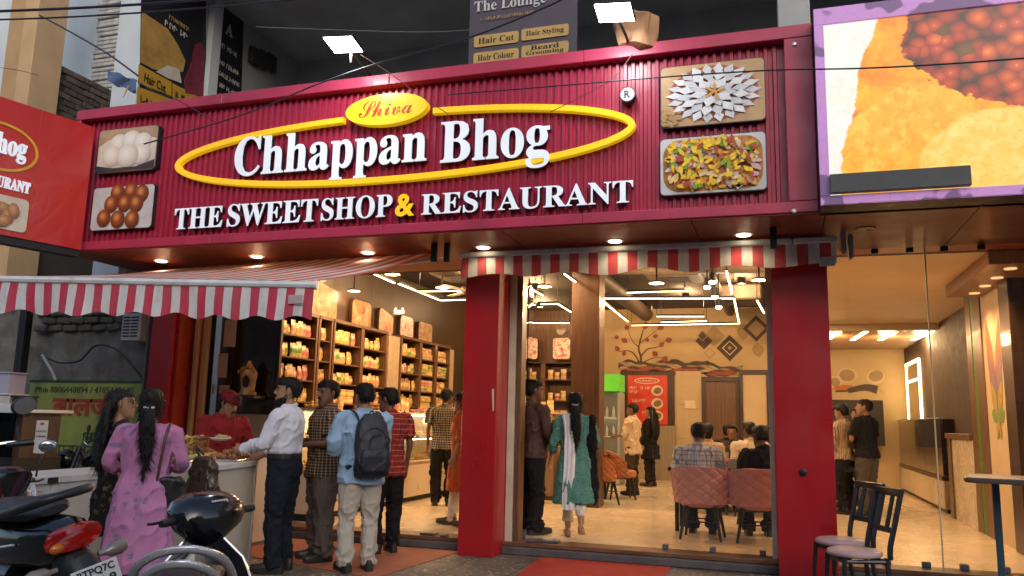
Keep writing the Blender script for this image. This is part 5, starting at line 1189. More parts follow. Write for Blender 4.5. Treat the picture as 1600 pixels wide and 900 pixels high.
# service counter return beside the white shirted man
# ------------------------------------------------------------------ dining furniture
BLK = M('black_leg', (.012, .011, .011), .4, var=.2)
def dining_chair(mat, name):
    r = thing(name, '', 'chair'); 
    outer, inner = [], []
    N, Hn = 96, 40; rings = []
    def shell(u, v, off):
        a = -pi*.5+(u-.5)*pi*1.12; top = .415-.10*(abs(2*u-1)**3)*1.6
        R0 = .255+.035*v; z = .40+top*v+.0
        if v > .9: z -= (abs(2*u-1)**4)*.05
        q = .0
        if off > 0:
            U, V = u*7.0, v*3.6; q = .016*min(1, abs(sin(pi*(U+V))*sin(pi*(U-V)))*2.2)**.6
        rr = R0+off+q
        return (rr*1.08*cos(a), rr*.95*sin(a)+.02-.04*v, z)
    og = [[shell(i/N, j/Hn, .03) for i in range(N+1)] for j in range(Hn+1)]; ig = [[shell(i/N, j/Hn, -.012) for i in range(N+1)] for j in range(Hn+1)]
    mb = MB(); mb.sheet(og); mb.sheet([row[::-1] for row in ig])
    mb.sheet([og[-1], ig[-1]]); mb.sheet([og[0][::-1], ig[0][::-1]]); mb.sheet([[row[0] for row in og][::-1], [row[0] for row in ig][::-1]]); mb.sheet([[row[-1] for row in og], [row[-1] for row in ig]])
    ob('backrest', mb, mat, r, False, True)
    P = [(.25*cos(t)*(1.0 if sin(t) < 0 else 1.0), .25*sin(t)+.02) for t in [2*pi*i/28 for i in range(28)]]
    ob('seat', MB().loft([[(x*k, y*k, z) for x, y in P] for k, z in ((.9, .36), (1, .38), (1.02, .44), (.97, .475), (.85, .485))]), mat, r, False, True)
    for sx in (-1, 1):
        for sy in (-1, 1): ob('leg', MB().tube([(sx*.16, sy*.15, .37), (sx*.225, sy*.215, 0)], [.026, .014], 8), BLK, r, False)
    for sy in (-1, 1): ob('stretcher', MB().tube([(-.19, sy*.18, .2), (.19, sy*.18, .2)], .008, 6), BLK, r, False)
    ob('seat_frame', MB().box(-.18, .18, -.17, .19, .34, .362, .005), BLK, r, False)
    return r
PINK = M('dusty_pink_leather', (.54, .26, .24), .5, var=.1, scale=5, bump=.1, bscale=80); ORG = M('tan_orange_leather', (.42, .15, .06), .5, var=.1, scale=5, bump=.1)
ch0 = dining_chair(PINK, 'dining_chair'); ch1 = dining_chair(ORG, 'dining_chair')
def put(src, x, y, rz, label, group, first=False):
    o = src if first else copy_tree(src); o.location = (x, y, FZ); o.rotation_euler = (0, 0, rz); o['label'] = label; o['group'] = group; return o
put(ch0, -.87, 9.86, -.04, 'pink quilted dining chair under the man in the pale plaid shirt', 'pink dining chairs', True)
put(ch0, -.26, 9.84, .03, 'pink quilted dining chair nearest the right red pillar', 'pink dining chairs')
put(ch0, -.30, 11.3, pi+.2, 'pink quilted dining chair facing us across the dark table', 'pink dining chairs')
put(ch1, -2.75, 13.1, -.7, 'tan orange dining chair just right of the green kurta, nearest one', 'tan dining chairs', True)
put(ch1, -2.62, 14.2, -1.2, 'tan orange dining chair beside the man in the cream shirt', 'tan dining chairs')
put(ch1, -3.3, 14.6, .3, 'tan orange dining chair farthest behind the green kurta', 'tan dining chairs')
put(ch0, -1.0, 12.7, .1, 'pink dining chair of the second table, left', 'pink dining chairs'); put(ch0, -.4, 12.6, -.1, 'pink dining chair of the second table, right', 'pink dining chairs')
def table(x0, x1, y0, y1, label, z=.76):
    t_ = thing('dining_table', label, 'table', ((x0+x1)/2, (y0+y1)/2, FZ), 0, 'dining tables')
    ob('top', MB().box(x0, x1, y0, y1, FZ+z-.045, FZ+z, .008), M('dark_table_top', (.02, .013, .01), .25, coat=.3), t_)
    for x in (x0+.1, x1-.1):
        for y in (y0+.1, y1-.1): ob('leg', MB().box(x-.025, x+.025, y-.025, y+.025, FZ, FZ+z-.046, .004), BLK, t_)
    ob('apron', MB().box(x0+.08, x1-.08, y0+.08, y1-.08, FZ+z-.16, FZ+z-.046, .004), WOOD, t_)
table(-1.32, .12, 10.3, 11.0, 'dark dining table in front of the plaid shirted man'); table(-1.5, 0, 13.1, 13.8, 'dark dining table of the second row'); table(-3.5, -2.75, 13.5, 14.1, 'dark small table between the tan chairs'); table(-1.6, 0, 15.6, 16.3, 'dark dining table farthest back before the door')
# things on the tables
q = Vector((-.55, 10.55, FZ+.761))
nb = thing('napkin_holder', 'clear napkin holder on the near dining table', 'holder', q[:]); ob('side', MB().box(-.07, .07, -.03, -.022, 0, .13, .003), GL2, nb, False); ob('side', MB().box(-.07, .07, .022, .03, 0, .13, .003), GL2, nb, False); ob('napkins', MB().box(-.06, .06, -.02, .02, .002, .12, .004), M('napkin', (.7, .6, .45), .9), nb, False)
for i, (x, y) in enumerate(((-.15, 10.6), (-1.2, 10.7), (-.8, 13.4))):
    g_ = thing('steel_tumbler', 'steel water tumbler on the %s' % ['near table beside the black shirt', 'near table by the plaid shirt', 'second table'][i], 'tumbler', (x, y, FZ+.761)); ob('cup', MB().lathe([(.001, .0), (.028, 0), (.035, .1), (.032, .1), (.026, .006), (.001, .006)], 14), ALU, g_, False, True)
# ================================================================== PEOPLE
def skin(name, c):
    t = NT('skin_'+name); n = t.noise(t.co('Object'), 18, 4)
    t.set(Base_Color=t.mix(t.ramp(n, [(.3, 0.), (.7, 1.)]), tuple(v*.8 for v in c), c), Roughness=.5, Subsurface_Weight=.08, Subsurface_Scale=.02); t.b.inputs['Subsurface Radius'].default_value = (1, .4, .2)
    t.bump(t.noise(t.co('Object'), 120, 2), .1, .002); return reg(t)
SK = {'a': skin('brown', (.26, .125, .07)), 'b': skin('tan', (.36, .19, .11)), 'c': skin('deep', (.16, .075, .045))}
def hairm():
    t = NT('black_hair'); n = t.noise(t.co('Object', (60, 60, 6)), 3, 4, .6)
    t.set(Base_Color=t.mix(n, (.004, .0035, .0035), (.012, .009, .008)), Roughness=.55, Specular_IOR_Level=.25); t.bump(n, .6, .006); return reg(t)
HAIR = hairm()
EYE = M('eye_dark', (.02, .015, .012), .15, bump=0)
def cloth(name, col, kind='plain', c2=None, c3=None, rough=.85, sx=1.0):
    """woven cloth; patterns run round the body (angle) and up it (z)"""
    if name in MATS: return MATS[name]
    t = NT(name); o = t.sep(t.co('Object')); v = t.co('Object')
    ang = t.math('MULTIPLY', t.math('ARCTAN2', o[0], o[1]), .16)
    base = lin(col)[:3]; c = t.mix(t.ramp(t.noise(v, 9, 5), [(.3, 0.), (.7, 1.)]), tuple(q*.85 for q in base), base)
    if kind == 'check':
        def band(s, f, w, off=0): return t.ramp(t.math('FRACT', t.math('ADD', t.math('MULTIPLY', s, f), off)), [(0, 1.), (w, 1.), (w+.03, 0.)])
        f = 1/(.028*sx); h, k = band(ang, f, .3), band(o[2], f, .3)
        c = t.mix(t.math('MULTIPLY', t.math('ADD', h, k), .5), c, c2)
    if kind == 'plaid':
        def band(s, f, w, off=0): return t.ramp(t.math('FRACT', t.math('ADD', t.math('MULTIPLY', s, f), off)), [(0, 1.), (w, 1.), (w+.02, 0.)])
        for s, off in ((ang, 0), (o[2], .3)):
            c = t.mix(t.math('MULTIPLY', band(s, 9*sx, .16, off), .7), c, c2); c = t.mix(t.math('MULTIPLY', band(s, 9*sx, .05, off+.35), .8), c, c3)
    if kind == 'stripe':
        s = t.ramp(t.math('FRACT', t.math('MULTIPLY', ang, 55*sx)), [(0, 1.), (.35, 1.), (.42, 0.)]); c = t.mix(s, c, c2)
        if c3: c = t.mix(t.ramp(t.math('FRACT', t.math('MULTIPLY', o[2], 18)), [(0, 1.), (.06, 1.), (.09, 0.)]), c, c3)
    if kind == 'floral':
        cv = t.n('ShaderNodeCombineXYZ'); t.l(ang, cv.inputs[0]); t.l(o[2], cv.inputs[1])
        d1 = t.vor(cv.outputs[0], 14*sx); nn = t.noise(cv.outputs[0], 90*sx, 3, .6); pet = t.math('ADD', d1, t.math('MULTIPLY', t.math('SUBTRACT', nn, .5), 1.5))
        c = t.mix(t.ramp(pet, [(.2, 1.), (.34, .0)]), c, c2)
        d2 = t.vor(cv.outputs[0], 46*sx); c = t.mix(t.math('MULTIPLY', t.ramp(d2, [(.08, 1.), (.16, 0.)]), .6), c, c3 or c2)
    if kind == 'weave':
        cv = t.n('ShaderNodeCombineXYZ'); t.l(ang, cv.inputs[0]); t.l(o[2], cv.inputs[1]); mp = t.n('ShaderNodeMapping'); mp.inputs['Rotation'].default_value = (0, 0, .785); t.l(cv.outputs[0], mp.inputs[0])
        ck = t.vor(mp.outputs[0], 60*sx); nn = t.noise(mp.outputs[0], 70, 2)
        c = t.mix(t.ramp(t.math('ADD', ck, t.math('MULTIPLY', nn, .4)), [(.35, 0.), (.62, 1.)]), c, c2); c = t.mix(t.ramp(t.vor(mp.outputs[0], 38*sx), [(.08, 1.), (.16, 0.)]), c, c3 or c2)
    t.set(Base_Color=c, Roughness=rough, Sheen_Weight=.0, Specular_IOR_Level=.2); wv_ = t.noise(t.co('Object', (1, 1, .35)), 14, 4, .6)
    t.bump(t.math('ADD', t.math('MULTIPLY', t.noise(v, 300, 1), .15), wv_), .35, .012); return reg(t)
def remesh(mb, voxel, smooth=2, dec=None):
    me = bpy.data.meshes.new('tmp'); me.from_pydata(mb.v, [], mb.f)
    bm = bmesh.new(); bm.from_mesh(me); bmesh.ops.recalc_face_normals(bm, faces=bm.faces); bm.to_mesh(me); bm.free()
    o = bpy.data.objects.new('tmp', me)
    m = o.modifiers.new('r', 'REMESH'); m.mode = 'VOXEL'; m.voxel_size = voxel; m.use_smooth_shade = True
    if smooth: s = o.modifiers.new('s', 'SMOOTH'); s.factor = .5; s.iterations = smooth
    r = evaluate(o)
    bpy.data.objects.remove(o); bpy.data.meshes.remove(me)
    r.polygons.foreach_set('use_smooth', [True]*len(r.polygons)); return r
FOLD = 1.0
def vnoise(p):
    i = np.floor(p); f = p-i; u = f*f*(3-2*f); r = 0
    for a in (0, 1):
        for b in (0, 1):
            for c in (0, 1):
                h = np.sin((i[:, 0]+a)*127.1+(i[:, 1]+b)*311.7+(i[:, 2]+c)*74.7)*43758.5453; h = (h-np.floor(h))*2-1
                r = r+h*(u[:, 0] if a else 1-u[:, 0])*(u[:, 1] if b else 1-u[:, 1])*(u[:, 2] if c else 1-u[:, 2])
    return r
def fold(me, amp, freq, stretch=(1, 1, .45), seed=0, zmask=None):
    n = len(me.vertices); co = np.zeros(n*3, np.float32); no = np.zeros(n*3, np.float32)
    me.vertices.foreach_get('co', co); me.vertices.foreach_get('normal', no); co = co.reshape(-1, 3); no = no.reshape(-1, 3)
    d = np.abs(vnoise(np.stack([co[:, 0]*freq*stretch[0]+seed, co[:, 1]*freq*stretch[1], co[:, 2]*freq*stretch[2]+co[:, 0]*freq*.35], 1)))-.3
    d = d*.6+.75*(np.clip(1-np.abs(vnoise(np.stack([co[:, 0]*freq*2.3*stretch[0]+seed+7, co[:, 1]*freq*2.3*stretch[1], co[:, 2]*freq*2.3*stretch[2]-co[:, 0]*freq*.7], 1))), 0, 1)**5-.15)
    if zmask: d = d*np.array([zmask(c) for c in co[:, 2]], np.float32)
    co += no*(d*amp*FOLD)[:, None]; me.vertices.foreach_set('co', co.reshape(-1)); me.update(); return me
def tufts(me, n, style):
    """loose strand ends standing off the hair mass, in the same mesh"""
    N = len(me.vertices); co = np.zeros(N*3); no = np.zeros(N*3); me.vertices.foreach_get('co', co); me.vertices.foreach_get('normal', no); co = co.reshape(-1, 3); no = no.reshape(-1, 3)
    R = np.random.default_rng(N); vs_, fs_ = [], []
    for i in R.integers(0, N, n):
        c, nn = Vector(co[i]), Vector(no[i]); l = R.uniform(.012, .03) if style == 'short' else R.uniform(.04, .1)
        d = (nn*(.55 if style == 'short' else .16)+Vector((R.normal()*.25, R.normal()*.25-.1, -.75))).normalized(); s_ = d.cross(nn); s_ = s_.normalized()*.0022 if s_.length > 1e-6 else Vector((.002, 0, 0)); o = len(vs_)
        m_ = c+d*l*.6+nn*.003; vs_ += [c-s_-nn*.003, c+s_-nn*.003, m_-s_*.7, m_+s_*.7, c+d*l+Vector((R.normal(), R.normal(), 0))*.003]; fs_ += [(o, o+1, o+3, o+2), (o+2, o+3, o+4)]
    t = bpy.data.meshes.new('t'); t.from_pydata(vs_, [], fs_); bm = bmesh.new(); bm.from_mesh(me); bm.from_mesh(t)
    for f in bm.faces: f.smooth = True
    bm.to_mesh(me); bm.free(); bpy.data.meshes.remove(t)
def ering(c, hw, yf, yb, n=20, p=2.3, ax=None, tw=0):
    """ring round c: half width hw, front yf and back yb extents"""
    out = []
    for k in range(n):
        t = 2*pi*k/n; x = math.copysign(abs(cos(t))**(2/p), cos(t))*hw; s = math.copysign(abs(sin(t))**(2/p), sin(t)); y = (yf+yb)/2+(yf-yb)/2*s
        if tw: x, y = x*cos(tw)-y*sin(tw), x*sin(tw)+y*cos(tw)
        out.append(Vector((c[0]+x, c[1]+y, c[2])))
    return out
HEADS = [(0, .022, .082, .035), (.02, .042, .090, -.005), (.045, .054, .091, -.03), (.075, .063, .089, -.055), (.11, .069, .087, -.088), (.14, .0715, .084, -.1), (.165, .072, .087, -.104), (.19, .068, .077, -.1), (.21, .055, .054, -.083), (.221, .035, .028, -.06), (.226, .012, .0, -.03)]
def person(label, loc, face, h=1.7, sex='m', sk='a', hair='short', top=None, bottom=None, armL=None, armR=None, headyaw=0, headpitch=0, lean=(0, 0), legs='stand', step=.0, vox=.0085, girth=1.0, shoes=(.02, .017, .015), beard=False, cap=None, extras=None, group=None, stance=.1, barefoot=False, belt=None):
    """face: heading in degrees, 0 = into the shop (+y), 90 = to the left (-x)"""
    k = h/1.718; fem = sex == 'f'; g = girth
    o_ = Vector((0, 0, 0))
    SW = (.172 if fem else .195)*(.5+.5*g)
    seated = legs == 'sit'
    hipz = .50 if seated else .90
    dz = hipz-.90
    ln = Vector((lean[0], lean[1], 0))
    def up(z): return Vector((ln.x*max(0, z-.9), ln.y*max(0, z-.9), dz))     # shift of an upright body point at height z
    def P(x, y, z): return Vector((x, y, z))+up(z)
    tors = ([(.86, .172, .098, -.125), (.95, .165, .10, -.118), (1.05, .138, .098, -.09), (1.15, .14, .10, -.09), (1.25, .155, .125, -.1), (1.34, .162, .11, -.1), (1.41, .145, .075, -.09), (1.455, .075, .048, -.068), (1.49, .05, .04, -.055)] if fem else
            [(.86, .165, .10, -.115), (.95, .165, .105, -.115), (1.05, .155, .112, -.10), (1.15, .16, .112, -.10), (1.25, .175, .115, -.11), (1.35, .185, .108, -.115), (1.42, .165, .08, -.1), (1.46, .085, .05, -.072), (1.49, .056, .045, -.06)])
    tors = [(z, hw*(g if z < 1.4 else 1), yf*(g if z < 1.4 else 1), yb*(g if z < 1.4 else 1)) for z, hw, yf, yb in tors]
    def torso(mb, grow, z0=0.0, z1=2, hem=None):
        rings = []
        T = [q for q in tors if z0 <= q[0] <= z1]
        if hem:
            for (z, hw, yf, yb) in hem: c = up(max(z, .9)) if z >= .9 else Vector((0, 0, dz)); rings.append(ering((c.x, c.y, z+c.z), hw*g, yf*g, yb*g))
        for z, hw, yf, yb in T: c = up(z); rings.append(ering((c.x, c.y, z+c.z), hw+grow, yf+grow, yb-grow))
        mb.loft(rings)
    sh = {-1: P(-SW, -.01, 1.40), 1: P(SW, -.01, 1.40)}
    dflt = {s: (Vector((s*(SW+.045), -.03, 1.13)), Vector((s*(SW+.05), .04, .88))) for s in (-1, 1)}
    arms = {}
    for s, a in ((-1, armL), (1, armR)):
        e_, w_ = (Vector(a[0]), Vector(a[1])) if a else dflt[s]
        arms[s] = (e_+up(e_.z), w_+up(w_.z))
    # legs
    hips = {s: Vector((s*.085, -.01, hipz-.02)) for s in (-1, 1)}
    lg = {}
    for s in (-1, 1):
        if seated: kn, an = Vector((s*.13, .40, .50)), Vector((s*.12, .38, .09))
        elif legs == 'walk':
            f = step*s; kn = Vector((s*.085, .10*max(f, 0)/.3+f*.35, .49)); an = Vector((s*.075, f*.95, .10+(.10 if f < 0 else 0)))
        else: kn = Vector((s*(.085+stance*.25), .015+step*s*.4, .48)); an = Vector((s*stance, step*s-.015, .085))
        lg[s] = (kn, an)
    HB = P(0, .005, 1.475); HB = HB
    Rh = Matrix.Rotation(radians(headyaw), 3, 'Z') @ Matrix.Rotation(radians(-headpitch), 3, 'X')
    piv = HB+Vector((0, -.02, .03))
    HS = 1.09
    def hd(p): return piv+Rh @ (Vector(p)*HS+Vector((0, .02, -.03)))
    # ---- body: one continuous skin surface
    mb = MB(); torso(mb, -.012)
    mb.tube([P(0, -.012, 1.42), hd((0, -.015, .02)), hd((0, -.015, .09))], [.06, .052, .05], 14)
    mb.loft([[hd(p) for p in ering((0, 0, z), hw, yf, yb, 22, 2.15)] for z, hw, yf, yb in HEADS])
    mb.tube([hd((0, .082, .148)), hd((0, .096, .128)), hd((0, .106, .108)), hd((0, .088, .098))], [.009, .011, .0155, .011], 8)
    for s in (-1, 1):
        mb.ell(hd((s*.073, -.012, .122)), (.011, .02, .032), 8, 8, Rh); mb.ell(hd((s*.03, .082, .152)), (.024, .012, .008), 8, 6, Rh); mb.ell(hd((s*.012, .1, .104)), (.01, .01, .008), 6, 5, Rh)
    mb.tube([hd((-.022, .083, .070)), hd((0, .094, .073)), hd((.022, .083, .070))], [.006, .010, .006], 6); mb.tube([hd((-.018, .083, .060)), hd((0, .094, .058)), hd((.018, .083, .060))], [.006, .010, .006], 6)
    mb.ell(hd((0, .082, .025)), (.022, .016, .018), 8, 6, Rh)
    for s in (-1, 1):
        e_, w_ = arms[s]; a = .88 if fem else 1.0
        mb.tube(catmull([sh[s]-Vector((s*.03, 0, 0)), sh[s].lerp(e_, .35), e_, e_.lerp(w_, .35), w_], 4), [(.046+(.024-.046)*i/16)*a for i in range(17)], 12)
        # hand with five fingers
        d = (w_-e_).normalized(); side = Vector((s, 0, 0)); 
        nrm = d.cross(Vector((0, 1, 0)) if abs(d.y) < .8 else Vector((0, 0, 1)))
        if nrm.length < .1: nrm = Vector((1, 0, 0))
        nrm.normalize(); 
        if nrm.x*s < 0: nrm = -nrm                      # back of the hand points outwards
        wd = d.cross(nrm).normalized()                  # across the knuckles
        if (wd.y+wd.z*.3) < 0: wd = -wd                 # thumb side forward / up
        mb.loft([[w_+d*q+wd*(x*bw)+nrm*(y*bt) for x, y in ((-1, -.6), (-.6, -1), (.6, -1), (1, -.6), (1, .6), (.6, 1), (-.6, 1), (-1, .6))] for q, bw, bt in ((-.01, .024, .018), (.03, .034, .015), (.06, .038, .014), (.085, .036, .012))])
        for j, (off, l_) in enumerate(((.031, .075), (.0105, .085), (-.0105, .08), (-.031, .062))):
            b0 = w_+d*.078+wd*off; b1 = b0+d*l_*.45+wd*off*.12-nrm*.008; b2 = b1+d*l_*.33-nrm*.022; b3 = b2+d*l_*.16-nrm*.024
            mb.tube([b0, b1, b2, b3], [.0095, .0088, .008, .0065], 7)
        t0 = w_+d*.02+wd*.026; mb.tube([t0, t0+d*.025+wd*.026-nrm*.006, t0+d*.052+wd*.034-nrm*.014, t0+d*.072+wd*.033-nrm*.02], [.013, .0115, .0095, .007], 7)
    for s in (-1, 1):
        kn, an = lg[s]
        mb.tube([hips[s]+Vector((0, 0, .02)), hips[s].lerp(kn, .4), kn, kn.lerp(an, .35), an], [.085*g, .075*g, .052, .052, .036], 12)
        fd = Vector((s*.12, 1, 0)).normalized() if not seated else Vector((0, 1, 0))
        tilt = Vector((0, 0, -.5 if legs == 'walk' and step*s < 0 else 0)); az_ = an.z-.085
        mb.loft([[an+fd*y+Vector((x*w, 0, z*hh-.045))+tilt*max(0, y) for x, z in ((-1, -.9), (0, -1), (1, -.9), (1, .3), (.5, 1), (-.5, 1), (-1, .3))] for y, w, hh in ((-.065, .022, .035), (-.03, .032, .055), (.04, .036, .05), (.11, .042, .03), (.16, .036, .022), (.185, .02, .016))])
    mb.v = [tuple(Vector(v)*k) for v in mb.v]
    me = remesh(mb, vox, 2); body = link('person', me, SK[sk], None, loc, (0, 0, radians(face))); tag(body, label, 'person', group)
    def add(name, mb, mat, voxel=.011, sm=3, amp=0, freq=7, st=(1, 1, .45), keep=False, zm=None):
        mb.v = [tuple(Vector(v)*k) for v in mb.v]
        m2 = mb.mesh(name, True) if keep else remesh(mb, voxel, sm)
        if amp: fold(m2, amp, freq, st, rnd.uniform(0, 50), zm)
        c = link(name, m2, mat, body); return c
    # eyes, brows
    if vox < .012:
        for s in (-1, 1): add('eye', MB().ell(hd((s*.03, .087, .133)), (.011, .006, .005), 8, 6, Rh), EYE, keep=True)
    # ---- hair
    if hair and hair != 'none':
        mb = MB(); grow = 1.0
        if hair == 'short': sl_ = [(.075, .058, -.035, -.088), (.10, .071, -.02, -.108), (.13, .0775, .005, -.116), (.155, .079, .03, -.12), (.178, .079, .082, -.119), (.2, .075, .09, -.114), (.22, .062, .07, -.098), (.237, .04, .04, -.07), (.243, .012, .0, -.04)]
        elif hair == 'long' or hair == 'pony' or hair == 'bun': sl_ = [(.03, .05, -.04, -.08), (.07, .068, -.028, -.108), (.10, .077, -.01, -.118), (.13, .08, .012, -.122), (.16, .08, .04, -.124), (.185, .078, .082, -.121), (.207, .069, .07, -.11), (.224, .05, .045, -.085), (.236, .02, .01, -.05)]
        mb.loft([[hd(p) for p in ering((0, 0, z), hw, yf, yb, 22, 2.15)] for z, hw, yf, yb in sl_])
        if hair == 'short':
            for s in (-1, 1): mb.tube([hd((s*.071, .01, .165)), hd((s*.0715, .012, .115))], [.011, .006], 6)
            if rnd.random() < .8: mb.ell(hd((rnd.uniform(-.02, .02), .055, .215)), (.055, .04, .026), 10, 8, Rh)
        if vox < .012:
            for s in (-1, 1): mb.tube([hd((s*.014, .091, .156)), hd((s*.034, .087, .162)), hd((s*.05, .074, .156))], [.004, .005, .003], 6)
            if beard:
                mb.tube([hd((-.03, .084, .078)), hd((0, .101, .086)), hd((.03, .084, .078))], [.005, .008, .005], 6)
                if beard == 'full':
                    mb.loft([[hd(p) for p in ering((0, 0, z), hw, yf, yb, 20, 2.15)] for z, hw, yf, yb in [(-.012, .02, .083, .03), (.01, .047, .094, .0), (.035, .058, .094, -.01), (.055, .063, .085, -.012), (.085, .0695, .035, -.012), (.12, .0735, .02, -.005)]])
        hb = lambda p: hd(p)
        if hair == 'pony':
            a0 = hb((0, -.115, .10)); mb.tube(catmull([hb((0, -.09, .12)), a0+Vector((0, -.025, -.005)), a0+Vector((0, -.045, -.12)), a0+Vector((.01, -.04, -.28)), a0+Vector((.015, -.035, -.42)), a0+Vector((.0, -.04, -.55))], 5), [.05, .042, .034, .031, .032, .036, .048, .054, .056, .058, .06, .06, .06, .058, .056, .054, .05, .046, .04, .035, .028, .022, .018, .014, .01, .006, .004][:26], 12, flat=.6)
        if hair == 'long':
            for x in (-.06, -.02, .025, .06): mb.tube(catmull([hb((x, -.06, .15)), hb((x*1.35, -.105, .06)), P(x*1.7, -.135, 1.36), P(x*1.9, -.15, 1.2), P(x*1.7, -.14, 1.02)], 5), [.04, .045, .05, .052, .054, .056, .056, .058, .058, .058, .056, .055, .054, .052, .05, .045, .04, .034, .026, .018, .008], 10, flat=.6)
        if hair == 'bun': mb.ell(hb((0, -.12, .11)), (.045, .04, .045), 10, 8)
        ho = add('hair', mb, HAIR, .0075 if vox < .012 else .011, 1, .012, 24, (1, 1, .25))
        if vox < .011: tufts(ho.data, 900 if hair == 'short' else 1500, hair)
        if hair == 'pony':
            a0 = hb((0, -.125, .095)); add('hair_tie', MB().tube([a0+Vector((.034*cos(t), -.008+.026*sin(t), .008*sin(t))) for t in [2*pi*i/12 for i in range(12)]], .011, 8, closed=True), M('hair_tie', (.6, .5, .55), .5), keep=True)
    if cap:
        mb = MB(); mb.loft([[hd(p) for p in ering((0, 0, z), hw, yf, yb, 22, 2.15)] for z, hw, yf, yb in [(.148, .081, .094, -.118), (.165, .084, .099, -.122), (.185, .086, .1, -.122), (.21, .078, .088, -.11), (.232, .058, .06, -.085), (.246, .03, .03, -.05), (.25, .008, .0, -.02)]])
        mb.ell(hd((0, -.02, .25)), (.012, .012, .008), 8, 6); add('cap', mb, cap, .008, 2, .008, 14)
    # ---- shoes
    if shoes and not barefoot:
        for s in (-1, 1):
            kn, an = lg[s]; fd = Vector((s*.12, 1, 0)).normalized() if not seated else Vector((0, 1, 0)); tilt = Vector((0, 0, -.5 if legs == 'walk' and step*s < 0 else 0))
            mb = MB(); mb.loft([[an+fd*y+Vector((x*w, 0, z*hh-.038))+tilt*max(0, y) for x, z in ((-1, -1), (0, -1), (1, -1), (1, .2), (.6, 1), (-.6, 1), (-1, .2))] for y, w, hh in ((-.085, .026, .046), (-.07, .036, .06), (-.02, .042, .066), (.05, .043, .058), (.12, .049, .04), (.175, .044, .034), (.205, .026, .028))])
            add('shoe', mb, M('shoe_%.3f' % shoes[0], shoes, .45, var=.2), .009, 1)
    # ---- bottom
    if bottom:
        mb = MB(); wide = bottom.get('wide', 1.0); c0 = Vector((0, 0, dz))
        tk = 1.0 if belt else .74 if top and top.get('kurta') else .86
        if not seated:
            mb.loft([[Vector(p)+c0 for p in ering((0, -.005, z), hw*g*tk, yf*g*tk, yb*g*tk)] for z, hw, yf, yb in [(.80, .10, .08, -.09), (.85, .175, .105, -.125), (.93, .178, .114, -.132), (1.0, .172, .118, -.12), (1.04, .168, .12, -.116)]])
        else: mb.loft([[Vector(p)+c0 for p in ering((0, -.005, z), hw*g, yf*g, yb*g)] for z, hw, yf, yb in [(.82, .15, .12, -.12), (.87, .18, .13, -.13), (.95, .155, .105, -.105), (1.0, .14, .1, -.095)]])
        for s in (-1, 1):
            kn, an = lg[s]; end = an+Vector((0, 0, -.03)) if bottom.get('full', True) else kn.lerp(an, bottom.get('to', .7))
            mb.tube([hips[s]+Vector((0, 0, .03)), hips[s].lerp(kn, .25), hips[s].lerp(kn, .6), kn, kn.lerp(end, .3), kn.lerp(end, .7), end], [.100*g, .103*g*wide, .09*g*wide, .076*wide, .077*wide, .072*wide, .066*wide], 14)
        add('trousers', mb, bottom['mat'], .011, 2, bottom.get('amp', .03), 9, (1, 1, .7), zm=lambda z: .45+1.1*max(0, 1-abs(z/k-.47)/.16)+1.6*max(0, 1-abs(z/k-.13)/.13))
        if belt: add('belt', MB().loft([[Vector(p)+c0 for p in ering((0, -.005, z), hw*g, yf*g, yb*g)] for z, hw, yf, yb in [(1.005, .178, .126, -.126), (1.045, .176, .126, -.124)]]), M('belt_black', (.015, .014, .013), .4), keep=True)
    # ---- top
    if top:
        mb = MB(); gr = top.get('grow', .016); hem = top.get('hem')
        if top.get('kurta'):
            L = top['kurta']; fl = top.get('flare', 1.0)
            hem = [(L, .235*fl, .17*fl, -.19*fl), (L+.12, .225*fl, .16*fl, -.18*fl), (L+.3, .205, .145, -.165), (.80, .195, .128, -.155)]
            torso(mb, gr, .85, 1.47, hem)
        elif hem is not None: torso(mb, gr, .94, 1.47, [(hem, .195, .135, -.15), (hem+.07, .19, .13, -.142)])
        else: torso(mb, gr, 1.10, 1.47, [(.97, .14, .095, -.095), (1.035, .152, .105, -.10), (1.06, .172, .122, -.116)])
        for s in (-1, 1):
            e_, w_ = arms[s]; sl = top.get('sleeve', 'long')
            pts = catmull([sh[s]-Vector((s*.06, 0, .02)), sh[s].lerp(e_, .12)+Vector((0, 0, .012)), sh[s].lerp(e_, .5), e_, e_.lerp(w_, .5), e_.lerp(w_, .93)], 4)
            if sl == 'short': pts = pts[:11]
            elif sl == 'elbow': pts = pts[:14]
            elif sl == 'threeq': pts = pts[:17]
            n = len(pts); r0, r1 = (.078, .052) if sl != 'short' else (.078, .072)
            if fem: r0 -= .01
            mb.tube(pts, [(r0+(r1-r0)*min(1, i/(n-1)*1.15)) for i in range(n)], 14)
        if top.get('collar', True):
            mb.tube([P(.064*cos(t), -.012+.066*sin(t), 1.475+.012*(-sin(t))) for t in [2*pi*i/18 for i in range(18)]], .016, 8, closed=True)
        add('kurta' if top.get('kurta') else 'shirt', mb, top['mat'], .0105, 2, top.get('amp', .03), top.get('freq', 7), (1, 1, .5))
    if extras: extras(body, add, P, hd, k, dz)
    return body
def pos(px, py, z=0): q = onZ(px, py, z); return (q.x, q.y, z)
def at(px, Y, z=0): q = onY(px, 700, Y); return (q.x, Y, z)
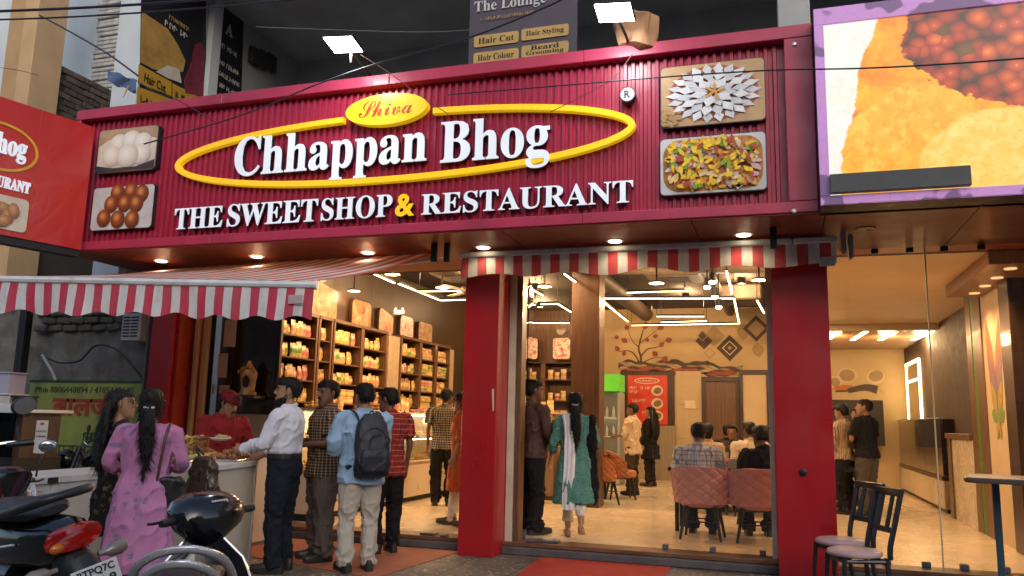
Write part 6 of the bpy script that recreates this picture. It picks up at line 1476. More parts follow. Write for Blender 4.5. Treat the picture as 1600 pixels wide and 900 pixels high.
# --- on the pavement
def pinkx(body, add, P, hd, k, dz):
    add('shoulder_bag', MB().loft([[P(.2+x*w, -.05+y*.06, z) for x, y in ((-1, -1), (0, -1.2), (1, -1), (1, 1), (0, 1.2), (-1, 1))] for z, w in ((.72, .10), (.74, .125), (.85, .13), (.98, .11), (1.02, .09))]), M('black_handbag', (.015, .013, .013), .4, bump=.4), .012, 2, .02, 9)
    add('bag_strap', MB().tube(catmull([P(.11, -.12, 1.0), P(.13, -.135, 1.2), P(.15, -.11, 1.38), P(.165, -.02, 1.452), P(.15, .1, 1.36), P(.16, .13, 1.15)], 5), .011, 6, flat=.5), M('brown_strap', (.07, .035, .025), .5), keep=True)
    add('leggings', MB().tube([P(-.08, 0, .45), P(-.1, -.01, .12)], [.06, .045], 10).tube([P(.08, 0, .45), P(.1, -.01, .12)], [.06, .045], 10), cloth('plum_cotton', (.25, .04, .16)), .012, 2)
PINKW = person('woman in a long pink floral kurta with a black ponytail, seen from behind', (-4.44, 5.0, 0), 34, 1.56, 'f', 'b', 'pony',
    top=dict(mat=cloth('pink_floral_cotton', (.50, .205, .385), 'floral', (.19, .15, .27), (.34, .15, .30), sx=1.05), kurta=.30, sleeve='threeq', amp=.02, flare=1.02, collar=False, freq=6), armL=((-.27, .0, 1.13), (-.19, .2, 1.05)), armR=((.275, .01, 1.13), (.16, .22, 1.06)), extras=pinkx, girth=1.2, headyaw=2, shoes=(.1, .05, .03), barefoot=True)
person('woman in a black floral dress with loose long hair, turned to the right', (onY(184, 700, 5.4).x, 5.4, 0), -38, 1.56, 'f', 'b', 'long',
    top=dict(mat=cloth('black_floral_crepe', (.012, .011, .012), 'floral', (.16, .12, .07), (.1, .07, .04), sx=1.3), kurta=.48, sleeve='elbow', amp=.03, flare=.92, collar=False), armL=((-.24, -.02, 1.12), (-.2, .12, 1.0)), armR=((.25, -.04, 1.12), (.27, .05, .87)), headyaw=-15, girth=.98, barefoot=True)
def vendx(body, add, P, hd, k, dz): pass
MAR = cloth('maroon_polo_cotton', (.19, .012, .015))
person('vendor in maroon polo shirt and cap behind the counter, looking down', at(345, 7.0), 242, 1.62, 'm', 'a', 'short', girth=1.12, top=dict(mat=MAR, sleeve='short', hem=.8, amp=.03), bottom=dict(mat=cloth('dark_trouser_vendor', (.02, .02, .022))), armL=((-.26, .06, 1.14), (-.12, .30, 1.06)), armR=((.26, .06, 1.14), (.12, .30, 1.06)), headpitch=26, headyaw=18, cap=cloth('maroon_cap', (.15, .01, .016)), beard=True, lean=(0, .06))
DKN = cloth('navy_trouser', (.012, .014, .022))
person('bearded man in a white long sleeved shirt and dark trousers at the counter', pos(432, 893), 100, 1.73, 'm', 'b', 'short', top=dict(mat=cloth('white_shirt_cotton', (.66, .67, .74)), amp=.02, sleeve='long', freq=6), bottom=dict(mat=DKN, amp=.025), armL=((-.25, .08, 1.15), (-.16, .34, 1.08)), armR=((.255, .03, 1.13), (.17, .28, 1.02)), headyaw=22, beard='full', belt=True, stance=.11, girth=1.14)
person('moustached man in a dark checked shirt and grey trousers, turned left', pos(497, 876), 138, 1.74, 'm', 'c', 'short', top=dict(mat=cloth('dark_check_cotton', (.03, .02, .017), 'check', (.32, .22, .15)), sleeve='short', hem=.80, amp=.03), bottom=dict(mat=cloth('grey_trouser', (.11, .09, .08)), wide=1.12, amp=.035), armL=((-.24, .06, 1.13), (-.1, .28, 1.1)), armR=((.25, .05, 1.13), (.12, .28, 1.14)), headyaw=22, headpitch=4, beard=True, girth=1.2, stance=.13)
def pack(body, add, P, hd, k, dz):
    nv = M('navy_nylon', (.011, .013, .022), .55, var=.25, scale=12, bump=.4, bscale=40)
    rings = []
    for z, w, d0, d1 in ((.86, .11, -.15, -.24), (.88, .15, -.135, -.29), (.98, .165, -.125, -.32), (1.12, .165, -.125, -.31), (1.26, .155, -.125, -.28), (1.36, .135, -.12, -.24), (1.42, .09, -.12, -.2), (1.44, .05, -.13, -.17)):
        rings.append(ering((P(0.03, 0, z).x, P(0, 0, z).y, z), w, d0, d1, 20, 3))
    add('backpack', MB().loft(rings), nv, .011, 2, .02, 6)
    add('front_pocket', MB().loft([ering((.03, 0, z), w, -.26, d1, 18, 3) for z, w, d1 in ((.90, .11, -.30), (.93, .13, -.335), (1.06, .135, -.338), (1.12, .12, -.32), (1.13, .1, -.3))]), nv, .010, 2, .012, 9)
    for s in (-1, 1): add('shoulder_strap', MB().tube(catmull([P(s*.09+.01, -.125, 1.38), P(s*.115, -.09, 1.455), P(s*.125, .03, 1.462), P(s*.13, .115, 1.38), P(s*.155, .125, 1.2), P(s*.175, .03, 1.04), P(s*.15, -.12, .95)], 6), .028, 8, flat=.35, up=None), nv, keep=True)
    add('grab_loop', MB().tube(catmull([P(.0, -.14, 1.43), P(.03, -.145, 1.475), P(.06, -.14, 1.43)], 4), .008, 6), nv, keep=True)
    add('zip', MB().tube(catmull([(-.125, -.268, .95), (-.12, -.28, 1.2), (.03, -.262, 1.32), (.18, -.28, 1.2), (.185, -.268, .95)], 6), .004, 5), M('zip_dark', (.03, .03, .035), .3), keep=True)
person('man in a pale blue shirt with a navy backpack, cream trousers', pos(556, 893), 46, 1.70, 'm', 'b', 'short', top=dict(mat=cloth('pale_blue_cotton', (.30, .44, .62)), hem=.80, amp=.03, freq=6), bottom=dict(mat=cloth('cream_chino', (.50, .44, .37)), amp=.022), armL=((-.27, .03, 1.13), (-.12, .22, 1.08)), armR=((.25, .06, 1.13), (.1, .26, 1.08)), extras=pack, stance=.11, headyaw=8, headpitch=5, girth=1.12)
person('man in a red striped shirt half hidden behind the backpack', pos(598, 864), 52, 1.70, 'm', 'c', 'short', top=dict(mat=cloth('red_stripe_cotton', (.38, .03, .025), 'stripe', (.07, .02, .018), (.5, .3, .2)), hem=.80, amp=.03, sleeve='short'), bottom=dict(mat=cloth('black_trouser', (.014, .013, .013)), amp=.025), girth=1.1, headyaw=35, headpitch=8)
# --- inside
ZF = FZ
person('man in a grey checked shirt standing before the glass sweet counter', pos(690, 790, ZF), 20, 1.72, 'm', 'c', 'short', top=dict(mat=cloth('grey_check_cotton', (.035, .03, .026), 'check', (.4, .33, .25), sx=1.25), hem=.83, sleeve='short', amp=.025), bottom=dict(mat=cloth('black_trouser', (.014, .013, .013)), wide=1.05), headyaw=-35, headpitch=18, vox=.010)
def sandal(body, add, P, hd, k, dz): pass
person('woman in an orange kurta and white trousers half hidden by the red pillar', pos(716, 822, ZF), 100, 1.60, 'f', 'b', 'bun', top=dict(mat=cloth('orange_silk', (.52, .10, .02), rough=.6), kurta=.46, sleeve='elbow', amp=.02, collar=False), bottom=dict(mat=cloth('white_cotton', (.66, .6, .52)), wide=.85), legs='stand', step=.14, shoes=(.06, .04, .03), vox=.010)
person('man in a brown shirt and black trousers standing inside the doorway', pos(830, 834, ZF), -42, 1.74, 'm', 'c', 'short', top=dict(mat=cloth('brown_satin', (.085, .045, .036), rough=.55), hem=.84, amp=.03), bottom=dict(mat=cloth('black_trouser', (.014, .013, .013))), armL=((-.25, .05, 1.13), (-.14, .27, 1.12)), armR=((.27, .06, 1.13), (.12, .2, .98)), headyaw=-12, vox=.010, girth=1.05)
def scarf(body, add, P, hd, k, dz):
    WS = cloth('white_chiffon', (.72, .71, .74))
    g = []
    for j in range(26):
        v = j/25; z = 1.47-1.12*v; w = .066-.012*sin(pi*min(1, v*3))+.02*max(0, v-.6); xc = -.10+.05*v+.02*sin(v*5); yb = -.125-.035*sin(pi*v)-.10*max(0, v-.45)
        g.append([P(xc+(i/8-.5)*2*w, yb-.01*sin(i*2.1+v*3)-(.012 if 0 < i < 8 else 0), max(z, .9)) + Vector((0, 0, min(0, z-.9))) for i in range(9)])
    mb = MB(); mb.sheet(g); g2 = [[p+Vector((0, .008, 0)) for p in row] for row in g]; mb.sheet([r[::-1] for r in g2]); mb.sheet([[r[0] for r in g2], [r[0] for r in g]]); mb.sheet([[r[-1] for r in g], [r[-1] for r in g2]]); mb.sheet([g[-1], g2[-1]])
    add('scarf', mb, WS, keep=True)
    add('scarf_over_shoulder', MB().tube(catmull([P(-.11, -.13, 1.43), P(-.115, -.05, 1.475), P(-.1, .05, 1.455), P(-.08, .125, 1.35)], 5), .05, 10, flat=.3), WS, keep=True)
    BB = cloth('black_shawl', (.008, .008, .009))
    add('black_shawl', MB().loft([[P(.2+x*w, -.03+y*.05, max(z, .9))+Vector((0, 0, min(0, z-.9))) for x, y in ((-1, -1), (0, -1.3), (1, -1), (1.2, 0), (1, 1), (0, 1.2), (-1, 1), (-1.2, 0))] for z, w in ((.42, .05), (.5, .07), (.9, .06), (1.2, .045), (1.42, .03), (1.45, .02))]), BB, .012, 2, .03, 9)
person('woman in a green patterned kurta with a long white scarf walking in', pos(897, 842, ZF), 14, 1.60, 'f', 'b', 'pony', top=dict(mat=cloth('green_brocade', (.035, .12, .095), 'weave', (.09, .22, .19), (.012, .04, .03), sx=.8), kurta=.42, sleeve='threeq', amp=.025, flare=.98, collar=False), bottom=dict(mat=cloth('white_cotton', (.66, .6, .52)), wide=.8, to=.75, full=False), armL=((-.25, .0, 1.12), (-.3, .12, .93)), armR=((.25, .03, 1.13), (.2, .2, .95)), legs='walk', step=-.20, shoes=None, barefoot=True, extras=scarf, headyaw=0, girth=1.1)
CRS = cloth('cream_shirt_cotton', (.58, .43, .27))
person('man in a loose cream shirt standing near the red menu board', pos(988, 774, ZF), 75, 1.62, 'm', 'c', 'short', top=dict(mat=CRS, hem=.78, sleeve='elbow', amp=.04), bottom=dict(mat=cloth('olive_trouser', (.05, .035, .022))), armL=((-.24, .06, 1.13), (-.15, .3, 1.1)), vox=.013, headyaw=10)
person('woman in black with long hair behind the cream shirted man', pos(1016, 760, ZF), 70, 1.62, 'f', 'b', 'long', top=dict(mat=cloth('black_jersey', (.01, .008, .008)), kurta=.6, sleeve='long', collar=False), bottom=dict(mat=cloth('black_trouser', (.014, .013, .013)), wide=.8), vox=.013)
person('seated man in a pale blue plaid shirt on a pink chair, seen from behind', (-.92, 9.98, ZF), 0, 1.68, 'm', 'a', 'short', top=dict(mat=cloth('pale_plaid_cotton', (.58, .60, .64), 'plaid', (.14, .2, .3), (.1, .13, .2)), hem=.86, amp=.03), bottom=dict(mat=cloth('blue_jeans', (.03, .045, .09))), legs='sit', armL=((-.28, .08, 1.1), (-.15, .32, 1.02)), armR=((.28, .08, 1.1), (.15, .32, 1.02)), headpitch=14, lean=(0, .12), vox=.010, girth=1.05)
person('seated man in a black shirt at the right end of the near table', (-.20, 10.05, ZF), 10, 1.66, 'm', 'c', 'short', top=dict(mat=cloth('black_cotton', (.012, .011, .012)), hem=.86, amp=.03), bottom=dict(mat=cloth('black_trouser', (.014, .013, .013))), legs='sit', headyaw=20, headpitch=8, vox=.012, lean=(0, .1))
person('seated man in a white shirt at the second table', (-.42, 12.75, ZF), 15, 1.72, 'm', 'c', 'short', top=dict(mat=cloth('ivory_shirt', (.66, .55, .42)), hem=.86, amp=.03), bottom=dict(mat=cloth('black_trouser', (.014, .013, .013))), legs='sit', headyaw=15, vox=.013, lean=(0, .05))
person('seated woman with thick black hair and cream top beyond the plaid shirt', (-1.02, 12.75, ZF), -10, 1.68, 'f', 'b', 'bun', top=dict(mat=cloth('cream_top', (.55, .4, .24)), hem=.8, amp=.03), bottom=dict(mat=cloth('black_trouser', (.014, .013, .013))), legs='sit', vox=.013)
for i, (x, y, f, c_, hs, lb) in enumerate([(-.75, 14.1, 175, (.05, .035, .025), 'short', 'diner in a dark brown shirt facing us across the second table'), (-.2, 14.1, 190, (.12, .06, .03), 'short', 'diner in a rust brown shirt facing us at the right of the second table'), (-.9, 15.4, 5, (.02, .016, .014), 'short', 'diner in black at the farthest table, back turned'), (-.35, 15.4, -5, (.2, .13, .08), 'bun', 'diner in tan at the farthest table, back turned')]):
    person(lb, (x, y, ZF), f, 1.66, 'm' if hs == 'short' else 'f', 'ac'[i % 2], hs, top=dict(mat=cloth('diner_cloth_%d' % i, c_), hem=.86, amp=.03), bottom=dict(mat=cloth('black_trouser', (.014, .013, .013))), legs='sit', vox=.014, armL=((-.26, .08, 1.1), (-.12, .3, 1.05)), armR=((.26, .08, 1.1), (.12, .3, 1.05)))
person('man in a striped white shirt and black trousers left of the black shirted man', pos(1322, 803, ZF), 55, 1.62, 'm', 'b', 'short', top=dict(mat=cloth('ivory_stripe', (.55, .43, .3), 'stripe', (.2, .13, .09), sx=.8), hem=.86, sleeve='elbow', amp=.03), bottom=dict(mat=cloth('black_trouser', (.014, .013, .013))), vox=.012, headpitch=8, armL=((-.25, .06, 1.12), (-.14, .28, 1.08)))
person('man in a black polo shirt and grey jeans with crossed arms', pos(1358, 806, ZF), 50, 1.70, 'm', 'b', 'short', top=dict(mat=cloth('black_polo', (.013, .012, .013)), hem=.86, sleeve='short', amp=.025), bottom=dict(mat=cloth('grey_jeans', (.10, .085, .075))), armL=((-.26, .06, 1.13), (.05, .22, 1.14)), armR=((.27, .06, 1.13), (-.05, .24, 1.1)), headyaw=30, vox=.012, girth=1.1)
person('man in a beige shirt mostly hidden beside the red pillar', (.72, 14.3, ZF), 60, 1.64, 'm', 'c', 'short', top=dict(mat=cloth('beige_stripe', (.5, .36, .22), 'stripe', (.25, .15, .09)), hem=.84, sleeve='elbow'), bottom=dict(mat=cloth('black_trouser', (.014, .013, .013))), vox=.014)
person('man in a pale shirt standing behind the black polo shirt', (1.28, 15.2, ZF), 70, 1.62, 'm', 'b', 'short', top=dict(mat=cloth('pale_stripe', (.58, .45, .32), 'stripe', (.3, .2, .13)), hem=.84, sleeve='long'), bottom=dict(mat=cloth('black_trouser', (.014, .013, .013))), vox=.014)
# ================================================================== THE PAVEMENT IN FRONT
def mat_sheet(corners, m, label, thick=.008):
    c = [Vector(p) for p in corners]; g = []
    for j in range(13):
        row = []
        for i in range(17):
            p = c[0].lerp(c[1], i/16).lerp(c[3].lerp(c[2], i/16), j/12); row.append((p.x, p.y, thick+.004*abs(mnoise.noise((p.x*2.2, p.y*2.2, 0)))))
        g.append(row)
    mb = MB().sheet(g); n = 17
    low = [[(x, y, .001) for x, y, z in row] for row in g]
    mb.sheet([g[0], low[0]]); mb.sheet([g[-1], low[-1]]); mb.sheet([[r[0] for r in g], [r[0] for r in low]]); mb.sheet([[r[-1] for r in g], [r[-1] for r in low]])
    return tag(ob('door_mat', mb, m, smooth=True), label, 'mat')
mat_sheet([(-5.5, 7.35, 0), (-3.42, 6.75, 0), (-3.28, 8.44, 0), (-5.4, 8.48, 0)], M('faded_orange_mat', (.36, .12, .065), .9, var=.18, scale=3, bump=.6, bscale=120, dirt=(.2, .08, .05)), 'faded orange mat under the queue left of the red pillar')
q0, q1, q2 = onZ(846, 871, 0), onZ(1050, 886, 0), onZ(800, 903, 0)
mat_sheet([(q2.x+.02, q0.y-1.3, 0), (q1.x, q0.y-1.3, 0), (q1.x, q0.y-.02, 0), (q0.x, q0.y-.02, 0)], M('red_mat', (.42, .03, .014), .9, var=.15, scale=3, bump=.6, bscale=120), 'bright red mat in front of the doorway')
# ------------------------------------------------------------------ snack counter
KW = M('kiosk_white', (.72, .72, .70), .4, var=.1, scale=3, bump=.03, dirt=(.52, .5, .46)); KC = M('kiosk_cream', (.64, .57, .47), .4, var=.08, scale=2, bump=.03, dirt=(.36, .3, .23))
c1, c0 = onZ(400, 720, .97), onZ(335, 728, .97); d = (c1-c0); d.z = 0; d.normalize(); n = Vector((d.y, -d.x, 0))
KO = thing('vendor_counter', 'cream panelled snack counter with a metal corner, in front of the vendor', 'counter', (c1.x, c1.y, 0))
def slab(name, p, q, depth, z0, z1, m, par, off=0):
    P = [p+n*off, q+n*off, q+n*(off-depth), p+n*(off-depth)]
    return ob(name, MB().add([Vector((v.x, v.y, z)) for z in (z0, z1) for v in P], [(0, 1, 2, 3), (4, 7, 6, 5), (0, 4, 5, 1), (1, 5, 6, 2), (2, 6, 7, 3), (3, 7, 4, 0)]), m, par)
s0 = c1-d*1.05
slab('front_panel', s0, c1-d*.55, .7, .06, .93, KC, KO); slab('front_panel', c1-d*.544, c1-d*.02, .7, .06, .93, KC, KO); slab('top', s0-d*.01, c1+d*.01, .74, .932, .97, KW, KO, .02); slab('corner_post', c1-d*.018, c1+d*.012, .02, 0, .93, ALU, KO, .012); slab('plinth', s0, c1-d*.03, .66, 0, .059, BLACKM, KO, -.03)
r1 = c1-n*.7
ob('return_panel', MB().add([Vector((v.x, v.y, z)) for z in (.05, .93) for v in (c1-n*.72-d*.02, c1-n*.72+Vector((0, 1.6, 0)), c1-n*.74+Vector((-.03, 1.6, 0)), c1-n*.74-d*.02)], [(0, 1, 2, 3), (4, 7, 6, 5), (0, 4, 5, 1), (1, 5, 6, 2), (2, 6, 7, 3), (3, 7, 4, 0)]), KC, KO)
# trays and snacks on the vendor counter
tp = lambda u, v, z=.972: (c1-d*u-n*v+Vector((0, 0, z-.97)))
for i, (u, v, kd) in enumerate(((.12, .2, 2), (.12, .52, 0), (.55, .5, 4))): tray(tp(u, v)[:], atan2(d.y, d.x), kd, 'steel tray of snacks on the vendor counter, %s' % ['nearest the white shirted man', 'behind it at the far corner', 'beside the vendor'][i], 'snack trays on the counter', heap=True)
gx = tp(.25, .55); gb = thing('snack_glass_box', 'small glass box heaped with crisp snacks on the counter', 'glass box', (gx.x, gx.y, .992), atan2(d.y, d.x))
for a in ((-.16, -.15, -.12, .12), (.15, .16, -.12, .12), (-.16, .16, -.13, -.121), (-.16, .16, .121, .13)): ob('glass_side', MB().box(a[0], a[1], a[2], a[3], 0, .2), GL2, gb, False)
mb = MB()
for i in range(120): mb.ell((rnd.uniform(-.13, .13), rnd.uniform(-.1, .1), rnd.uniform(.02, .2)), (.022, .014, .012), 6, 4, Matrix.Rotation(rnd.uniform(0, 3), 3, 'Z'))
tag(ob('snack_heap', mb, M('crisp_snack', (.62, .38, .14), .7, var=.5, scale=40), gb, False), kind='stuff')
plq = onY(345, 688, 6.55); pt = thing('snack_plate', 'paper plate of snacks held by the vendor', 'plate', (plq.x, plq.y, plq.z)); ob('plate', MB().lathe([(.001, 0), (.07, 0), (.1, .02), (.095, .024), (.068, .006), (.001, .006)], 18), M('paper_plate', (.62, .6, .55), .8), pt, False); mb = MB()
for i in range(40): mb.ell((rnd.gauss(0, .03), rnd.gauss(0, .03), rnd.uniform(.01, .05)), (.016, .012, .01), 6, 4)
tag(ob('snack_heap', mb, MATS['crisp_snack'], pt, False), kind='stuff')
# left section: aluminium framed cabinet
l0, l1 = onZ(28, 749, .85), onZ(172, 738, .85); dl_ = (l1-l0); dl_.z = 0; dl_.normalize(); d, n = dl_, Vector((dl_.y, -dl_.x, 0))
LK = thing('white_cabinet', 'white aluminium framed cabinet left of the women', 'cabinet', (l1.x, l1.y, 0)); e0, e1 = l0-d*1.2, l1+d*1.3
slab('carcass', e0, e1, .6, .03, .80, KW, LK, -.012); slab('top_rail', e0, e1, .66, .80, .85, ALUW, LK, .02)
mid = onZ(78, 745, .85); um = (mid-e0).dot(d)
for u0, u1 in ((um-.9, um-.83), (um-.06, um+.002), (um+.012, um+.075), (um+.9, um+.97)): slab('stile', e0+d*u0, e0+d*u1, .03, .03, .798, ALUW, LK, .006)
for u0, u1 in ((um-.828, um-.062), (um+.077, um+.898)): slab('rail', e0+d*u0, e0+d*u1, .03, .74, .797, ALUW, LK, .006); slab('door_panel', e0+d*u0, e0+d*u1, .02, .09, .738, M('panel_white', (.66, .67, .65), .35, var=.08), LK, .0)
slab('latch', e0+d*(um-.05), e0+d*(um+.06), .03, .80, .845, BLACKM, LK, .024)
# food cart at the very left
fx = onY(40, 690, 6.6)
FC = thing('food_cart', 'glass sided food cart with a white board roof at the left edge', 'cart', (fx.x, 6.6, .85))
bx0, bx1 = onY(-60, 700, 6.6).x, onY(62, 700, 6.95).x; z1 = onY(40, 645, 6.6).z
ob('glass_front', MB().box(bx0, bx1, 6.6, 6.61, .9, z1), GLASS('smoky_glass', (.35, .35, .36), 1.2), FC); ob('back', MB().box(bx0, bx1, 7.1, 7.12, .9, z1), BLACKM, FC); ob('roof_board', MB().box(bx0, onY(99, 640, 7.0).x, 6.5, 7.15, z1, z1+.035, .006), KW, FC); ob('roof_board', MB().box(bx0, onY(37, 640, 6.5).x, 6.44, 6.49, z1-.005, z1+.09, .006), M('pale_board', (.55, .58, .6), .5), FC); ob('side_panel', MB().box(bx1-.1, bx1+.09, 6.62, 7.1, .9, z1), WOODD, FC); ob('base', MB().box(bx0, bx1+.1, 6.55, 7.15, 0, .9), BLACKM, FC)
a, b = onY(52, 708, 6.55), onY(76, 657, 6.55)
pm = thing('price_sheet', 'white price sheet with a red stamp hung on the food cart', 'sheet', (a.x, 6.55, a.z)); ob('paper', MB().box(a.x, b.x, 6.548, 6.552, a.z, b.z), M('white_paper', (.55, .52, .48), .8), pm); ob('red_stamp', MB().prism(disc((a.x+b.x)/2, b.z-.035, .03, .014, 12), .001, lambda u, v, q: (u, 6.5468-q, v)), M('stamp_red', (.5, .02, .02), .6), pm); scrawl(Vector((a.x+.015, 6.546, b.z-.12)), (1, 0, 0), b.x-a.x-.03, .02, INK, pm, 70, d=.001); scrawl(Vector((a.x+.015, 6.546, b.z-.17)), (1, 0, 0), b.x-a.x-.03, .02, INK, pm, 71, d=.001)
for i, (x0, x1, h_, m, lb) in enumerate([(-20, 18, .26, M('lilac_box', (.42, .42, .55), .6), 'lilac carton standing on the food cart roof'), (0, 48, .14, M('clear_tub', (.5, .5, .46), .4), 'translucent flat tub on the food cart roof'), (52, 64, .12, BLACKM, 'black canister on the right end of the food cart roof')]):
    a, b = onY(x0, 640, 6.9).x, onY(x1, 640, 6.9).x; zz = z1+.036
    bx = thing('roof_box', lb, 'box', ((a+b)/2, 6.85, zz)); ob('carton', MB().box(a, b, 6.62+(.2 if i == 0 else 0), 6.85+(.2 if i == 0 else .0), zz, zz+h_+(.12 if i == 0 else 0), .012), m, bx); ob('lid', MB().box(a-.008, b+.008, 6.61+(.2 if i == 0 else 0), 6.86+(.2 if i == 0 else .0), zz+h_+(.121 if i == 0 else .001), zz+h_+(.14 if i == 0 else .02), .006), m, bx)
# leather bag held beside the pink kurta
q = onY(318, 758, 5.6); g = []
for j in range(13):
    v = j/12; w = .150*(1-.35*max(0, v-.8)/.2)*(.8+.2*sin(pi*min(1, v*1.6))); g.append(ering((q.x, q.y, q.z-.2+.42*v), w, .08*(1-.5*v), -.09*(1-.4*v), 18, 2.8))
sb = thing('brown_backpack', 'shiny brown leather backpack on the counter edge beside the pink kurta', 'bag', (q.x, q.y, q.z-.2)); mb = MB().loft(g); me = remesh(mb, .012, 1); fold(me, .02, 12, (1, 1, .6), 3); BL = M('brown_leather', (.055, .032, .02), .32, var=.3, scale=9, bump=.5, bscale=30); o = link('bag_body', me, BL); o.parent = sb; o.matrix_parent_inverse = root_inv(sb)
ob('front_pocket', MB().loft([ering((q.x+.02, q.y-.06, q.z-.17+.2*v), .085*(1-.2*v*v), .0, -.055*(1-.5*v), 14, 3) for v in (0, .3, .7, 1)]), BL, sb, smooth=True); ob('strap', MB().tube(catmull([(q.x-.06, q.y+.02, q.z+.2), (q.x-.1, q.y, q.z+.3), (q.x-.02, q.y, q.z+.24)], 5), .012, 6), BL, sb, smooth=True)

# ------------------------------------------------------------------ two-wheelers
BP = M('black_gloss_paint', (.008, .009, .012), .18, var=.2, scale=5, bump=.03, bscale=8, coat=.6); BPM = M('black_plastic', (.016, .017, .019), .45, var=.25, scale=12, bump=.15, bscale=150); SEAT = M('black_vinyl', (.02, .02, .022), .5, var=.2, scale=7, bump=.3, bscale=120); CHR = M('chrome', (.62, .63, .66), .18, metal=1, var=.1, bump=0); SIL = M('silver_paint', (.60, .61, .64), .25, metal=.6, var=.1, bump=0); TYRE = M('tyre_rubber', (.015, .015, .015), .85, bump=.5); LAMP = M('red_lamp', (.28, .007, .006), .12, var=.25, scale=16, bump=.2, bscale=90, coat=.8, emis=(.5, .01, .005), es=.05); AMB = M('smoke_lens', (.24, .2, .18), .2, var=.2, coat=.6)
def wheel(par, y, r=.27, w=.05):
    wh = ob('wheel', MB().lathe([(r-.07, -w*.6), (r-.05, -w), (r-.01, -w*.7), (r, 0), (r-.01, w*.7), (r-.05, w), (r-.07, w*.6)], 32, (0, y, r), 'X'), TYRE, par, False, True)
    ob('rim', MB().lathe([(r-.085, -w*.5), (r-.069, -w*.55), (r-.069, w*.55), (r-.085, w*.5)], 32, (0, y, r), 'X'), SIL, wh, False, True); ob('hub', MB().lathe([(.01, -w), (.045, -w), (.045, w), (.01, w)], 14, (0, y, r), 'X'), BPM, wh, False)
    for k in range(5): ob('spoke', MB().tube([(0, y+.04*cos(k*1.257), r+.04*sin(k*1.257)), (0, y+(r-.08)*cos(k*1.257), r+(r-.08)*sin(k*1.257))], .014, 6), SIL, wh, False)
def body_loft(secs, n=18, p=2.6): return MB().loft([ering((0, y, z), hw, zt, zb, n, p) for y, z, hw, zt, zb in secs])
def xsec(secs, n=18, p=2.6):
    """loft along y with rings in the x-z plane: (y, half width, z bottom, z top)"""
    rg = []
    for y, hw, z0, z1 in secs:
        ring = []
        for k in range(n):
            t = 2*pi*k/n; x = math.copysign(abs(cos(t))**(2/p), cos(t))*hw; s = math.copysign(abs(sin(t))**(2/p), sin(t)); ring.append(Vector((x, y, (z0+z1)/2+(z1-z0)/2*s)))
        rg.append(ring)
    return MB().loft(rg)
# black commuter bike on the left: local +y = forward
hx = radians(74)
tail = onY(160, 835, 3.5); 
BK = thing('black_motorcycle', 'black commuter motorcycle with red tail lamp parked at the lower left', 'motorcycle', (0, 0, 0), hx)
fw = Vector((-sin(hx), cos(hx), 0)); org = Vector((tail.x, tail.y, 0))+fw*.66; BK.location = org; BK.rotation_euler = (0, radians(-14), hx); BK.scale = (1.14, 1.14, 1.14)
wheel(BK, -.55, .29, .05); wheel(BK, .68, .29, .045)
ob('seat', xsec([(-.52, .06, .80, .835), (-.45, .105, .775, .845), (-.2, .13, .765, .835), (.05, .125, .755, .815), (.2, .09, .745, .80), (.26, .05, .74, .78)]), SEAT, BK, False, True)
ob('tail_cowl', xsec([(-.66, .07, .66, .74), (-.6, .105, .60, .785), (-.4, .135, .56, .778), (-.1, .14, .52, .765), (.15, .1, .5, .74)]), BP, BK, False, True)
ob('side_panel', xsec([(-.3, .15, .42, .6), (0, .16, .38, .62), (.2, .13, .4, .6)]), BP, BK, False, True)
for s in (-1, 1): ob('silver_stripe', MB().tube([(s*.138, -.42, .70), (s*.152, -.15, .655), (s*.142, .05, .63)], .006, 6), SIL, BK, False)
ob('fuel_tank', xsec([(.18, .08, .68, .80), (.26, .14, .68, .9), (.42, .16, .68, .96), (.56, .13, .7, .93), (.64, .06, .74, .86)]), BP, BK, False, True)
tl = ob('tail_lamp', MB().loft([[Vector((x*w, -.655-.04*(1-abs(x)**2)*e, .71+z*hh)) for x, z in [(math.copysign(abs(cos(t))**.75, cos(t)), math.copysign(abs(sin(t))**.85, sin(t))) for t in [2*pi*i/28 for i in range(28)]]] for w, hh, e in ((.122, .05, -1.2), (.125, .052, .2), (.118, .047, .8), (.08, .032, 1.1))]), LAMP, BK, False, True)
ob('amber_corner', MB().ell((-.085, -.672, .69), (.03, .018, .022), 10, 8), M('amber_lens', (.55, .14, .01), .15, coat=.6), tl, False, True)
ob('mudguard', xsec([(-.80, .06, .40, .5), (-.72, .075, .42, .64), (-.6, .08, .5, .68)]), BPM, BK, False, True)
pw = Matrix.Rotation(radians(-20), 3, 'X')
npl = ob('number_plate', MB().box(-.1, .1, -.004, .004, -.05, .05, .004, pw, (0, -.80, .555)), M('plate_white', (.62, .63, .64), .4, dirt=(.45, .44, .42)), BK, False)
for txt, z, w in (('BTPQ7C', .004, .16), ('13BL9', -.042, .15)):
    me = fit_text(text_mesh(txt, .05, .02), (0, 0, 0), (1, 0, 0), (0, 0, 1), w, .036, .002)
    co = np.zeros(len(me.vertices)*3); me.vertices.foreach_get('co', co); co = co.reshape(-1, 3); co = np.array([list(pw @ (Vector(c)+Vector((-w/2, -.0062, z)))+Vector((0, -.80, .555))) for c in co]); me.vertices.foreach_set('co', co.reshape(-1)); me.materials.clear(); link('lettering', me, INK, npl)
for s in (-1, 1):
    ob('indicator', MB().loft([[Vector((s*(.09+q), -.66+y*r, .60+z*r)) for y, z in [(cos(t), sin(t)) for t in [2*pi*i/10 for i in range(10)]]] for q, r in ((0, .012), (.03, .014), (.05, .03), (.10, .034), (.125, .024), (.13, .006))]), AMB, BK, False, True)
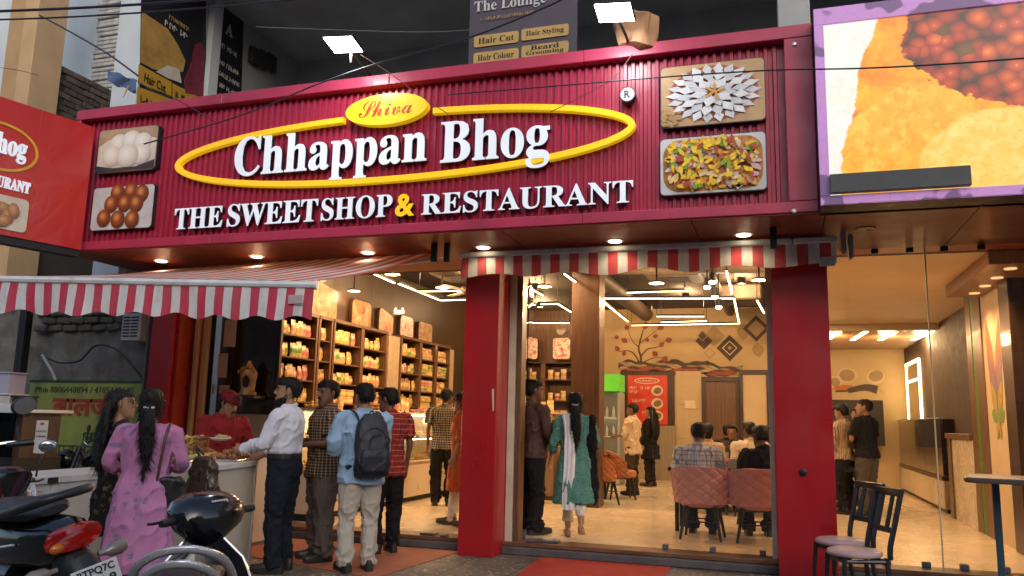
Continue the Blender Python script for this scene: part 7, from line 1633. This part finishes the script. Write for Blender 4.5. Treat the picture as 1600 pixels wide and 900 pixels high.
ob('grab_rail', MB().tube(catmull([(-.12, -.15, .80), (-.145, -.38, .835), (-.135, -.56, .875), (-.07, -.655, .90), (.07, -.655, .90), (.135, -.56, .875), (.145, -.38, .835), (.12, -.15, .80)], 6), .019, 10), BPM, BK, False, True)
ob('front_fork', MB().tube([(-.08, .5, .95), (-.08, .68, .29)], .022, 8).tube([(.08, .5, .95), (.08, .68, .29)], .022, 8), CHR, BK, False); ob('front_mudguard', MB().tube(catmull([(0, .42, .52), (0, .66, .615), (0, .92, .48)], 6), .07, 10, flat=.35), BP, BK, False, True)
ob('headlamp', MB().ell((0, .62, .92), (.11, .1, .12), 14, 10), BP, BK, False, True); hb = ob('handlebar', MB().tube(catmull([(-.36, .34, 1.0), (-.2, .42, 1.02), (0, .5, .98), (.2, .42, 1.02), (.36, .34, 1.0)], 5), .012, 8), CHR, BK, False, True)
for s in (-1, 1):
    ob('grip', MB().tube([(s*.36, .34, 1.0), (s*.25, .40, 1.012)], .018, 10), BPM, hb, False)
    mr = ob('mirror', MB().lathe([(.001, .016), (.04, .014), (.06, .0), (.055, -.006), (.001, -.006)], 20, (0, 0, 0), 'Y'), BPM, BK, False, True); mr.location = (s*.34, .36, 1.2); mr.scale = (1.15, 1, .85); mr.rotation_euler = (.1, 0, s*.1)
    g_ = ob('mirror_glass', MB().lathe([(.001, .0175), (.052, .0175), (.052, .0165), (.001, .0165)], 20, (0, 0, 0), 'Y'), M('mirror_glass', (.75, .8, .85), .03, metal=1, bump=0), mr, False)
    ob('mirror_stem', MB().tube(catmull([(s*.3, .38, 1.01), (s*.31, .4, 1.1), (s*.34, .365, 1.19)], 4), .007, 6), BPM, BK, False)
ob('engine', xsec([(-.05, .09, .22, .42), (.1, .14, .2, .48), (.35, .12, .24, .5), (.42, .06, .3, .42)]), SIL, BK, False, True); ob('exhaust', MB().tube([(.15, .3, .25), (.17, -.1, .24), (.18, -.75, .33)], [.02, .04, .045], 10), CHR, BK, False, True); ob('frame_tube', MB().tube([(0, .5, .9), (0, .3, .55), (0, -.1, .35), (0, -.55, .29)], .025, 8), BPM, BK, False)
ob('side_stand', MB().tube([(-.1, -.05, .3), (-.25, .02, .01)], .012, 6), BPM, BK, False)
# black scooter in the middle foreground, seen from behind
hs = radians(33.5)
SCO = thing('black_scooter', 'black scooter with a silver rear grab rail in front of the pink kurta', 'scooter', (0, 0, 0), hs)
fw = Vector((-sin(hs), cos(hs), 0)); rr_ = onY(309, 868, 2.55); SCO.location = Vector((rr_.x, rr_.y, 0))+fw*.64; SCO.scale = (.95, .95, .955); SCO.rotation_euler = (0, radians(-5), hs)
wheel(SCO, -.5, .22, .05); wheel(SCO, .68, .22, .045)
ob('rear_body', xsec([(-.72, .08, .56, .66), (-.66, .13, .48, .735), (-.45, .175, .42, .75), (-.1, .17, .38, .745), (.08, .1, .36, .68)]), BP, SCO, False, True)
ob('seat', xsec([(-.62, .08, .76, .80), (-.55, .13, .75, .83), (-.3, .15, .745, .84), (-.05, .14, .74, .80), (.1, .09, .73, .77)]), SEAT, SCO, False, True)
for dz, w, yy, m in ((0.0, .185, .06, SIL), (-.035, .15, -.05, SIL)):
    ob('grab_rail', MB().tube(catmull([(-w, -.34+yy, .70+dz), (-w*1.02, -.46+yy, .80+dz), (-w*.86, -.56+yy, .885+dz), (-w*.45, -.62+yy, .935+dz), (0, -.635+yy, .948+dz), (w*.45, -.62+yy, .935+dz), (w*.86, -.56+yy, .885+dz), (w*1.02, -.46+yy, .80+dz), (w, -.34+yy, .70+dz)], 6), .019, 10, flat=.8), m, SCO, False, True)
ob('tail_lamp', MB().ell((0, -.71, .66), (.12, .03, .05), 14, 8), LAMP, SCO, False, True)
ob('floorboard', xsec([(.05, .15, .27, .34), (.2, .17, .27, .32), (.42, .17, .27, .32), (.5, .14, .27, .36)]), BPM, SCO, False, True)
g = []
for j in range(13):
    v = j/12; z = .30+.58*v; w = .14+.09*sin(pi*min(1, v*1.1))-.09*max(0, v-.75)*3; yb = .46+.13*v-.04*sin(pi*v); g.append([Vector((x*w, yb-.05*(x*x)+dy, z)) for x, dy in ((-1, 0), (-.6, 0), (0, 0), (.6, 0), (1, 0), (.97, .03), (.5, .045), (-.5, .045), (-.97, .03))])
ob('leg_shield', MB().loft(g), BP, SCO, False, True)
for s in (-1, 1): ob('shield_trim', MB().tube([g[j][4 if s > 0 else 0]+Vector((s*.004, -.004, 0)) for j in range(2, 12)], .007, 6), SIL, SCO, False, True)
cw = ob('handlebar_cowl', MB().loft([[Vector((x*w, .60+y*dd+yo, z)) for x, y in [(math.copysign(abs(cos(t))**.8, cos(t)), math.copysign(abs(sin(t))**.8, sin(t))) for t in [2*pi*i/22 for i in range(22)]]] for z, w, dd, yo in ((.80, .06, .06, .0), (.84, .11, .09, -.01), (.89, .175, .12, -.02), (.945, .205, .135, -.02), (.99, .20, .135, -.005), (1.03, .165, .12, .01), (1.055, .11, .085, .02), (1.068, .05, .04, .02))]), BP, SCO, False, True)
ob('display_hood', xsec([(.5, .085, .985, 1.02), (.55, .1, .98, 1.045), (.64, .09, .985, 1.06), (.7, .04, 1.0, 1.05)]), BP, cw, False, True)
me = fit_text(text_mesh('scooter'[:0]+'▪▪▪▪▪▪', .05), (-.045, .485, 1.0), (1, 0, 0), (0, .35, .94), .09, .014, .002) if False else None
for k in range(7): ob('badge_mark', MB().box(-.05+k*.0145, -.04+k*.0145, -.0012, .0012, -.006, .006, 0, Matrix.Rotation(-.9, 3, 'X'), (0, .478, 1.022)), WPR, cw, False)
for s in (-1, 1):
    ob('grip', MB().tube([(s*.16, .585, .945), (s*.26, .565, .945), (s*.285, .56, .945)], [.02, .02, .017], 12), BPM, cw, False, True); ob('brake_lever', MB().tube(catmull([(s*.17, .66, .945), (s*.23, .655, .94), (s*.30, .63, .945), (s*.31, .625, .948)], 4), [.008]*13, 6), BPM, cw, False, True)
ob('front_mudguard', MB().tube(catmull([(0, .5, .42), (0, .72, .47), (0, .9, .3)], 6), .09, 12, flat=.4), BP, SCO, False, True); ob('fork', MB().tube([(0, .58, .8), (0, .68, .22)], .03, 10), BPM, SCO, False); ob('engine_case', xsec([(-.6, .05, .18, .3), (-.4, .1, .14, .34), (-.1, .1, .16, .32), (.0, .05, .2, .3)]), SIL, SCO, False, True); ob('main_stand', MB().tube([(-.12, -.25, .2), (-.15, -.3, .01), (.15, -.3, .01), (.12, -.25, .2)], .011, 6), BPM, SCO, False)
Rc = Matrix.Rotation(radians(42), 4, 'Z'); pc_ = Vector((0, .6, 0)); cw.matrix_basis = Matrix.Translation(pc_) @ Rc @ Matrix.Translation(-pc_)
S2 = copy_tree(SCO); S2['label'] = 'second black scooter facing us with a round mirror at the left edge'; mp_ = onY(24, 735, 4.3); h2 = radians(228); f2 = Vector((-sin(h2), cos(h2), 0)); S2.location = Vector((mp_.x, mp_.y, 0))-f2*.6; S2.rotation_euler = (0, radians(4), h2)
for s in (-1, 1):
    ob('mirror', MB().ell((s*.27, .58, 1.19), (.062, .016, .045), 16, 10), M('mirror_back', (.3, .33, .37), .1, metal=.8, bump=0), S2, False, True); ob('mirror_stem', MB().tube(catmull([(s*.2, .58, .98), (s*.22, .6, 1.08), (s*.265, .585, 1.16)], 4), .007, 6), BPM, S2, False)
    ob('front_reflector', MB().ell((s*.15, .64, .74), (.035, .012, .022), 12, 8), M('reflector', (.6, .6, .6), .15, metal=.4), S2, False, True)
# motorcycle parked behind the white cabinet
hq = onY(100, 722, 7.55)
MO = thing('parked_motorcycle', 'dark motorcycle with a round headlamp parked behind the white cabinet', 'motorcycle', (hq.x+.62, hq.y+.32, 0), radians(122))
wheel(MO, -.6, .3, .05); wheel(MO, .7, .3, .045)
ob('fuel_tank', xsec([(-.02, .09, .68, .82), (.1, .15, .68, .93), (.28, .16, .68, .97), (.42, .12, .7, .92), (.48, .05, .75, .85)]), BP, MO, False, True); ob('seat', xsec([(-.7, .08, .76, .82), (-.5, .13, .75, .84), (-.2, .14, .73, .82), (.02, .1, .72, .79)]), SEAT, MO, False, True); ob('tail', xsec([(-.8, .05, .62, .72), (-.6, .12, .55, .75), (-.1, .13, .5, .72)]), BP, MO, False, True)
hl = ob('headlamp', MB().ell((0, .66, .84), (.115, .11, .115), 18, 12), BP, MO, False, True); ob('chrome_ring', MB().lathe([(.085, .02), (.10, .02), (.104, .005), (.10, -.01), (.085, -.005)], 24, (0, 0, 0), 'Y'), CHR, hl, False, True); hl.children[0].location = (0, .75, .84); hl.children[0].rotation_euler = (0, 0, pi); ob('lens', MB().ell((0, .735, .84), (.086, .03, .086), 18, 10), M('lamp_glass', (.3, .32, .33), .08, metal=.6), hl, False, True)
ob('handlebar', MB().tube(catmull([(-.38, .36, 1.02), (-.2, .45, 1.05), (0, .5, 1.0), (.2, .45, 1.05), (.38, .36, 1.02)], 5), .013, 8), CHR, MO, False, True); ob('front_fork', MB().tube([(-.09, .52, .98), (-.09, .7, .3)], .024, 8).tube([(.09, .52, .98), (.09, .7, .3)], .024, 8), CHR, MO, False)
for s in (-1, 1): ob('mirror', MB().ell((s*.34, .38, 1.2), (.06, .018, .045), 12, 8), BPM, MO, False, True); ob('mirror_stem', MB().tube([(s*.3, .4, 1.04), (s*.34, .385, 1.18)], .006, 6), BPM, MO, False)
ob('engine', xsec([(-.1, .1, .22, .45), (.1, .15, .2, .5), (.35, .12, .25, .5)]), SIL, MO, False, True); ob('frame_tube', MB().tube([(0, .52, .95), (0, .3, .6), (0, -.1, .35), (0, -.6, .3)], .025, 8), BPM, MO, False)
# ------------------------------------------------------------------ two stacked cafe chairs and the table at the right
def cafe_chair(label):
    r = thing('cafe_chair', label, 'chair', (0, 0, 0), 0, 'cafe chairs by the right pillar')
    P = [(.2*cos(t), .19*sin(t)) for t in [2*pi*i/28 for i in range(28)]]
    ob('seat', MB().loft([[(x*k, y*k, z) for x, y in P] for k, z in ((.92, .435), (1.0, .445), (1.02, .462), (.98, .478), (.88, .485))]), M('pale_pink_vinyl', (.50, .33, .33), .4, var=.08, scale=5, bump=.08), r, False, True)
    # back: along -x side is the front; the back stands at +x
    for s in (-1, 1):
        ob('back_post', MB().tube(catmull([(.20, s*.155, .43), (.20, s*.16, .52), (.235, s*.165, .66), (.30, s*.17, .92)], 5), .021, 8), BLK2, r, False, True)
        ob('leg', MB().tube(catmull([(.17, s*.15, .44), (.19, s*.16, .25), (.245, s*.17, 0)], 4), [.018]*9, 8), BLK2, r, False, True); ob('leg', MB().tube([(-.15, s*.13, .44), (-.175, s*.155, 0)], [.019, .013], 8), BLK2, r, False, True)
    ob('top_rail', MB().box(-.018, .018, -.185, .185, -.03, .03, .008, Matrix.Rotation(.24, 3, 'Y'), (.303, 0, .92)), BLK2, r, False); ob('lower_rail', MB().box(-.015, .015, -.16, .16, -.022, .022, .006, Matrix.Rotation(.2, 3, 'Y'), (.232, 0, .64)), BLK2, r, False)
    for y in (-.065, .065): ob('back_slat', MB().tube([(.234, y, .65), (.298, y, .9)], .016, 6, flat=1.4), BLK2, r, False)
    for a, b in (((-.14, -.13, .41), (.17, -.15, .41)), ((-.14, .13, .41), (.17, .15, .41)), ((-.14, -.13, .41), (-.14, .13, .41)), ((.17, -.15, .41), (.17, .15, .41))): ob('seat_rail', MB().tube([a, b], .016, 8), BLK2, r, False)
    return r
BLK2 = M('black_lacquer_wood', (.012, .013, .017), .35, var=.2, coat=.3)
cc = cafe_chair('black cafe chair with pink round seat, the nearer of the two'); cc.location = (.52, 7.02, 0); cc.rotation_euler = (0, 0, radians(24))
c2 = copy_tree(cc); c2['label'] = 'black cafe chair with pink round seat, the farther, against the red pillar'; c2.location = (.46, 7.62, 0); c2.rotation_euler = (0, 0, radians(30))
TT = thing('cafe_table', 'dark topped cafe table cut off by the right edge', 'table', (2.3, 6.9, 0))
tz = 1.055; a = onY(1518, 745, 7.35)
TT.location = (a.x+.70, a.y-.12, 0); TT.rotation_euler = (0, 0, radians(-14))
P = rrect(1.5, .7, .08)
ob('top', MB().loft([[(x*k, y*k, z) for x, y in P] for k, z in ((.985, tz-.04), (1, tz-.03), (1, tz-.008), (.99, tz))]), M('grey_brown_top', (.10, .075, .07), .35, var=.15), TT, False); ob('pedestal', MB().tube([(.0, 0, .03), (.0, 0, tz-.041)], .045, 14), BLACKM, TT, False, True); ob('base', MB().lathe([(.001, 0), (.28, 0), (.27, .02), (.05, .04), (.001, .04)], 24), BLACKM, TT, False, True)
for x in (-.55, .55): ob('leg', MB().box(x-.025, x+.025, -.025, .025, 0, tz-.041, .005), M('teal_leg', (.03, .07, .1), .5), TT, False)
# small litter and drain for a lived-in pavement
for i in range(14):
    x, y = rnd.uniform(-3.2, 1.5), rnd.uniform(6.2, 8.4)
    tag(ob('litter_scrap', MB().box(-.02, .02, -.012, .012, 0, .003, 0, Matrix.Rotation(rnd.uniform(0, 3), 3, 'Z'), (x, y, .0125)), M('litter', (.25, .22, .18), .9)), 'tiny paper scrap lying on the paving', 'litter', 'scraps on the paving')
